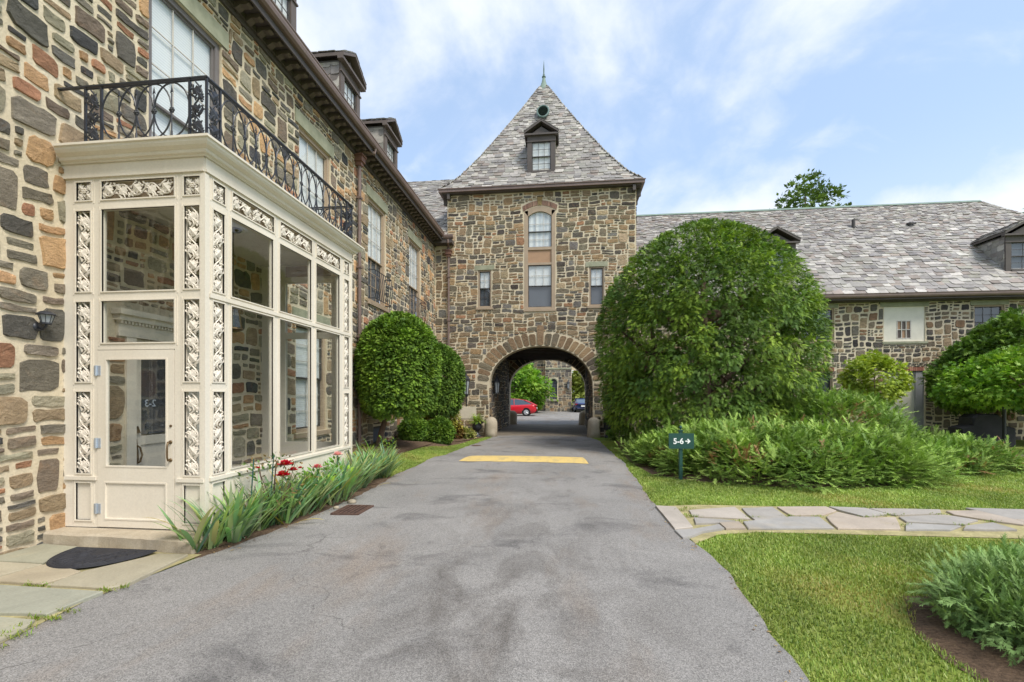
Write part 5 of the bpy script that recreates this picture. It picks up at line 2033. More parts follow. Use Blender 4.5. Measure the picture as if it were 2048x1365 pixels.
def make_porch():
    t = thing('glazed_porch', (-4.82, 6.47, 0.0), 'cream glazed entrance porch with vine castings and a balcony railing on its roof', 'porch')
    vine = vine_mesh(0.90, 0.185, 5)
    vine_h = vine_mesh(0.90, 0.19, 5)
    vine_s = vine_mesh(0.79, 0.17, 4)
    sq = square_mesh(0.2)
    glz = M['glass']

    def side(fr, cols, panes, friezes, squares, a0, a1, door=None, name='front_frame'):
        """cols: carved strip columns (a0,a1); panes: glass openings"""
        hol = []
        for (s0, s1) in cols:
            hol += [(s0, s1, 2.835, 3.75), (s0, s1, 1.81, 2.715), (s0, s1, 0.77, 1.695)]
            hol += [(s0 - 0.005, s1 + 0.005, 0.24, 0.66)]
        hol += panes + friezes + squares
        if door:
            hol.append(door)
        mb = MB()
        z0 = 0.16
        mb.sheet(fr, a0, a1, z0, 4.16, hol, 0.055)
        # the same face from inside
        As = MB()
        As.sheet(fr, a0, a1, z0, 4.16, hol, 0.0001, c=-0.055)
        mb.add(As.v, [f[::-1] for f in As.f])
        # raised beads around the openings
        for h in hol:
            if door and h == door:
                continue
            b_ = 0.014
            for (p0, p1, q0, q1) in ((h[0] - b_, h[0], h[2] - b_, h[3] + b_), (h[1], h[1] + b_, h[2] - b_, h[3] + b_), (h[0], h[1], h[3], h[3] + b_), (h[0], h[1], h[2] - b_, h[2])):
                mb.fbox(fr, p0, p1, q0, q1, -0.02, 0.011)
                e = b_ + 0.022
            for (p0, p1, q0, q1) in ((h[0] - e, h[0] - e + 0.009, h[2] - e, h[3] + e), (h[1] + e - 0.009, h[1] + e, h[2] - e, h[3] + e)):
                mb.fbox(fr, p0, p1, q0, q1, -0.01, 0.0055)
        # transom, frieze board, base rail
        mb.fbox(fr, a0 - 0.001, a1 + 0.001, 4.145, 4.275, -0.05, 0.0155)
        mb.fbox(fr, a0 - 0.001, a1 + 0.001, 4.118, 4.144, -0.05, 0.027)
        if not door:
            mb.fbox(fr, a0 + 0.06, a1 - 0.06, 0.695, 0.735, -0.03, 0.022)
            mb.fbox(fr, a0 + 0.06, a1 - 0.06, 2.745, 2.79, -0.03, 0.017)
        else:
            for q in ((a0, door[0]), (door[1], a1)):
                mb.fbox(fr, q[0] + 0.03, q[1] - 0.003, 0.695, 0.735, -0.03, 0.022)
        fm = mb.build(name, M['cream'], t)
        for (s0, s1) in cols:
            pn = MB()
            pn.fbox(fr, s0 - 0.01, s1 + 0.01, 0.235, 0.665, -0.05, -0.018)
            pn.build('base_panel', M['cream'], fm)
        rt, rt2 = frame_rot(fr), frame_rot(fr, True)
        for (s0, s1) in cols:
            for (q0, q1) in ((2.835, 3.75), (1.81, 2.715), (0.77, 1.695)):
                inst('vine_casting', vine, t, fr.p((s0 + s1) / 2, (q0 + q1) / 2, -0.03), rt, (1, 1, 1.2))
                g = MB()
                g.add([fr.p(s0, q0, -0.05), fr.p(s1, q0, -0.05), fr.p(s1, q1, -0.05), fr.p(s0, q1, -0.05)], [(0, 1, 2, 3)])
                g.build('side_light', glz, fm)
        for h in friezes:
            w_ = h[1] - h[0]
            inst('vine_casting', vine_h if w_ > 0.86 else vine_s, t, fr.p((h[0] + h[1]) / 2, (h[2] + h[3]) / 2, -0.03), rt2, (1, 1, 1.2))
            g = MB()
            g.add([fr.p(h[0], h[2], -0.05), fr.p(h[1], h[2], -0.05), fr.p(h[1], h[3], -0.05), fr.p(h[0], h[3], -0.05)], [(0, 1, 2, 3)])
            g.build('side_light', M['tan'], fm)
        for h in squares:
            inst('square_casting', sq, t, fr.p((h[0] + h[1]) / 2, (h[2] + h[3]) / 2, -0.03), rt, (1, 1, 1.2))
            g = MB()
            g.add([fr.p(h[0], h[2], -0.05), fr.p(h[1], h[2], -0.05), fr.p(h[1], h[3], -0.05), fr.p(h[0], h[3], -0.05)], [(0, 1, 2, 3)])
            g.build('side_light', M['tan'], fm)
        for h in panes:
            g = MB()
            g.add([fr.p(h[0], h[2], -0.03), fr.p(h[1], h[2], -0.03), fr.p(h[1], h[3], -0.03), fr.p(h[0], h[3], -0.03)], [(0, 1, 2, 3)])
            g.build('pane', glz, t)
        return fm

    FZ = (3.87, 4.075)
    door = (-5.268, -4.302, 0.16, 2.17)
    side(PF, [(-5.535, -5.348), (-4.186, -3.997)], [(-5.21, -4.30, 2.83, 3.757), (-5.21, -4.305, 2.25, 2.72)], [(-5.21, -4.305, *FZ)], [(-5.535, -5.34, *FZ), (-4.19, -3.995, *FZ)], -5.70, -3.94, door)
    bays = [(5.11, 5.905), (6.05, 6.86), (7.0, 7.775)]
    side(PS, [(4.82, 4.998), (7.945, 8.125)], [(a, b, 2.83, 3.765) for a, b in bays] + [(a, b, 0.79, 2.715) for a, b in bays], [(a + 0.02, b + 0.02, *FZ) for a, b in bays], [(4.822, 5.008, *FZ), (7.948, 8.13, *FZ)], 4.705, 8.24, name='side_frame')
    side(PB, [(3.997, 4.186), (5.348, 5.535)], [(4.30, 5.21, 2.83, 3.757), (4.30, 5.21, 0.79, 2.715)], [(4.305, 5.21, *FZ)], [(3.995, 4.19, *FZ), (5.34, 5.535, *FZ)], 3.94, 5.70, name='rear_frame')
    # corner post faces a touch proud
    mb = MB()
    for (x, y) in ((-3.94, 4.705), (-3.94, 8.24)):
        mb.box(x - 0.045, x + 0.012, y - (0.012 if y < 6 else 0.045), y + (0.045 if y < 6 else 0.012), 0.16, 4.1)
    mb.build('corner_post', M['cream'], t)
    # cornice, ceiling, roof, floor
    prof = [(0.016, 4.276), (0.04, 4.276), (0.044, 4.292), (0.075, 4.298), (0.082, 4.312), (0.082, 4.33), (0.10, 4.338), (0.135, 4.352), (0.155, 4.378), (0.158, 4.405), (0.178, 4.41), (0.178, 4.435), (0.165, 4.441), (-0.1, 4.447)]
    mb = MB()
    vs = []
    for (c, z) in prof:
        vs += [(-5.70 + 0.45 * max(0.0, c), 4.705 - c, z), (-3.94 + c, 4.705 - c, z), (-3.94 + c, 8.24 + c, z), (-5.70, 8.24 + c, z)]
    fs = [(i * 4 + k, i * 4 + k + 1, (i + 1) * 4 + k + 1, (i + 1) * 4 + k) for i in range(len(prof) - 1) for k in range(3)]
    mb.add(vs, fs)
    mb.build('cornice', M['cream'], t)
    mb = MB()
    mb.box(-5.695, -3.95, 4.715, 8.23, 4.30, 4.443)
    mb.build('roof', M['grey_paint'], t)
    mb = MB()
    mb.box(-5.695, -4.0, 4.765, 8.18, 4.09, 4.12)
    mb.build('ceiling', M['cream'], t)
    mb = MB()
    mb.box(-5.695, -3.99, 4.76, 8.19, -0.05, 0.155)
    mb.build('floor', M['flag'], t)
    mb = MB()
    mb.box(-5.695, -3.945, 4.71, 8.235, -0.1, 0.152)
    mb.box(-3.96, -3.90, 4.68, 8.27, -0.1, 0.14)
    mb.build('plinth', M['cream'], t)
    # the door
    d0, d1, e0, e1 = door[0] + 0.006, door[1] - 0.006, 0.168, 2.164
    g0, g1, h0, h1 = -5.163, -4.393, 0.845, 2.072
    mb = MB()
    mb.sheet(PF, d0, d1, e0, e1, [(g0, g1, h0, h1), (-5.175, -4.40, 0.25, 0.68)], 0.04, c=0.004)
    bk = MB()
    bk.sheet(PF, d0, d1, e0, e1, [(g0, g1, h0, h1), (-5.175, -4.40, 0.25, 0.68)], 0.0001, c=-0.036)
    mb.add(bk.v, [f[::-1] for f in bk.f])
    for (p0, p1, q0, q1) in ((d0, d0 + 0.003, e0, e1), (d1 - 0.003, d1, e0, e1), (d0, d1, e0, e0 + 0.003), (d0, d1, e1 - 0.003, e1)):
        mb.fbox(PF, p0, p1, q0, q1, -0.036, 0.003)
    for h in ((g0, g1, h0, h1), (-5.175, -4.40, 0.25, 0.68)):
        b_ = 0.016
        for (p0, p1, q0, q1) in ((h[0], h[0] + b_, h[2], h[3]), (h[1] - b_, h[1], h[2], h[3]), (h[0] + b_, h[1] - b_, h[3] - b_, h[3]), (h[0] + b_, h[1] - b_, h[2], h[2] + b_)):
            mb.fbox(PF, p0, p1, q0, q1, -0.03, 0.009)
    mb.fbox(PF, -5.165, -4.41, 0.262, 0.67, -0.03, -0.008)
    dr = mb.build('door', M['cream'], t)
    g = MB()
    g.add([PF.p(g0, h0, -0.015), PF.p(g1, h0, -0.015), PF.p(g1, h1, -0.015), PF.p(g0, h1, -0.015)], [(0, 1, 2, 3)])
    g.build('pane', glz, dr)
    for z in (1.935, 1.115, 0.375):
        mb = MB()
        mb.fbox(PF, d0 - 0.035, d0 + 0.045, z - 0.055, z + 0.055, 0.005, 0.012)
        mb.tube([PF.p(d0 - 0.003, z - 0.058, 0.016), PF.p(d0 - 0.003, z + 0.058, 0.016)], 0.011, 8)
        mb.build('hinge', M['zinc'], dr)
    mb = MB()
    xh = -4.35
    mb.tube([PF.p(xh, 1.13, 0.0), PF.p(xh, 1.135, 0.04), PF.p(xh + 0.004, 1.10, 0.055), PF.p(xh + 0.006, 1.04, 0.058), PF.p(xh + 0.004, 0.97, 0.055), PF.p(xh, 0.935, 0.04), PF.p(xh, 0.94, 0.0)], [0.012, 0.011, 0.009, 0.010, 0.009, 0.011, 0.012], 8)
    for z in (1.135, 0.935):
        mb.lathe([(0.022, -0.006), (0.02, 0.004), (0.012, 0.008)], 0, 0, 10)
        for k in range(len(mb.v) - 30, len(mb.v)):
            x, y, zz = mb.v[k]
            mb.v[k] = tuple(PF.p(xh + x, z + y, zz + 0.008))
    mb.build('handle', M['brass'], dr, smooth=True)
    mb = MB()
    mb.tube([PF.p(xh + 0.004, 1.315, 0.0), PF.p(xh + 0.004, 1.315, 0.014)], 0.014, 10)
    mb.build('lock', M['brass'], dr)
    # hanging lantern inside belongs to the room: see below
    # ---- balcony railing
    RZ0, RZ1 = 4.455, 5.11
    y0, x1, y1 = 4.64, -3.865, 8.30
    yc1 = 8.04
    xs0 = -5.34
    rails = MB()
    for z, r_ in ((RZ0 + 0.03, 0.009), (RZ1 - 0.028, 0.008)):
        rails.tube([(xs0, y0, z), (x1, y0, z), (x1, y1 - 0.2, z), (-5.69, y1 - 0.2, z)], r_, 4)
    for (A, B) in (((-5.69, y0), (x1 + 0.015, y0)), ((x1, y0 - 0.015), (x1, y1 - 0.18)), ((x1 + 0.015, y1 - 0.2), (-5.69, y1 - 0.2))):
        if A[1] == B[1]:
            rails.box(min(A[0], B[0]), max(A[0], B[0]), A[1] - 0.018, A[1] + 0.018, RZ1 - 0.008, RZ1 + 0.008)
        else:
            rails.box(A[0] - 0.0175, A[0] + 0.0175, A[1], B[1], RZ1 - 0.0075, RZ1 + 0.0075)
    rl = rails.build('railing', M['iron'], t)
    post_mb = MB()
    post_mb.box(-0.011, 0.011, -0.011, 0.011, 0, RZ1 - RZ0 + 0.0)
    pm = bpy.data.meshes.new('post')
    pm.from_pydata(post_mb.v, [], post_mb.f)
    pm.materials.append(M['iron'])
    yN = y1 - 0.2
    for (x, y) in ((xs0, y0), (xs0 + 0.2, y0), (x1 - 0.2, y0), (x1, y0), (x1, y0 + 0.2), (x1, yN - 0.2), (x1, yN), (x1 - 0.2, yN)):
        inst('post', pm, rl, (x, y, RZ0 - 0.015))
    leafp = vine_mesh(0.56, 0.16, 3, 'leaf_panel', M['iron'])
    for (x, y, rz) in ((xs0 + 0.1, y0, 0), (x1 - 0.1, y0, 0), (x1, y0 + 0.1, 1), (x1, yN - 0.1, 1), (x1 - 0.1, yN, 0)):
        fr = PF if rz == 0 else PS
        inst('leaf_panel', leafp, rl, (x, y, (RZ0 + RZ1) / 2), frame_rot(fr), (1, 1, 1))
    hgt = RZ1 - RZ0 - 0.06
    ov = MB()
    ov.tube([(0.2 * math.cos(2 * PI * q / 26), 0, hgt / 2 * math.sin(2 * PI * q / 26)) for q in range(26)], 0.0085, 5, closed=True)
    om = bpy.data.meshes.new('oval_bar')
    om.from_pydata(ov.v, [], ov.f)
    om.materials.append(M['iron'])
    rs = MB()
    for q in range(6):
        a = q * PI / 3
        rs.lathe([(0.004, -0.012), (0.014, -0.004), (0.015, 0.004), (0.006, 0.012)], 0.021 * math.cos(a), 0.021 * math.sin(a), 6)
    rs.lathe([(0.006, -0.02), (0.015, -0.006), (0.015, 0.006), (0.006, 0.02)], 0, 0, 8)
    rs.v = [(x, z, y) for x, y, z in rs.v]
    rm = bpy.data.meshes.new('rosette')
    rm.from_pydata(rs.v, [], rs.f)
    rm.materials.append(M['iron'])
    pk = MB()
    hh = hgt / 2
    pk.tube([(0, 0, -hh), (0, 0, -hh + 0.07)], [0.014, 0.011], 5)
    pk.tube([(0, 0, -hh), (0, 0, hh * 0.62)], 0.007, 5)
    pk.add([(-0.022, 0, hh * 0.62), (0, 0.008, hh * 0.68), (0.022, 0, hh * 0.62), (0, 0, hh * 0.92), (0, -0.008, hh * 0.68)], [(0, 1, 3), (1, 2, 3), (2, 4, 3), (4, 0, 3)])
    pkm = bpy.data.meshes.new('picket')
    pkm.from_pydata(pk.v, [], pk.f)
    pkm.materials.append(M['iron'])

    def run(P0, P1, rz):
        L_ = (Vector(P1) - Vector(P0)).length
        nb = max(2, round(L_ / 0.205))
        st = L_ / nb
        zc = (RZ0 + RZ1) / 2
        d = (Vector(P1) - Vector(P0)) / L_
        for i in range(1, nb):
            p = Vector(P0) + d * (st * i)
            inst('oval_bar', om, rl, (p.x, p.y, zc), (0, 0, rz), (st / 0.2, 1, 1))
            if 1 <= i <= nb - 1:
                inst('rosette', rm, rl, (p.x, p.y, zc), (0, 0, rz))
                inst('picket', pkm, rl, (p.x, p.y, zc), (0, 0, rz))
    run((xs0 + 0.2, y0, 0), (x1 - 0.2, y0, 0), 0)
    run((x1, y0 + 0.2, 0), (x1, yN - 0.2, 0), PI / 2)
    run((x1 - 0.2, yN, 0), (-5.6, yN, 0), 0)
    return t


make_porch()


def make_small_things():
    # doorstep
    mb = MB()
    rnd = random.Random(4)
    x0, x1, y0, y1 = -5.69, -3.83, 4.40, 4.70
    nx = 24
    top, bot = [], []
    for i in range(nx + 1):
        x = x0 + (x1 - x0) * i / nx
        k = 0.012 * math.sin(5 * x) + rnd.uniform(-0.006, 0.006)
        yy = y0 + 0.08 * (1 - i / nx) + k
        if i in (9, 10):
            yy += 0.012
        bot.append((x, yy, -0.03))
        top.append((x, yy + 0.004, 0.135 + rnd.uniform(-0.003, 0.003)))
    vs = bot + top + [(p[0], p[1] + 0.03, 0.153) for p in top] + [(p[0], y1, 0.153) for p in top]
    n = nx + 1
    fs = [(q * n + i, q * n + i + 1, (q + 1) * n + i + 1, (q + 1) * n + i) for q in range(3) for i in range(nx)]
    fs += [(0, n, 2 * n, 3 * n), (nx, n + nx, 2 * n + nx, 3 * n + nx)]
    mb.add(vs, fs)
    tag(mb.build('doorstep', M['concrete'], base=(-4.76, 4.55, 0)), 'chipped concrete doorstep below the cream porch door', 'doorstep')
    # half-round mat with moulded loops
    mb = MB()
    cx, cy, a, b = -4.68, 4.385, 0.47, 0.56
    N_ = 40
    tilt = 0.0
    rim = [(cx + a * math.cos(PI + PI * i / N_), cy + b * math.sin(PI + PI * i / N_)) for i in range(N_ + 1)]
    zt = 0.048
    vs = [(x, y, zt - 0.012) for x, y in rim] + [(cx + (x - cx) * 0.985, cy + (y - cy) * 0.985 - 0.004, zt) for x, y in rim]
    m_ = N_ + 1
    mb.add(vs, [(i, i + 1, m_ + i + 1, m_ + i) for i in range(N_)] + [tuple(range(m_, 2 * m_))])
    mat = mb.build('door_mat', M['rubber'], base=(cx, cy - 0.3, 0.04))
    ROOT[mat.name] = (cx, cy - 0.3, 0.04)
    tag(mat, 'black half-round rubber door mat with moulded loops', 'mat')
    rb = MB()
    for k in (0.94, 0.84):
        rb.tube([(cx + a * k * math.cos(PI + PI * i / 30), cy - 0.02 + b * k * math.sin(PI + PI * i / 30), zt + 0.001) for i in range(31)], 0.006, 4)
    for i in range(11):
        an = PI + PI * (i + 0.5) / 11
        for k, sc_ in ((0.62, 0.1), (0.36, 0.075)):
            X, Y = cx + a * k * math.cos(an), cy - 0.13 + (b - 0.09) * k * math.sin(an)
            rb.tube([(X + sc_ * 0.7 * math.cos(q), Y + sc_ * math.sin(q), zt + 0.001) for q in [2 * PI * j / 12 for j in range(12)]], 0.005, 4, closed=True)
    rb.build('moulded_rib', M['rubber'], mat)
    # drain grate by the iris bed
    gx, gy = -2.98, 6.28
    t = thing('drain_grate', (gx, gy, 0.02), 'rusty drain grate in the asphalt beside the irises', 'grate')
    zg = 0.036
    hx, hy = 0.2, 0.26
    for (x0, x1, y0, y1) in ((-hx, hx, -hy, -hy + 0.03), (-hx, hx, hy - 0.03, hy), (-hx, -hx + 0.03, -hy + 0.03, hy - 0.03), (hx - 0.03, hx, -hy + 0.03, hy - 0.03)):
        mb = MB()
        mb.box(gx + x0, gx + x1, gy + y0, gy + y1, zg - 0.02, zg + 0.012)
        mb.build('rim', M['rust'], t)
    mb = MB()
    mb.add([(gx - hx, gy - hy, zg - 0.004), (gx + hx, gy - hy, zg - 0.004), (gx + hx, gy + hy, zg - 0.004), (gx - hx, gy + hy, zg - 0.004)], [(0, 1, 2, 3)])
    mb.build('gap_shade_sheet', M['tyre'], t)  # flat dark sheet, paints the shade of the hole between the bars
    for i in range(6):
        x = gx - hx + 0.055 + i * 0.058
        mb = MB()
        mb.box(x - 0.012, x + 0.012, gy - hy + 0.03, gy + hy - 0.03, zg - 0.004, zg + 0.01)
        mb.build('bar', M['rust'], t)
    mb = MB()
    zz = gz(0, 15.6) + 0.03
    mb.lathe([(0.17, zz - 0.02), (0.17, zz + 0.004), (0.15, zz + 0.008), (0.03, zz + 0.01)], -3.0, 15.6, 20)
    tag(mb.build('valve_cover', M['rust'], base=(-3.0, 15.6, zz)), 'small round iron cover near the drive edge before the arch', 'cover')
    # pebbles beside the grate
    for i, (x, y, r_) in enumerate(((-3.22, 6.75, 0.055), (-3.28, 6.38, 0.035))):
        mb = MB()
        mb.lathe([(r_ * 0.6, 0.01), (r_, 0.03), (r_ * 0.85, 0.03 + r_ * 0.6), (r_ * 0.3, 0.03 + r_ * 0.85)], x, y, 9, sx=1.3)
        tag(mb.build('stone', M['concrete'], base=(x, y, 0.01), smooth=True), ('larger' if i == 0 else 'smaller') + ' pale loose stone lying beside the drain grate', 'stone', 'loose stones by the grate')
    # green sign
    sx, sy = 2.255, 9.45
    t = thing('direction_sign', (sx, sy, gz(sx, sy)), 'green sign on a post reading 5-6 with an arrow', 'sign')
    f = Fr((sx, sy, 0), (_c, _s, 0), (_s, -_c, 0))
    mb = MB()
    mb.fbox(f, -0.03, 0.03, -0.05, 0.96, -0.03, 0.03)
    mb.fbox(f, -0.037, 0.037, 0.16, 0.18, -0.037, 0.037)
    mb.fbox(f, -0.037, 0.037, 0.28, 0.30, -0.037, 0.037)
    mb.fbox(f, -0.042, 0.042, 0.96, 0.98, -0.042, 0.042)
    mb.lathe([(0.018, 0.98), (0.012, 0.995), (0.03, 1.02), (0.028, 1.045), (0.008, 1.065)], sx, sy, 10)
    mb.build('post', M['sign_green'], t)
    mb = MB()
    mb.fbox(f, -0.245, 0.245, 0.615, 0.915, 0.031, 0.05)
    pl = mb.build('sign_panel', M['sign_green'], t)
    ft = text_mesh('5-6', 0.155, M['sign_white'], 0.0035)
    o = bpy.data.objects.new('lettering', ft)
    COL.objects.link(o)
    o.parent = pl
    rot = Matrix((f.u, Vector((0, 0, 1)), f.n)).transposed().to_4x4()
    o.matrix_local = Matrix.Translation(f.p(-0.06, 0.712, 0.053) - Vector(ROOT[t.name])) @ rot
    mb = MB()
    zc = 0.762
    mb.fbox(f, 0.075, 0.155, zc - 0.011, zc + 0.011, 0.0505, 0.054)
    for sgn in (-1, 1):
        mb.prism([f.p(0.178, zc, 0.0508), f.p(0.128, zc + sgn * 0.05, 0.0508), f.p(0.108, zc + sgn * 0.038, 0.0508), f.p(0.146, zc, 0.0508)], f.n * 0.004)
    mb.build('arrow', M['sign_white'], pl)
    # guard stones at the arch
    mb0 = None
    gs = [(-3.14, 19.62, 'at the arch entrance, beside the fern urn on the lantern side'), (1.2, 19.75, 'at the arch entrance, on the side of the great yew'),
          (-3.2, 28.15, 'at the far end of the passage, on the red car side'), (1.12, 28.15, 'at the far end of the passage, on the blue car side')]
    for i, (x, y, wh) in enumerate(gs):
        mb = MB()
        r_ = 0.27 if i < 2 else 0.3
        mb.lathe([(r_ + 0.02, -0.2), (r_ + 0.01, 0.1), (r_, 0.42), (r_ * 0.94, 0.56), (r_ * 0.72, 0.67), (r_ * 0.4, 0.73), (0.03, 0.75)], x, y, 18)
        mb.v = [(a_ + 0.012 * math.sin(7 * a_ + 5 * c_), b_ + 0.012 * math.sin(6 * b_ + 4 * c_), c_) for a_, b_, c_ in mb.v]
        tag(mb.build('guard_stone', M['concrete'], base=(x, y, -0.1), smooth=True), 'round-topped guard stone ' + wh, 'bollard', 'guard stones of the arch')
    # urns with ferns
    for i, (x, y, wh) in enumerate(((-3.72, 19.5, 'black urn with a bright arching fern beside the pale wall patch'), (1.82, 19.75, 'black urn with a shaded fern beside the great yew'))):
        t = thing('fern_urn', (x, y, -0.1), wh, 'planter', 'urns flanking the arch')
        mb = MB()
        mb.box(x - 0.17, x + 0.17, y - 0.17, y + 0.17, -0.1, -0.03)
        mb.lathe([(0.15, -0.03), (0.13, 0.02), (0.075, 0.08), (0.07, 0.13), (0.13, 0.19), (0.20, 0.26), (0.215, 0.36), (0.19, 0.44), (0.2, 0.47), (0.25, 0.5), (0.25, 0.52), (0.2, 0.52), (0.19, 0.48)], x, y, 18)
        mb.build('urn', M['iron'], t, smooth=True)
        rnd = random.Random(60 + i)
        V, F, Cc = [], [], []
        for k in range(130):
            a_ = rnd.uniform(0, 2 * PI)
            L_ = rnd.uniform(0.32, 0.56)
            el = rnd.uniform(0.5, 1.45)
            col = tuple(q * rnd.uniform(0.8, 1.25) for q in (lin(134, 156, 60) if i == 0 else lin(90, 124, 46)))  # second fern's green is darkened, its shade put into the colour
            p = Vector((x + 0.06 * math.cos(a_), y + 0.06 * math.sin(a_), 0.5))
            d = Vector((math.cos(a_) * math.cos(el), math.sin(a_) * math.cos(el), math.sin(el)))
            side_ = Vector((-math.sin(a_), math.cos(a_), 0))
            nseg = 6
            for s_ in range(nseg):
                q = p + d * (L_ / nseg)
                for sg in (-1, 1):
                    wd = 0.055 * math.sin(PI * (s_ + 0.7) / (nseg + 0.6))
                    b_ = len(V)
                    V += [tuple(p), tuple(p + d * 0.035), tuple(p + side_ * sg * wd + d * 0.05), tuple(p + side_ * sg * wd * 0.9 + d * 0.03)]
                    F.append((b_, b_ + 1, b_ + 2, b_ + 3))
                    Cc += [col] * 4
                p = q
                d = (d + Vector((0, 0, -0.27))).normalized()
        fast_mesh('fern', np.array(V), np.array(F), np.array(Cc), M['leaf'], t)
    # wall lanterns
    lantern('wall_lantern', (-4.27, 20.0, 2.0), (0, -1, 0), 'tall black wall lantern on the gatehouse beside the drive arch', 0.62)
    lantern('wall_lantern', (XA - AW, 20.95, 2.0), (1, 0, 0), 'black lantern on the dark wall inside the arched passage', 0.5)
    # porch-side lamp
    t = thing('porch_lamp', (-5.70, 4.42, 2.45), 'small black down-light lamp on the stone wall next to the porch', 'lamp')
    x, y, z = -5.70, 4.42, 2.42
    kids = []
    mb = MB()
    mb.tube([(x + 0.0, y, z - 0.05), (x + 0.05, y, z - 0.05)], 0.07, 14)
    mb.tube([(x + 0.05, y, z - 0.06), (x + 0.14, y, z - 0.09), (x + 0.2, y, z - 0.04), (x + 0.2, y, z)], 0.018, 8)
    kids.append(mb.build('bracket', M['iron'], t, smooth=True))
    mb = MB()
    mb.lathe([(0.04, z), (0.06, z + 0.015), (0.095, z + 0.13)], x + 0.2, y, 8)
    kids.append(mb.build('lamp_glass', M['dark_glass'], t))
    mb = MB()
    for k in range(8):
        a_ = 2 * PI * k / 8
        mb.tube([(x + 0.2 + 0.062 * math.cos(a_), y + 0.062 * math.sin(a_), z + 0.015), (x + 0.2 + 0.098 * math.cos(a_), y + 0.098 * math.sin(a_), z + 0.132)], 0.006, 4)
    mb.lathe([(0.05, z - 0.012), (0.066, z - 0.01), (0.066, z + 0.014), (0.05, z + 0.016)], x + 0.2, y, 8)
    mb.lathe([(0.125, z + 0.13), (0.13, z + 0.14), (0.118, z + 0.155), (0.07, z + 0.19), (0.03, z + 0.2)], x + 0.2, y, 16)
    kids.append(mb.build('lamp_frame', M['iron'], t))
    for o in kids:
        for v_ in o.data.vertices:
            v_.co *= 0.68
    # lantern hanging in the porch
    x, y = -4.82, 6.3
    t = thing('hanging_lantern', (x, y, 4.09), 'glass lantern on a chain hanging inside the glazed porch', 'lantern')
    mb = MB()
    mb.lathe([(0.11, 4.09), (0.1, 4.06), (0.03, 4.04)], x, y, 14)
    mb.tube([(x, y, 4.05), (x, y, 3.02)], 0.008, 5)
    for k in range(6):
        a_ = 2 * PI * k / 6
        mb.tube([(x + 0.075 * math.cos(a_), y + 0.075 * math.sin(a_), 2.93), (x + 0.12 * math.cos(a_), y + 0.12 * math.sin(a_), 2.64)], 0.006, 4)
    mb.lathe([(0.02, 3.05), (0.04, 2.98), (0.09, 2.94), (0.075, 2.92)], x, y, 12)
    mb.lathe([(0.125, 2.64), (0.13, 2.62), (0.04, 2.58)], x, y, 12)
    mb.build('lantern_frame', M['brass'], t)
    mb = MB()
    mb.lathe([(0.07, 2.93), (0.115, 2.65)], x, y, 6)
    mb.build('lantern_glass', M['glass'], t)
    # covered grill and lamp post by the far yews
    x, y = 14.35, 17.9
    t = thing('covered_grill', (x, y, -0.1), 'barbecue grill under a black cover beneath the clipped yews', 'grill')
    mb = MB()
    prof = [(-0.85, 0.0), (-0.85, 0.62), (-0.5, 0.72), (-0.45, 0.98), (-0.3, 1.1), (0.3, 1.1), (0.45, 0.98), (0.5, 0.72), (0.85, 0.62), (0.85, 0.0)]
    vs = []
    for k, yy in enumerate((-0.32, -0.26, 0.26, 0.32)):
        for i, (a_, b_) in enumerate(prof):
            sh = 0.93 if k in (0, 3) else 1.0
            vs.append((x + a_ * sh + 0.02 * math.sin(9 * b_ + k), y + yy + 0.015 * math.sin(12 * a_), b_ * (0.97 if k in (0, 3) else 1.0) - 0.08))
    n = len(prof)
    fs = [(k * n + i, k * n + i + 1, (k + 1) * n + i + 1, (k + 1) * n + i) for k in range(3) for i in range(n - 1)] + [tuple(range(n)), tuple(3 * n + i for i in range(n))]
    mb.add(vs, fs)
    mb.build('grill_cover', M['rubber'], t)
    mb = MB()
    for a_ in (-0.7, 0.7):
        mb.tube([(x + a_, y - 0.3, 0.0), (x + a_, y + 0.3, 0.0)], 0.09, 10)
    mb.build('wheel_pair', M['tyre'], t)
    x, y = 14.5, 17.2
    mb = MB()
    mb.lathe([(0.09, -0.1), (0.09, 0.1), (0.05, 0.14), (0.045, 2.3), (0.06, 2.34)], x, y, 10)
    tp = tag(mb.build('garden_lamp', M['iron'], base=(x, y, -0.1)), 'slim black garden lamp post under the bright maple', 'lamp post')
    ROOT[tp.name] = (x, y, -0.1)
    mb = MB()
    mb.lathe([(0.06, 2.34), (0.13, 2.6), (0.15, 2.62), (0.03, 2.78)], x, y, 8)
    mb.build('lamp_head', M['iron'], tp)


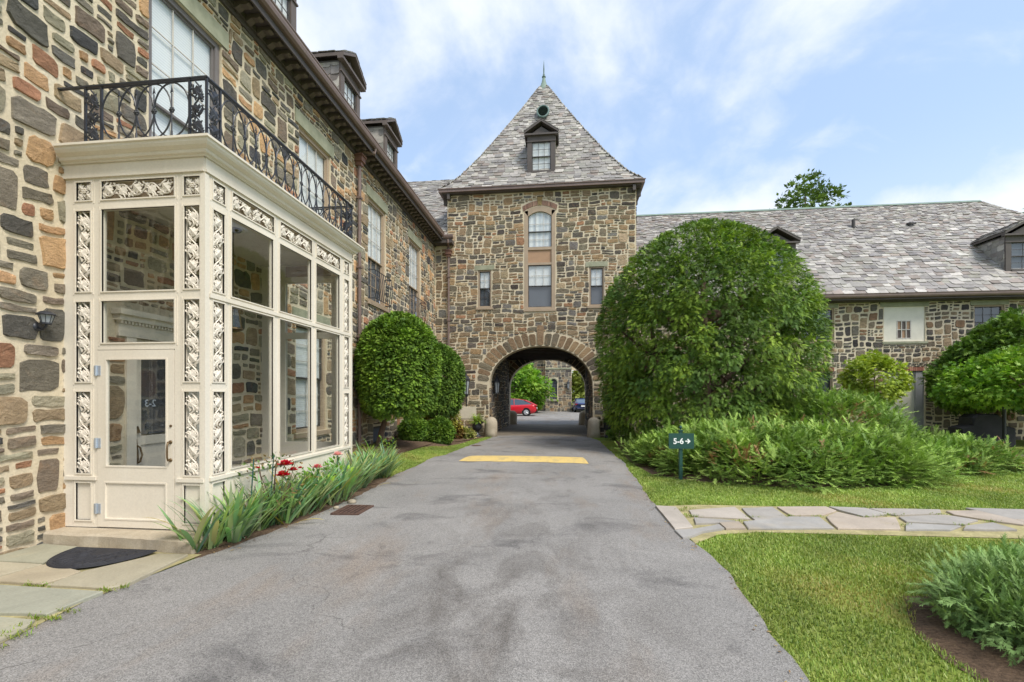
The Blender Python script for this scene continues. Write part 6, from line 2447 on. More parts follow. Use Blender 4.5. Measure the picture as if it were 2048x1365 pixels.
def lantern(name, base, n, label, h):
    base, n = Vector(base), Vector(n)
    t = thing(name, tuple(base), label, 'lantern')
    c = base + n * 0.2
    mb = MB()
    k = h / 0.62
    mb.tube([base + Vector((0, 0, -0.34 * k)), base + n * 0.03 + Vector((0, 0, -0.34 * k))], 0.06, 10)
    mb.tube([base + n * 0.02 + Vector((0, 0, -0.8 * k)), base + n * 0.05 + Vector((0, 0, -0.5 * k)), base + n * 0.12 + Vector((0, 0, -0.36 * k)), c + Vector((0, 0, -0.36 * k)), c + Vector((0, 0, -0.28 * k))], 0.018, 6)
    mb.tube([base + n * 0.02 + Vector((0, 0, -0.1 * k)), base + n * 0.09 + Vector((0, 0, -0.3 * k)), c + Vector((0, 0, -0.3 * k))], 0.012, 6)
    mb.build('bracket', M['iron'], t)
    z0, z1 = c.z - 0.28 * k, c.z + 0.34 * k
    r0, r1 = 0.10 * k, 0.155 * k
    mb = MB()
    for i in range(6):
        a = 2 * PI * i / 6
        mb.tube([(c.x + r0 * math.cos(a), c.y + r0 * math.sin(a), z0), (c.x + r1 * math.cos(a), c.y + r1 * math.sin(a), z1)], 0.012, 4)
    mb.lathe([(r0 * 1.15, z0 - 0.03), (r0 * 1.15, z0 + 0.015), (r0, z0 + 0.015)], c.x, c.y, 6)
    mb.lathe([(r1 * 1.25, z1 - 0.01), (r1 * 1.25, z1 + 0.02), (r1 * 0.75, z1 + 0.14), (r1 * 0.3, z1 + 0.22), (r1 * 0.3, z1 + 0.26), (r1 * 0.12, z1 + 0.34)], c.x, c.y, 6)
    mb.build('lantern_cage', M['iron'], t)
    mb = MB()
    mb.lathe([(r0 * 0.92, z0), (r1 * 0.92, z1)], c.x, c.y, 6)
    mb.build('lantern_glass', M['dark_glass'], t)
    return t


make_small_things()


# ------------------------------------------------------------------ beyond the arch: chapel and cars
def make_chapel():
    t = thing('chapel', (-0.65, 51.5, -0.1), 'pale stone chapel with an arched leaded window across the yard', 'building')
    f = Fr((0, 51.5, 0), (1, 0, 0), (0, -1, 0))
    x0, x1 = -2.15, 0.72
    mb = MB()
    mb.sheet(f, x0, x1, -0.2, 9.0, [(-1.65, -0.85, 1.25, 3.5)], 0.25)
    mb.add([(x1, 51.5, -0.2), (x1, 58, -0.2), (x1, 58, 9), (x1, 51.5, 9)], [(0, 1, 2, 3)])
    mb.add([(x0, 51.5, -0.2), (x0, 58, -0.2), (x0, 58, 9), (x0, 51.5, 9)], [(0, 1, 2, 3)])
    f2 = Fr((0, 54.5, 0), (1, 0, 0), (0, -1, 0))
    mb.sheet(f2, -16, x0, -0.2, 6.0, [], 0.1)
    mb.sheet(f2, x1, 1.6, 4.6, 6.5, [], 0.1)
    mb.build('wall', M['mortar'], t)
    pcs = lay_stones(f, x0, x1, -0.1, 9.0, lambda a, b: (-1.75 < a < -0.75 and 1.1 < b < 3.65) or 4.55 < b < 4.75, 101, PAL_RIGHT, cell=0.075)
    pcs += lay_stones(f2, -12, x0, -0.1, 6.0, lambda a, b: False, 102, PAL_RIGHT, cell=0.09)
    mb = MB()
    for p in pcs:
        mb.add(p[0], p[1], tuple(q * 1.25 for q in p[2]))
    tag(mb.build('rubble', M['stone'], t, col=True), kind='stuff')
    mb = MB()
    mb.fbox(f, x0 - 0.05, x1 + 0.05, 4.57, 4.73, -0.02, 0.08)
    mb.fbox(f, -1.8, -0.7, 1.08, 1.23, -0.1, 0.14)
    # window head surround
    pts = [(-1.25 + 0.4 * math.cos(PI * i / 12), 3.1 + 0.42 * math.sin(PI * i / 12)) for i in range(13)]
    po = [(-1.25 + 0.52 * math.cos(PI * i / 12), 3.1 + 0.55 * math.sin(PI * i / 12)) for i in range(13)]
    for i in range(12):
        mb.prism([f.p(*pts[i], -0.05), f.p(*po[i], -0.05), f.p(*po[i + 1], -0.05), f.p(*pts[i + 1], -0.05)], f.n * 0.08)
    for i in range(12):
        mb.prism([f.p(*pts[i], -0.06), f.p(pts[i][0], 3.53, -0.06), f.p(pts[i + 1][0], 3.53, -0.06), f.p(*pts[i + 1], -0.06)], f.n * 0.06)
    tr = mb.build('stone_trim', M['lintel'], t)
    mb = MB()
    mb.add([f.p(-1.65, 1.25, -0.2), f.p(-0.85, 1.25, -0.2), f.p(-0.85, 3.52, -0.2), f.p(-1.65, 3.52, -0.2)], [(0, 1, 2, 3)])
    wn = mb.build('arched_window', M['screen'], t)
    mb = MB()
    for x in (-1.65, -1.25, -0.88):
        mb.fbox(f, x, x + 0.04, 1.25, 3.52, -0.19, -0.16)
    for i in range(8):
        mb.fbox(f, -1.65, -0.85, 1.25 + i * 0.29, 1.28 + i * 0.29, -0.188, -0.162)
    mb.build('leaded_bar', M['iron'], wn)
    lantern('wall_lantern', (0.35, 51.5, 2.7), (0, -1, 0), 'small black lantern on the pale chapel corner', 0.6)
    return t


make_chapel()


def make_car(name, label, paint):
    t = thing(name, (0, 0, 0), label, 'car', 'cars parked in the far yard')
    st = [(-2.24, 0.42, 0.86, 0.74), (-2.18, 0.30, 0.98, 0.84), (-1.9, 0.22, 1.0, 0.89), (-1.3, 0.2, 0.97, 0.9), (-0.4, 0.2, 0.93, 0.9), (0.6, 0.2, 0.92, 0.9), (1.2, 0.2, 0.9, 0.89), (1.8, 0.22, 0.8, 0.86), (2.1, 0.26, 0.7, 0.78), (2.24, 0.36, 0.6, 0.66)]
    mb = MB()
    vs = []
    for (x, zl, zb, wd) in st:
        h = [(0.86 * wd, zl), (0.98 * wd, zl + 0.1), (wd, zl + 0.45 * (zb - zl)), (0.97 * wd, zb - 0.08), (0.88 * wd, zb)]
        ring = [(x, y, z) for y, z in h] + [(x, -y, z) for y, z in reversed(h)]
        vs += ring
    n = 10
    fs = [(i * n + k, i * n + (k + 1) % n, (i + 1) * n + (k + 1) % n, (i + 1) * n + k) for i in range(len(st) - 1) for k in range(n)]
    fs += [tuple(range(n)), tuple((len(st) - 1) * n + k for k in range(n))]
    mb.add(vs, fs)
    body = mb.build('body', M[paint], t, smooth=True)
    gh = [(-2.0, 0.98, 0.99, 0.72), (-1.75, 0.97, 1.12, 0.72), (-1.2, 0.96, 1.36, 0.66), (-0.6, 0.93, 1.45, 0.63), (0.0, 0.92, 1.46, 0.63), (0.45, 0.92, 1.4, 0.63), (0.95, 0.91, 1.12, 0.68), (1.3, 0.89, 0.92, 0.72)]
    mb = MB()
    vs = []
    for (x, zb, zt, wt) in gh:
        wb = 0.8
        vs += [(x, wb, zb - 0.02), (x, wt, zt - 0.03), (x, wt * 0.8, zt), (x, -wt * 0.8, zt), (x, -wt, zt - 0.03), (x, -wb, zb - 0.02)]
    n = 6
    fs = [(i * n + k, i * n + k + 1, (i + 1) * n + k + 1, (i + 1) * n + k) for i in range(len(gh) - 1) for k in range(n - 1)]
    mb.add(vs, fs)
    mb.build('window', M['car_glass'], t, smooth=False)
    mb = MB()
    rs = gh[2:6]
    vs = []
    for (x, zb, zt, wt) in rs:
        vs += [(x, wt + 0.012, zt - 0.05), (x, wt * 0.8, zt + 0.012), (x, -wt * 0.8, zt + 0.012), (x, -wt - 0.012, zt - 0.05)]
    mb.add(vs, [(i * 4 + k, i * 4 + k + 1, (i + 1) * 4 + k + 1, (i + 1) * 4 + k) for i in range(3) for k in range(3)])
    for sgn in (-1, 1):
        for path in ([(-2.0, 0.78, 0.98), (-1.7, 0.73, 1.13), (-1.2, 0.67, 1.35)], [(0.45, 0.64, 1.38), (0.95, 0.7, 1.1), (1.3, 0.76, 0.92)], [(-0.35, 0.8, 0.92), (-0.3, 0.64, 1.42)]):
            mb.tube([(x, y * sgn, z) for x, y, z in path], 0.035, 5)
        mb.box(0.75, 0.9, sgn * 0.88 - 0.07, sgn * 0.88 + 0.07, 0.92, 1.04)
    mb.build('roof', M[paint], t)
    for (x, y) in ((-1.38, 0.8), (-1.38, -0.8), (1.35, 0.8), (1.35, -0.8)):
        sg = 1 if y > 0 else -1
        mb = MB()
        mb.tube([(x, y - 0.1, 0.33), (x, y - 0.1 + 0.2, 0.33)], 0.33, 20)
        wh = mb.build('wheel', M['tyre'], t)
        mb = MB()
        mb.tube([(x, y + sg * 0.095, 0.33), (x, y + sg * 0.108, 0.33)], 0.215, 16)
        for k in range(5):
            a = 2 * PI * k / 5
            mb.tube([(x, y + sg * 0.11, 0.33), (x + 0.2 * math.cos(a), y + sg * 0.112, 0.33 + 0.2 * math.sin(a))], 0.03, 4)
        mb.build('rim', M['alloy'], wh)
        mb = MB()
        mb.tube([(x, y + sg * 0.04, 0.35), (x, y + sg * 0.095, 0.35)], 0.37, 18)
        mb.build('wheel_arch', M['tyre'], t)
    for sgn in (-1, 1):
        mb = MB()
        mb.box(-2.235, -2.0, sgn * 0.70 - 0.14, sgn * 0.70 + 0.14, 0.78, 0.92)
        mb.build('tail_light', M['lamp_red'], t)
        mb = MB()
        mb.box(2.0, 2.2, sgn * 0.62 - 0.12, sgn * 0.62 + 0.12, 0.58, 0.68)
        mb.build('headlight', M['dark_glass'], t)
    mb = MB()
    mb.box(-2.262, -2.23, -0.26, 0.26, 0.6, 0.73)
    mb.build('number_plate', M['sign_white'], t)
    mb = MB()
    mb.box(-2.27, -2.1, -0.8, 0.8, 0.3, 0.42)
    mb.box(2.1, 2.27, -0.7, 0.7, 0.26, 0.38)
    mb.build('bumper', M['tyre'], t)
    return t


_car = make_car('parked_car', 'red fastback car parked broadside beyond the arch', 'car_red')
_car.location = (-4.66, 40.3, -0.08)
_car.rotation_euler = (0, 0, PI)
_car = make_car('parked_car', 'dark blue car seen from behind beyond the arch', 'car_blue')
_car.location = (1.78, 50.7, -0.08)
_car.rotation_euler = (0, 0, PI / 2 + 0.06)


# ------------------------------------------------------------------ foliage
def diamonds(spec):
    """spec: (base xyz, dir xyz, length, width, tone) -> template verts, quads, tones"""
    V, F, T = [], [], []
    for (b, d, l_, w_, tn) in spec:
        b, d = Vector(b), Vector(d).normalized()
        s_ = d.cross(Vector((0, 0, 1)))
        s_ = s_.normalized() if s_.length > 1e-4 else Vector((0, 1, 0))
        k = len(V)
        V += [tuple(b), tuple(b + d * l_ * 0.45 + s_ * w_ / 2), tuple(b + d * l_), tuple(b + d * l_ * 0.45 - s_ * w_ / 2)]
        F.append((k, k + 1, k + 2, k + 3))
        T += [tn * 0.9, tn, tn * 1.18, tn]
    return np.array(V), np.array(F), np.array(T)


def sprigs(spec):
    """spec: (base, dir, length, width, tone) -> narrow pointed sprigs, one triangle each"""
    V, F, T = [], [], []
    for (b, d, l_, w_, tn) in spec:
        b, d = Vector(b), Vector(d).normalized()
        s_ = d.cross(Vector((0, 0, 1)))
        s_ = (s_.normalized() if s_.length > 1e-4 else Vector((0, 1, 0))) * (w_ / 2)
        k = len(V)
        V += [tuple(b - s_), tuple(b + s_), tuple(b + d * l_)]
        F.append((k, k + 1, k + 2))
        T += [tn * 0.88, tn * 0.88, tn * 1.2]
    return np.array(V), np.array(F), np.array(T)


def frond_t(npair=5, spread=52, width=0.17, droop=0.3):
    sp = []
    for i in range(npair):
        t_ = 0.08 + 0.8 * i / npair
        for sg in (-1, 1):
            a = R(spread - 12 * t_) * sg
            sp.append(((t_, 0, -droop * t_ * t_), (math.cos(a), math.sin(a), -0.25 * t_ - 0.1), 0.5 * (1 - 0.45 * t_), width, 0.85 + 0.25 * t_))
    sp.append(((0.62, 0, -droop * 0.4), (1, 0, -0.5), 0.42, width, 1.12))
    return sprigs(sp)


def plume_t(rnd, nl=16, width=0.06):
    """a feathery juniper spray of narrow pointed sprigs, nearly flat"""
    V, F, T = [], [], []
    for i in range(nl + 1):
        t_ = 0.04 + 0.82 * i / nl
        sg_ = 1 if i % 2 else -1
        a = rnd.uniform(0.35, 0.8) * sg_ if i < nl else 0.0
        d = Vector((math.cos(a), math.sin(a), rnd.uniform(-0.3, 0.35))).normalized()
        l_ = rnd.uniform(0.2, 0.34) * (1.1 - 0.5 * t_)
        b = Vector((t_, 0, 0.10 * t_ * t_))
        s_ = d.cross(Vector((0, 0, 1))).normalized() * (width / 2 * rnd.uniform(0.8, 1.4))
        k = len(V)
        V += [tuple(b - s_), tuple(b + s_), tuple(b + d * l_)]
        F.append((k, k + 1, k + 2))
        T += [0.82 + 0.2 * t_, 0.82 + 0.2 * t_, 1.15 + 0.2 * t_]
    return np.array(V), np.array(F), np.array(T)


def leaf_t(kind='maple'):
    if kind == 'maple':
        sp = [((0, 0, 0), (math.cos(R(a)), math.sin(R(a)), -0.15), l_, 0.3, 1.0) for a, l_ in ((0, 1.0), (38, 0.85), (-38, 0.85), (78, 0.55), (-78, 0.55))]
    else:
        sp = [((0, 0, 0), (1, 0, -0.1), 1.0, 0.55, 1.0)]
    return diamonds(sp)


def place(tmpl, pos, d, up, scale, col):
    tv, tf, tt = tmpl
    d = d / np.linalg.norm(d, axis=1, keepdims=True)
    z = up - (up * d).sum(1, keepdims=True) * d
    z /= np.maximum(np.linalg.norm(z, axis=1, keepdims=True), 1e-6)
    y = np.cross(z, d)
    s_ = scale[:, None, None]
    V = pos[:, None, :] + s_ * (tv[None, :, 0:1] * d[:, None, :] + tv[None, :, 1:2] * y[:, None, :] + tv[None, :, 2:3] * z[:, None, :])
    n, k = len(pos), len(tv)
    F = tf[None] + (np.arange(n) * k)[:, None, None]
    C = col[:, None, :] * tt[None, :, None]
    return V.reshape(-1, 3), F.reshape(-1, tf.shape[1]), C.reshape(-1, 3)


def join(parts):
    V, F, C, o = [], [], [], 0
    for v, f, c in parts:
        V.append(v)
        F.append(f + o)
        C.append(c)
        o += len(v)
    return np.concatenate(V), np.concatenate(F), np.concatenate(C)


def crown(center, prof, rx, ry, ncl, per, rb, size, tmpls, cols, seed, droop=0.3, outw=1.0, upw=0.0, bump=0.12, depth=0.18, lump=0.05, clip_x=None, inner=0.25, fan=0.8, jit=0.45, bald=0.0, clamp=None, flat=0.0, dead=0.0):
    """tufts of sprays over a body of revolution; prof = [(z, r)] above the centre's ground"""
    rg = np.random.default_rng(seed)
    zs = np.array([p[0] for p in prof], float)
    rs = np.array([p[1] for p in prof], float)
    zg = np.linspace(zs[0], zs[-1], 200)
    rgd = np.interp(zg, zs, rs)
    slope = np.gradient(rgd, zg)
    wgt = (rgd + 0.05) * np.sqrt(1 + np.clip(slope, -6, 6) ** 2)
    cdf = np.cumsum(wgt) / wgt.sum()
    iz = np.searchsorted(cdf, rg.random(ncl))
    iz = np.clip(iz, 0, 199)
    th = rg.random(ncl) * 2 * PI
    r_ = rgd[iz] * (1 + lump * np.sin(3 * th + 1.7 * zg[iz] + seed) + lump * 0.7 * np.sin(7 * th - 2.3 * zg[iz]) + lump * rg.normal(size=ncl) * 0.7)
    sl = np.clip(slope[iz], -5, 5)
    nrm = np.stack([np.cos(th) / rx, np.sin(th) / ry, -sl], 1)
    nrm /= np.linalg.norm(nrm, axis=1, keepdims=True)
    cp = np.stack([center[0] + rx * r_ * np.cos(th), center[1] + ry * r_ * np.sin(th), center[2] + zg[iz]], 1)
    if bald:
        keep = rg.random(ncl) > bald
        cp, nrm = cp[keep], nrm[keep]
    m_ = len(cp)
    tone = np.array(cols)[rg.integers(0, len(cols), m_)] * rg.uniform(0.7, 1.3, (m_, 1))
    if dead:                             # a few browned tips
        br_ = rg.random(m_) < dead
        tone[br_] = np.array(lin(150, 112, 78)) * rg.uniform(0.8, 1.2, (br_.sum(), 1))
    cb = rg.uniform(0.5, 1.5, m_)
    idx = np.repeat(np.arange(m_), per)
    n = len(idx)
    t1 = np.cross(nrm, np.array([0, 0, 1.0]) + 1e-3)
    t1 /= np.linalg.norm(t1, axis=1, keepdims=True)
    t2 = np.cross(nrm, t1)
    rho = np.sqrt(rg.random(n))
    ph = rg.random(n) * 2 * PI
    a, b = rho * np.cos(ph), rho * np.sin(ph)
    rb_ = rb * cb[idx] ** 0.5
    off = t1[idx] * (a * rb_)[:, None] + t2[idx] * (b * rb_)[:, None]
    h = bump * cb[idx] * (1 - rho ** 2) - depth * rg.random(n) ** 2
    pos = cp[idx] + off + nrm[idx] * h[:, None]
    d = nrm[idx] * outw + off / np.maximum(rb_, 1e-3)[:, None] * fan + rg.normal(size=(n, 3)) * jit
    d[:, 2] += upw - droop
    up = nrm[idx] * 0.6 + np.array([0, 0, 0.8]) + rg.normal(size=(n, 3)) * 0.3
    sc_ = size * rg.uniform(0.65, 1.3, n)
    col = tone[idx] * rg.uniform(0.88, 1.13, (n, 1))
    if inner:
        k = int(n * inner)
        sel = rg.integers(0, n, k)
        q = pos[sel].copy()
        c0 = np.array([center[0], center[1], center[2] + (zs[0] + zs[-1]) * 0.45])
        sh = rg.uniform(0.68, 0.9, (k, 1))
        q = c0 + (q - c0) * sh
        pos = np.concatenate([pos, q])
        d = np.concatenate([d, d[sel] + rg.normal(size=(k, 3)) * 0.5])
        up = np.concatenate([up, up[sel]])
        sc_ = np.concatenate([sc_, sc_[sel] * 1.6])
        col = np.concatenate([col, col[sel]])
    if clamp is not None:               # shears: nothing stands out past the clipped outline
        rel = pos - np.array(center)
        rr = np.sqrt((rel[:, 0] / rx) ** 2 + (rel[:, 1] / ry) ** 2)
        rm = np.interp(rel[:, 2], zs, rs) + clamp * rg.uniform(0.3, 1.0, len(rr))
        f_ = np.minimum(1.0, rm / np.maximum(rr, 1e-6))
        pos[:, 0] = center[0] + rel[:, 0] * f_
        pos[:, 1] = center[1] + rel[:, 1] * f_
        pos[:, 2] = np.minimum(pos[:, 2], center[2] + zs[-1] + clamp * 0.5)
    if flat:
        d[:, 2] = d[:, 2] * 0.3 + flat * rg.uniform(-0.5, 1.2, len(d))
        up = up * 0.35 + np.array([0, 0, 1.0])
    if clip_x is not None:
        ok = pos[:, 0] > clip_x
        pos, d, up, sc_, col = pos[ok], d[ok], up[ok], sc_[ok], col[ok]
    ok = pos[:, 2] > center[2] + 0.02
    pos, d, up, sc_, col = pos[ok], d[ok], up[ok], sc_[ok], col[ok]
    which = rg.integers(0, len(tmpls), len(pos))
    return join([place(tm, pos[which == i], d[which == i], up[which == i], sc_[which == i], col[which == i]) for i, tm in enumerate(tmpls)])


def trunk_mesh(parent, pts_r, name='trunk', n=8):
    mb = MB()
    for pr in pts_r:
        mb.tube([p for p, _ in pr], [r_ for _, r_ in pr], n)
    return mb.build(name, M['bark'], parent, smooth=True)


def limbs(base, top, spread, n, seed, r0):
    """a leaning trunk with limbs into the crown"""
    rnd = random.Random(seed)
    b, t_ = Vector(base), Vector(top)
    out = [[(b - Vector((0, 0, 0.15)), r0 * 1.25), (b + (t_ - b) * 0.15, r0), (b + (t_ - b) * 0.5 + Vector((rnd.uniform(-0.05, 0.05), rnd.uniform(-0.05, 0.05), 0)), r0 * 0.75), (t_, r0 * 0.25)]]
    for i in range(n):
        q = rnd.uniform(0.3, 0.8)
        s_ = b + (t_ - b) * q
        a = 2 * PI * i / n + rnd.uniform(-0.4, 0.4)
        ln = spread * rnd.uniform(0.55, 0.95)
        e = s_ + Vector((math.cos(a) * ln, math.sin(a) * ln, rnd.uniform(0.3, 0.8) * ln))
        mid = (s_ + e) / 2 + Vector((0, 0, -0.06 * ln))
        out.append([(s_, r0 * 0.5), (mid, r0 * 0.33), (e, r0 * 0.1)])
    return out


YEW = [lin(98, 130, 44), lin(116, 148, 50), lin(86, 116, 44), lin(132, 162, 56)]
YEW_DK = [lin(84, 114, 46), lin(98, 130, 50), lin(114, 142, 52)]
BIGY = [lin(100, 130, 50), lin(120, 148, 54), lin(138, 164, 58), lin(84, 114, 50), lin(106, 136, 56)]
JUN = [lin(122, 152, 66), lin(140, 168, 76), lin(104, 134, 60), lin(150, 174, 86)]
JUNB = [lin(118, 148, 82), lin(136, 164, 94), lin(102, 132, 74)]
MAP = [lin(120, 158, 52, 0.98), lin(138, 170, 60, 0.98), lin(104, 146, 48, 0.98)]
GOLD = [lin(172, 160, 76, 0.94), lin(156, 156, 66, 0.94), lin(140, 146, 60, 0.94)]


def make_foliage():
    rnd = random.Random(77)
    fr = [frond_t(5, 44, 0.115, 0.35), frond_t(5, 56, 0.12, 0.5)]
    fs = [frond_t(3, 46, 0.24, 0.2)]
    pl = [plume_t(random.Random(i)) for i in range(4)]
    # great yew right of the arch
    cx, cy = 4.38, 15.4
    t = thing('yew_tree', (cx, cy, -0.08), 'huge rounded shaggy yew hiding one side of the gatehouse', 'tree')
    trunk_mesh(t, limbs((cx, cy, -0.05), (cx, cy, 5.6), 2.6, 12, 5, 0.26) + limbs((cx - 1.0, cy - 0.3, -0.05), (cx - 1.8, cy - 0.6, 4.2), 1.6, 7, 6, 0.13) + limbs((cx + 0.9, cy - 0.5, -0.05), (cx + 2.0, cy - 0.9, 4.4), 1.6, 7, 7, 0.13))
    prof = [(0.5, 2.5), (1.2, 2.9), (2.4, 3.12), (3.8, 3.12), (4.7, 2.95), (5.4, 2.62), (6.0, 2.12), (6.45, 1.6), (6.8, 1.05), (7.0, 0.55), (7.08, 0.05)]
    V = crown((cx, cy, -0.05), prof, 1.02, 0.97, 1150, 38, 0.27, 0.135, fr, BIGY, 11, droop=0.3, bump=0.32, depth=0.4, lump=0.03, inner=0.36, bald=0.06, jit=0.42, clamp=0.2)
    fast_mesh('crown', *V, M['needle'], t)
    # clipped yews along the stone wing
    for i, (x, y, R_, pz, lab, cols) in enumerate((
            (-4.62, 12.6, 1.0, [(1.08, 0.62), (1.3, 0.9), (1.9, 1.04), (2.7, 1.06), (3.2, 0.95), (3.55, 0.72), (3.8, 0.38), (3.88, 0.03)], 'bright clipped mushroom-shaped yew next to the porch end', YEW),
            (-4.5, 16.5, 1.0, [(1.0, 0.45), (1.25, 0.68), (2.0, 0.82), (2.7, 0.78), (3.1, 0.58), (3.4, 0.28), (3.48, 0.03)], 'darker clipped yew between the bright yew and the gatehouse', YEW_DK))):
        z = gz(x, y)
        bx = x - (0.55 if i == 0 else 0.25)
        t = thing('clipped_yew', (bx, y - 0.2, gz(bx, y)), lab, 'tree', 'clipped yews beside the stone wing')
        trunk_mesh(t, limbs((bx, y - 0.2, gz(bx, y - 0.2)), (x, y, 2.6), 0.8, 6, 20 + i, 0.085))
        V = crown((x, y, z * 0.2), pz, 1.0 * R_, 1.12 * R_, 1000 if i == 0 else 620, 20, 0.14, 0.115, fs, cols, 30 + i, droop=0.05, upw=0.05, bump=0.075, depth=0.14, lump=0.012, clip_x=-5.63, inner=0.3, jit=0.5, clamp=0.03)
        fast_mesh('crown', *V, M['needle'], t)
    # small clipped bushes
    for i, (x, y, r_, h_, lab, cols) in enumerate(((-5.02, 15.05, 0.5, 0.8, 'low round boxwood bush under the clipped yews', YEW_DK), (-4.28, 15.55, 0.47, 0.92, 'taller boxwood bush closer to the drive, below the darker yew', YEW_DK))):
        z = gz(x, y)
        t = thing('boxwood_bush', (x, y, z), lab, 'bush', 'boxwood bushes by the drive')
        trunk_mesh(t, limbs((x, y, z), (x, y, z + 0.5), 0.3, 6, 40 + i, 0.03), 'stem', 5)
        V = crown((x, y, z), [(0.05, r_ * 0.6), (0.2, r_ * 0.92), (h_ * 0.5, r_), (h_ * 0.8, r_ * 0.7), (h_, 0.03)], 1, 1, 320, 18, 0.1, 0.075, [leaf_t('oval')], cols, 50 + i, droop=0.0, upw=0.1, bump=0.04, depth=0.1, inner=0.5)
        fast_mesh('crown', *V, M['leaf'], t)
    x, y = -4.8, 17.6
    t = thing('golden_shrub', (x, y, gz(x, y)), 'yellow-leaved shrub against the gatehouse corner', 'shrub')
    trunk_mesh(t, limbs((x, y, gz(x, y)), (x, y, 1.0), 0.4, 7, 44, 0.03), 'stem', 5)
    V = crown((x, y, gz(x, y)), [(0.15, 0.4), (0.5, 0.62), (1.0, 0.6), (1.35, 0.35), (1.5, 0.03)], 1, 1, 180, 14, 0.15, 0.1, [leaf_t('oval')], GOLD, 55, droop=0.05, bump=0.08, depth=0.15, lump=0.15, inner=0.3)
    fast_mesh('crown', *V, M['leaf'], t)
    for i, (x, y, r_, h_, lab, cols, nm) in enumerate(((-4.05, 18.55, 0.38, 0.36, 'low variegated plant in front of the fern urn', [lin(196, 190, 130, 0.85), lin(150, 160, 84, 0.85)], 'variegated_plant'),
                                                       (-4.45, 18.3, 0.36, 0.62, 'reddish leafy shrub next to the variegated plant', [lin(132, 112, 60, 0.85), lin(136, 86, 62, 0.85), lin(110, 120, 56, 0.85)], 'red_shrub'),
                                                       (2.25, 18.6, 0.5, 0.5, 'leafy ground plant in the shade of the great yew', [lin(104, 138, 52, 0.85), lin(120, 150, 60, 0.85)], 'hosta_plant'))):
        z = gz(x, y)
        V = crown((x, y, z), [(0.03, r_ * 0.8), (h_ * 0.5, r_), (h_ * 0.85, r_ * 0.6), (h_, 0.03)], 1, 1, 80, 10, 0.16, 0.12, [leaf_t('oval')], cols, 58 + i, droop=0.0, upw=0.2, bump=0.05, depth=0.12, lump=0.1, inner=0.3)
        o = fast_mesh(nm, *V, M['leaf'], base=(x, y, z))
        tag(o, lab, 'plant')
    # spreading junipers
    lobes = [('great spreading juniper behind the green sign', [((4.25, 11.35), 2.35, 2.5, 0.84, 430), ((2.85, 13.1), 0.95, 2.4, 0.46, 200), ((5.9, 10.9), 1.6, 1.8, 0.8, 220)], 61),
             ('tall back mound of juniper rising towards the slate-roofed wing', [((7.1, 13.4), 1.9, 1.8, 1.62, 300), ((5.4, 13.4), 1.7, 1.6, 1.12, 180)], 62),
             ('low spreading juniper reaching out towards the grill', [((8.25, 12.0), 1.75, 1.3, 0.5, 220), ((9.5, 12.35), 0.8, 0.7, 0.26, 60)], 63)]
    for lab, ls, seed in lobes:
        x0, y0 = ls[0][0]
        t = thing('spreading_juniper', (x0, y0, gz(x0, y0)), lab, 'juniper', 'spreading junipers on the lawn')
        parts, tr = [], []
        for k, ((x, y), rx, ry, h_, nc) in enumerate(ls):
            g = gz(x, y)
            prof = [(0.08, 0.90), (h_ * 0.22, 1.0), (h_ * 0.45, 0.93), (h_ * 0.7, 0.72), (h_ * 0.88, 0.46), (h_, 0.04)]
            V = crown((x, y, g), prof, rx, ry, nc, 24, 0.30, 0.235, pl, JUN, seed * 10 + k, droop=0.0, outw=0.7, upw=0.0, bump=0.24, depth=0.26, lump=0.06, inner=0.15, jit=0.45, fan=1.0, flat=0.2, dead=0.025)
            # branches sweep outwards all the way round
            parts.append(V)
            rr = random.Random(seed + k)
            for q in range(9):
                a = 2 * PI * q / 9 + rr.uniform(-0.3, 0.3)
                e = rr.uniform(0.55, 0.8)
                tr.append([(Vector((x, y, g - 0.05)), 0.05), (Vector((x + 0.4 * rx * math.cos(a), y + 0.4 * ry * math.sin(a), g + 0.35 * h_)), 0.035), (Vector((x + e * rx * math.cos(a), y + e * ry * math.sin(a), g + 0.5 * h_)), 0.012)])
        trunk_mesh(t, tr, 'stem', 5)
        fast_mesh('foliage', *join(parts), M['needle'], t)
    # near juniper
    x, y, h_ = 3.58, 3.62, 0.5
    t = thing('near_juniper', (x, y, 0), 'bluish-green juniper on its mulch patch at the lawn corner', 'juniper')
    fine = [plume_t(random.Random(90 + i), 15, 0.055) for i in range(4)]
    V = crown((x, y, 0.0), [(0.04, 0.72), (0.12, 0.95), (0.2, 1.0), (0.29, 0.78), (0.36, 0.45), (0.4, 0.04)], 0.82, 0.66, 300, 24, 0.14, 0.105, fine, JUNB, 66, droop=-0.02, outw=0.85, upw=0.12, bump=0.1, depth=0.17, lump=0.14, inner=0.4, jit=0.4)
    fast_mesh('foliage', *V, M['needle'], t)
    rr = random.Random(9)
    trunk_mesh(t, [[(Vector((x, y, -0.03)), 0.035), (Vector((x + 0.4 * math.cos(a), y + 0.35 * math.sin(a), 0.2)), 0.02), (Vector((x + 0.62 * math.cos(a), y + 0.5 * math.sin(a), 0.26)), 0.007)] for a in [2 * PI * q / 11 + rr.uniform(-0.2, 0.2) for q in range(11)]], 'stem', 5)
    # yews and maple by the grill
    x, y = 16.75, 18.5
    t = thing('clipped_yew_mound', (x, y, -0.1), 'broad dark clipped yew mound in front of the slate-roofed wing', 'tree')
    trunk_mesh(t, sum([limbs((x + dx, y + dy, -0.1), (x + dx * 1.5, y, 2.6), 1.0, 5, 80 + k, 0.09) for k, (dx, dy) in enumerate(((-1.8, -0.4), (-1.0, 0.3), (0.2, -0.3), (1.4, 0.2)))], []))
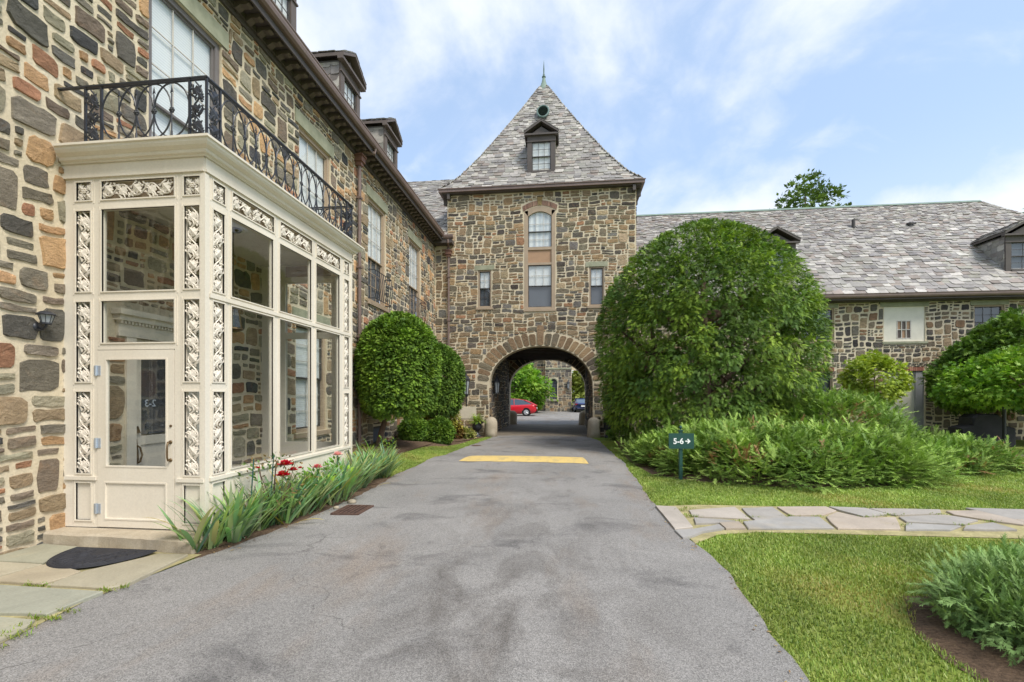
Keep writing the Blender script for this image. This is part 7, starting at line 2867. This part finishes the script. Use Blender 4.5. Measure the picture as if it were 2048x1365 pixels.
    V = crown((x, y, -0.1), [(1.25, 0.80), (1.7, 0.98), (2.5, 1.0), (3.3, 0.86), (4.1, 0.6), (4.7, 0.26), (4.9, 0.03)], 3.2, 1.6, 850, 15, 0.28, 0.2, fs, YEW_DK, 71, droop=0.05, upw=0.02, bump=0.09, depth=0.2, lump=0.03, inner=0.3)
    fast_mesh('crown', *V, M['needle'], t)
    x, y = 13.75, 15.6
    t = thing('maple_tree', (x, y, -0.08), 'bright green low maple with spreading crown near the grill', 'tree')
    trunk_mesh(t, limbs((x + 0.2, y, -0.08), (x, y, 2.4), 1.5, 9, 85, 0.09))
    V = crown((x, y, 0.0), [(1.45, 0.75), (1.7, 1.0), (2.1, 0.95), (2.5, 0.75), (2.9, 0.42), (3.1, 0.03)], 1.85, 1.5, 240, 20, 0.36, 0.115, [leaf_t('maple')], MAP, 72, droop=0.15, bump=0.15, depth=0.35, lump=0.1, inner=0.4)
    fast_mesh('crown', *V, M['leaf'], t)
    x, y = 10.75, 17.6
    t = thing('cutleaf_shrub', (x, y, -0.08), 'yellow-green shrub beside the pale doorway', 'shrub')
    trunk_mesh(t, limbs((x, y, -0.08), (x, y, 2.4), 0.8, 7, 86, 0.06))
    V = crown((x, y, 0.0), [(1.35, 0.45), (1.7, 0.8), (2.3, 0.95), (2.8, 0.7), (3.1, 0.03)], 1.0, 0.9, 170, 13, 0.22, 0.11, [leaf_t('maple')], [lin(164, 178, 60), lin(148, 166, 58), lin(132, 152, 56)], 73, droop=0.1, bump=0.12, depth=0.25, lump=0.12, inner=0.35)
    fast_mesh('crown', *V, M['leaf'], t)
    # trees far off
    far = [('broadleaf_tree', 'dense green tree in the yard behind the red car', (-5.75, 46.5), [(0.3, 1.9), (1.2, 2.5), (2.8, 2.7), (4.2, 2.1), (5.2, 1.2), (5.8, 0.1)], 1.25, MAP, 0.36, 220),
           ('broadleaf_tree', 'pale yellow-green tree beside the chapel, behind the blue car', (3.6, 56.5), [(0.2, 1.9), (1.6, 2.6), (3.6, 2.7), (5.2, 2.0), (6.5, 0.1)], 1.1, [lin(172, 184, 96, 0.85), lin(148, 166, 80, 0.85)], 0.4, 200),
           ('broadleaf_tree', 'loose open tree rising above the long slate ridge', (21.7, 45), [(15.6, 1.2), (16.8, 2.6), (18.2, 3.1), (19.8, 2.4), (21.0, 1.2), (21.7, 0.1)], 1.0, [lin(80, 104, 48, 0.85), lin(98, 122, 56, 0.85)], 0.42, 170),
           ('broadleaf_tree', 'tree whose tip shows over the hipped end of the slate roof', (41.0, 45), [(13.5, 2.2), (15.5, 3.2), (17.0, 2.6), (18.3, 0.1)], 1.0, MAP, 0.5, 70)]
    for i, (nm, lab, (x, y), prof, sc_, cols, sz, nc) in enumerate(far):
        t = thing(nm, (x, y, -0.1), lab, 'tree', 'trees beyond the buildings')
        top = prof[-1][0]
        trunk_mesh(t, limbs((x, y, -0.1), (x, y, top * 0.93), prof[2][1] * 0.9, 9, 120 + i, 0.22))
        V = crown((x, y, -0.1), prof, sc_, sc_, nc, 11 if i == 2 else 20, 0.42 if i == 2 else 0.55, sz, [leaf_t('maple'), leaf_t('oval')], cols, 130 + i, droop=0.1, bump=0.35, depth=1.6 if i == 2 else 0.9, lump=0.12 if i == 2 else 0.14, inner=0.1 if i == 2 else 0.4, bald=0.3 if i == 2 else 0.0)
        fast_mesh('crown', *V, M['leaf'], t)


make_foliage()


# ------------------------------------------------------------------ border plants
def blades(specs, seg=6):
    """specs: (base, azimuth, elevation, length, width, bend, colour)"""
    V, F, C = [], [], []
    for (p, az, el, ln, wd, bend, col) in specs:
        p = Vector(p)
        e = el
        side = Vector((-math.sin(az), math.cos(az), 0))
        k0 = len(V)
        for i in range(seg + 1):
            t_ = i / seg
            w_ = wd * (0.75 + 0.5 * t_ if t_ < 0.5 else 1.0 * (1 - ((t_ - 0.5) / 0.5) ** 2) + 0.02)
            V += [tuple(p - side * w_ / 2), tuple(p + side * w_ / 2)]
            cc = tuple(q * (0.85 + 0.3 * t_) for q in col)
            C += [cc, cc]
            d = Vector((math.cos(az) * math.cos(e), math.sin(az) * math.cos(e), math.sin(e)))
            p = p + d * (ln / seg)
            e -= bend / seg * (0.4 + 1.2 * t_)
        for i in range(seg):
            a = k0 + 2 * i
            F.append((a, a + 1, a + 3, a + 2))
    return np.array(V), np.array(F), np.array(C)


def make_border():
    rnd = random.Random(12)
    cols = [lin(134, 164, 116), lin(150, 176, 122), lin(114, 146, 108), lin(164, 184, 118)]
    n = 0
    y = 4.52
    spots = []
    while y < 9.3:
        for k in range(2 if y > 4.6 else 1):
            xr = edge_l(y)
            x = -3.86 + (xr + 3.80) * (0.25 + 0.55 * k) + rnd.uniform(-0.05, 0.05) if y < 8.3 else xr - rnd.uniform(0.1, 0.55)
            spots.append((min(x, xr - 0.06), y + rnd.uniform(-0.06, 0.06)))
        y += 0.19
    for (x, y) in spots:
        g = gz(x, y) + 0.01
        sp = []
        fans = rnd.randint(3, 4)
        for f_ in range(fans):
            fx, fy = x + rnd.uniform(-0.09, 0.09), y + rnd.uniform(-0.1, 0.1)
            faz = rnd.uniform(-0.7, 1.3)
            for b_ in range(rnd.randint(5, 7)):
                sgn = rnd.uniform(-1, 1)
                az = faz + (0 if sgn > -0.2 else PI) + rnd.uniform(-0.35, 0.35)
                if y < 4.6 and rnd.random() < 0.5:
                    az = rnd.uniform(-2.4, 0.2)
                el = rnd.uniform(0.8, 1.45)
                c_ = tuple(q * rnd.uniform(0.8, 1.2) for q in rnd.choice(cols))
                if rnd.random() < 0.03:
                    c_ = lin(196, 176, 84, 0.85)
                sp.append(((fx + rnd.uniform(-0.03, 0.03), fy + rnd.uniform(-0.03, 0.03), g - 0.02), az, el, rnd.uniform(0.48, 0.8), rnd.uniform(0.038, 0.056), rnd.uniform(0.25, 1.1), c_))
        o = fast_mesh('iris_plant', *blades(sp), M['blade'], base=(x, y, g), smooth=True)
        wh = 'at the corner of the doorstep' if y < 4.9 else 'between the doorstep and the crimson rose' if y < 5.2 else 'around the foot of the crimson rose bush' if y < 5.9 else 'behind the drain grate, below the pink blooms' if y < 7.3 else 'between the pink blooms and the far porch corner' if y < 8.0 else 'at the far corner of the porch' if y < 8.6 else 'past the porch end, next to the lawn'
        tag(o, 'sword-leaved iris clump ' + wh, 'iris', 'irises along the porch bed: ' + wh)
    # yellowed leaves fallen on the asphalt edge
    for (x, y, az, lab) in ((-3.42, 5.55, 0.15, 'yellowing iris leaf lying out over the asphalt edge'), (-3.35, 8.1, 0.3, 'small yellowed leaf at the bed edge beyond the grate')):
        o = fast_mesh('fallen_leaf', *blades([((x, y, 0.03), az, 0.35, 0.4 if y < 6 else 0.22, 0.03, 0.9, lin(206, 186, 92, 0.85))]), M['blade'], base=(x, y, 0.03))
        tag(o, lab, 'leaf')
    # rose bush
    x, y = -3.66, 5.5
    t = thing('rose_bush', (x, y, 0.02), 'staked rose bush with crimson blooms in front of the porch glass', 'rose')
    mb = MB()
    tips = []
    for i in range(9):
        a = rnd.uniform(0, 2 * PI)
        l_ = rnd.uniform(0.5, 0.85)
        e = Vector((x + 0.28 * math.cos(a), y + 0.3 * math.sin(a), 0.02 + l_))
        mb.tube([(x, y, 0.0), ((x + e.x) / 2 + rnd.uniform(-0.04, 0.04), (y + e.y) / 2, e.z * 0.55), e], [0.008, 0.006, 0.003], 5)
        tips.append(e)
    mb.build('stem', M['bark'], t)
    for (dx, dy) in ((-0.02, -0.4), (-0.02, -0.02)):
        mb = MB()
        mb.tube([(x + dx, y + dy - 0.04, 0.0), (x + dx, y + dy + 0.05, 0.9)], 0.008, 6)
        mb.build('stake', M['sign_green'], t)
    V = crown((x, y, 0.02), [(0.25, 0.15), (0.4, 0.32), (0.6, 0.36), (0.75, 0.25), (0.85, 0.03)], 1, 1.2, 40, 8, 0.14, 0.05, [leaf_t('oval')], [lin(96, 128, 62, 0.85), lin(118, 146, 78, 0.85), lin(134, 112, 70, 0.85)], 140, droop=0.1, bump=0.08, depth=0.15, lump=0.15, inner=0.2)
    fast_mesh('foliage', *V, M['leaf'], t)
    blooms = [((x + 0.12, y + 0.06, 0.76), 0.08, 'petal_red'), ((x + 0.14, y - 0.02, 0.64), 0.075, 'petal_red'), ((x + 0.2, y + 0.1, 0.69), 0.05, 'petal_red'), ((x + 0.0, y - 0.3, 0.78), 0.022, 'petal_red'), ((x + 0.14, y + 0.36, 0.68), 0.028, 'petal_red')]
    for (p, r_, mt) in blooms:
        bloom(t, p, r_, M[mt], rnd)
    for (px, py, pz, r_, mt, lab) in ((-3.6, 6.4, 0.6, 0.06, 'petal_rose', 'faded rose-pink bloom among the irises near the crimson rose'), (-3.62, 7.05, 0.7, 0.07, 'petal_pink', 'pale pink peony bloom among the far irises')):
        t = thing('peony_plant', (px, py, 0.02), lab, 'flower')
        mb = MB()
        mb.tube([(px, py, 0.0), (px + 0.02, py, pz * 0.5), (px + 0.02, py, pz)], 0.007, 5)
        mb.build('stem', M['sign_green'], t)
        bloom(t, (px + 0.02, py, pz), r_, M[mt], rnd)
        V = crown((px, py, 0.02), [(0.15, 0.12), (0.35, 0.2), (pz - 0.1, 0.03)], 1, 1, 14, 7, 0.08, 0.09, [leaf_t('oval')], MAP, 150, droop=0.1, inner=0)
        fast_mesh('foliage', *V, M['leaf'], t)
    # lilies and grasses beyond the porch
    for i, (x, y) in enumerate(((-4.55, 9.3), (-4.3, 9.75), (-4.75, 9.85), (-4.05, 9.4), (-4.5, 10.3))):
        g = gz(x, y)
        sp = []
        for b_ in range(26):
            sp.append(((x + rnd.uniform(-0.08, 0.08), y + rnd.uniform(-0.08, 0.08), g), rnd.uniform(0, 2 * PI), rnd.uniform(0.9, 1.45), rnd.uniform(0.4, 0.7), 0.016, rnd.uniform(0.8, 1.9), tuple(q * rnd.uniform(0.8, 1.2) for q in lin(128, 162, 60, 0.85))))
        o = fast_mesh('daylily_plant', *blades(sp), M['blade'], base=(x, y, g), smooth=True)
        tag(o, 'grassy arching daylily clump behind the porch end', 'daylily', 'daylilies behind the porch')
    for i, (x, y, h_) in enumerate(((-4.15, 10.35, 0.62), (-4.3, 10.9, 0.5))):
        g = gz(x, y)
        t = thing('lily_plant', (x, y, g), ('taller' if i == 0 else 'shorter') + ' upright leafy lily beside the clipped yew trunk', 'lily', 'lilies by the yew')
        sp = []
        mb = MB()
        for s_ in range(4):
            bx, by = x + rnd.uniform(-0.12, 0.12), y + rnd.uniform(-0.12, 0.12)
            tx, ty = bx + rnd.uniform(-0.05, 0.12), by + rnd.uniform(-0.1, 0.1)
            hh = h_ * rnd.uniform(0.8, 1.1)
            mb.tube([(bx, by, g), (tx, ty, g + hh)], 0.006, 5)
            for k in range(16):
                q = 0.2 + 0.8 * k / 16
                sp.append(((bx + (tx - bx) * q, by + (ty - by) * q, g + hh * q), k * 2.4, rnd.uniform(0.3, 0.7), rnd.uniform(0.12, 0.19), 0.022, 0.9, tuple(v * rnd.uniform(0.85, 1.2) for v in lin(150, 178, 70, 0.85))))
        mb.build('stem', M['sign_green'], t)
        fast_mesh('foliage', *blades(sp, 4), M['blade'], t, smooth=True)


def bloom(parent, p, r_, mat, rnd):
    mb = MB()
    for k in range(3):
        n = 5 + k * 2
        for i in range(n):
            a = 2 * PI * i / n + k
            el = 1.2 - 0.5 * k
            d = Vector((math.cos(a) * math.cos(el), math.sin(a) * math.cos(el), math.sin(el)))
            s_ = Vector((-math.sin(a), math.cos(a), 0))
            q = Vector(p) + d * r_ * 0.15
            L_ = r_ * (0.75 + 0.18 * k)
            mb.add([q, q + d * L_ * 0.6 + s_ * L_ * 0.48, q + d * L_ + s_ * L_ * 0.2 + Vector((0, 0, 0.1 * r_)), q + d * L_ - s_ * L_ * 0.2 + Vector((0, 0, 0.1 * r_)), q + d * L_ * 0.6 - s_ * L_ * 0.48], [(0, 1, 2, 3, 4)])
    return mb.build('bloom', mat, parent)


make_border()


# ------------------------------------------------------------------ grass
def make_grass():
    rg = np.random.default_rng(3)
    el = np.vectorize(edge_l)
    er = np.vectorize(edge_r)
    gzv = np.vectorize(gz)
    zones = [(1.3, 5.2, 1.7, 5.9, 5200, 0.05), (5.2, 9.0, 3.2, 6.4, 2400, 0.05), (1.25, 8.0, 7.1, 9.6, 3000, 0.05), (8.0, 14.0, 7.4, 13.0, 1100, 0.055), (5.5, 11.5, 9.4, 12.4, 1300, 0.055), (1.2, 2.4, 9.6, 19.4, 2400, 0.05), (10, 20, 12.5, 17.0, 450, 0.06),
             (-5.1, -3.1, 9.2, 19.4, 3000, 0.05)]
    P = []
    for (x0, x1, y0, y1, dn, h_) in zones:
        n = int((x1 - x0) * (y1 - y0) * dn)
        x = rg.uniform(x0, x1, n)
        y = rg.uniform(y0, y1, n)
        P.append(np.stack([x, y, np.full(n, h_ * 0.66)], 1))
    P = np.concatenate(P)
    x, y = P[:, 0], P[:, 1]
    lo = np.interp(x, [1.3, 1.44, 1.8, 2.3, 6, 14], [5.3, 5.36, 5.72, 5.88, 5.98, 6.44])
    hi = np.interp(x, [1.3, 2, 6, 14], [7.12, 7.28, 7.38, 8.0])
    ok = ~((y > lo) & (y < hi))
    ok &= (x > er(y) + 0.005) | (x < el(y) - 0.005)

    def inside(poly):
        r_ = np.zeros(len(x), bool)
        n = len(poly)
        for i in range(n):
            (xa, ya), (xb, yb) = poly[i], poly[(i + 1) % n]
            c = ((ya > y) != (yb > y))
            with np.errstate(divide='ignore', invalid='ignore'):
                xi = (xb - xa) * (y - ya) / (yb - ya + 1e-12) + xa
            r_ ^= c & (x < xi)
        return r_
    for poly in ([(-3.94, 4.42), (-3.66, 4.3), (-3.5, 4.9), (-3.34, 5.9), (-3.3, 6.8), (-3.45, 9.1), (-4.6, 9.6), (-4.6, 8.3), (-3.94, 8.3)],
                 [(-5.68, 9.7), (-4.7, 9.6), (-4.35, 11.5), (-4.5, 13.2), (-4.2, 14.6), (-3.9, 15.2), (-3.7, 16.2), (-3.6, 18.2), (-3.3, 19.3), (-3.4, 19.95), (-5.68, 19.95)],
                 [(1.75, 15.4), (1.62, 12), (1.8, 10), (2.6, 9.25), (4, 8.8), (5.6, 9.0), (8.2, 11.1), (10.7, 12.6), (11, 14), (8, 18), (2, 19.4)],
                 [(2.42, 3.0), (2.45, 2.55), (3.4, 2.35), (4.35, 2.85), (4.4, 3.9), (3.6, 4.3), (2.8, 4.1), (2.45, 3.55)]):
        ok &= ~inside(poly)
    # thin and dry patches
    pat = np.sin(1.9 * x + 0.7 * y) + np.sin(2.3 * y - 1.1 * x + 1.0) + 0.7 * np.sin(4.7 * x + 3.9 * y)
    ok &= rg.random(len(x)) > np.clip((pat - 1.0) * 0.28, 0, 0.6)
    P, x, y, pat = P[ok], x[ok], y[ok], pat[ok]
    # denser fringe along the drive and the path
    n = len(P)
    z = gzv(x, y)
    az = rg.uniform(0, 2 * PI, n)
    ln = P[:, 2] * rg.uniform(0.55, 1.35, n)
    lean = rg.uniform(0.1, 0.9, n)
    w_ = rg.uniform(0.0035, 0.006, n) * np.clip(0.7 + 0.12 * y, 1, 2.2)
    sx, sy = -np.sin(az) * w_, np.cos(az) * w_
    V = np.zeros((n, 3, 3))
    V[:, 0] = np.stack([x - sx, y - sy, z], 1)
    V[:, 1] = np.stack([x + sx, y + sy, z], 1)
    V[:, 2] = np.stack([x + np.cos(az) * ln * np.sin(lean), y + np.sin(az) * ln * np.sin(lean), z + ln * np.cos(lean)], 1)
    base = np.array([lin(134, 158, 72, 1.02), lin(148, 168, 80, 1.02), lin(116, 144, 66, 1.02), lin(162, 174, 96, 1.02)])
    col = base[rg.integers(0, 4, n)] * rg.uniform(0.75, 1.25, (n, 1))
    pat2 = np.sin(0.9 * x - 1.3 * y + 2) + np.sin(1.7 * x + 2.1 * y) * 0.8 + np.sin(7.1 * x - 5.3 * y) * 0.5
    col *= (1 + 0.14 * pat2)[:, None]
    dry = np.clip((pat - 0.35) * 0.4, 0.06, 0.8) * (rg.random(n) < 0.75)
    straw = np.array(lin(186, 172, 100, 0.85))
    col = col * (1 - dry[:, None]) + straw * dry[:, None]
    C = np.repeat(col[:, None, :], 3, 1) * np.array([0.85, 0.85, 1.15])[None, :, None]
    F = np.arange(3 * n).reshape(n, 3)
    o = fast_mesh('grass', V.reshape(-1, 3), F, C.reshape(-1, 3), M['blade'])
    tag(o, 'short mown grass blades on the lawns', 'grass', kind='stuff')
    # weeds in the joints of the paths
    V, F, C, k = [], [], [], 0
    rnd = random.Random(2)
    pts = []
    for (u, v) in ((395, 590), (420, 598), (720, 605), (885, 598), (1025, 600), (1340, 595), (1370, 590), (1590, 590), (1410, 640), (1250, 603), (655, 622), (1690, 640), (1830, 625), (400, 560), (380, 570), (440, 600)):
        pts.append((on_ground(1200 + 0.4285 * u, 780 + 0.4285 * v), 40, 0.09))
    for (u, v) in ((60, 738), (150, 742), (590, 775), (690, 755), (110, 965), (330, 920), (20, 1030), (240, 970)):
        pts.append((on_ground(40 + 0.293 * u, 960 + 0.293 * v), 40, 0.07))
    for (cx_, cy_) in [(-3.74, 2.75), (-3.72, 2.6)]:
        pts.append(((cx_, cy_), 90, 0.1))
    sp = []
    for ((cx_, cy_), m_, r_) in pts:
        for q in range(m_):
            a, d = rnd.uniform(0, 2 * PI), r_ * rnd.random()
            sp.append(((cx_ + 1.6 * d * math.cos(a), cy_ + 0.6 * d * math.sin(a), 0.02), rnd.uniform(0, 2 * PI), rnd.uniform(0.3, 1.3), rnd.uniform(0.02, 0.05), 0.006, 0.8, tuple(c_ * rnd.uniform(0.8, 1.25) for c_ in lin(132, 152, 52, 0.85))))
    o = fast_mesh('joint_weeds', *blades(sp, 2), M['blade'])
    tag(o, 'moss and tiny weeds in the flagstone joints', 'weeds', kind='stuff')

    rnd = random.Random(31)
    sp = []
    for q in range(420):
        y = rnd.uniform(2.0, 18.5)
        left = rnd.random() < 0.5
        if left and y < 4.4:
            continue
        x = edge_l(y) + abs(rnd.gauss(0, 0.07)) if left else edge_r(y) - abs(rnd.gauss(0, 0.06))
        c_ = rnd.choice((lin(150, 118, 80), lin(120, 92, 66), lin(176, 150, 100), lin(98, 84, 70)))
        sp.append(((x, y, gz(0, y) + 0.02), rnd.uniform(0, 2 * PI), rnd.uniform(-0.1, 0.35), rnd.uniform(0.015, 0.05), rnd.uniform(0.008, 0.02), 0.4, c_))
    o = fast_mesh('leaf_litter', *blades(sp, 2), M['blade'])
    tag(o, 'dry leaf bits and grit along the drive edges', 'litter', kind='stuff')


make_grass()
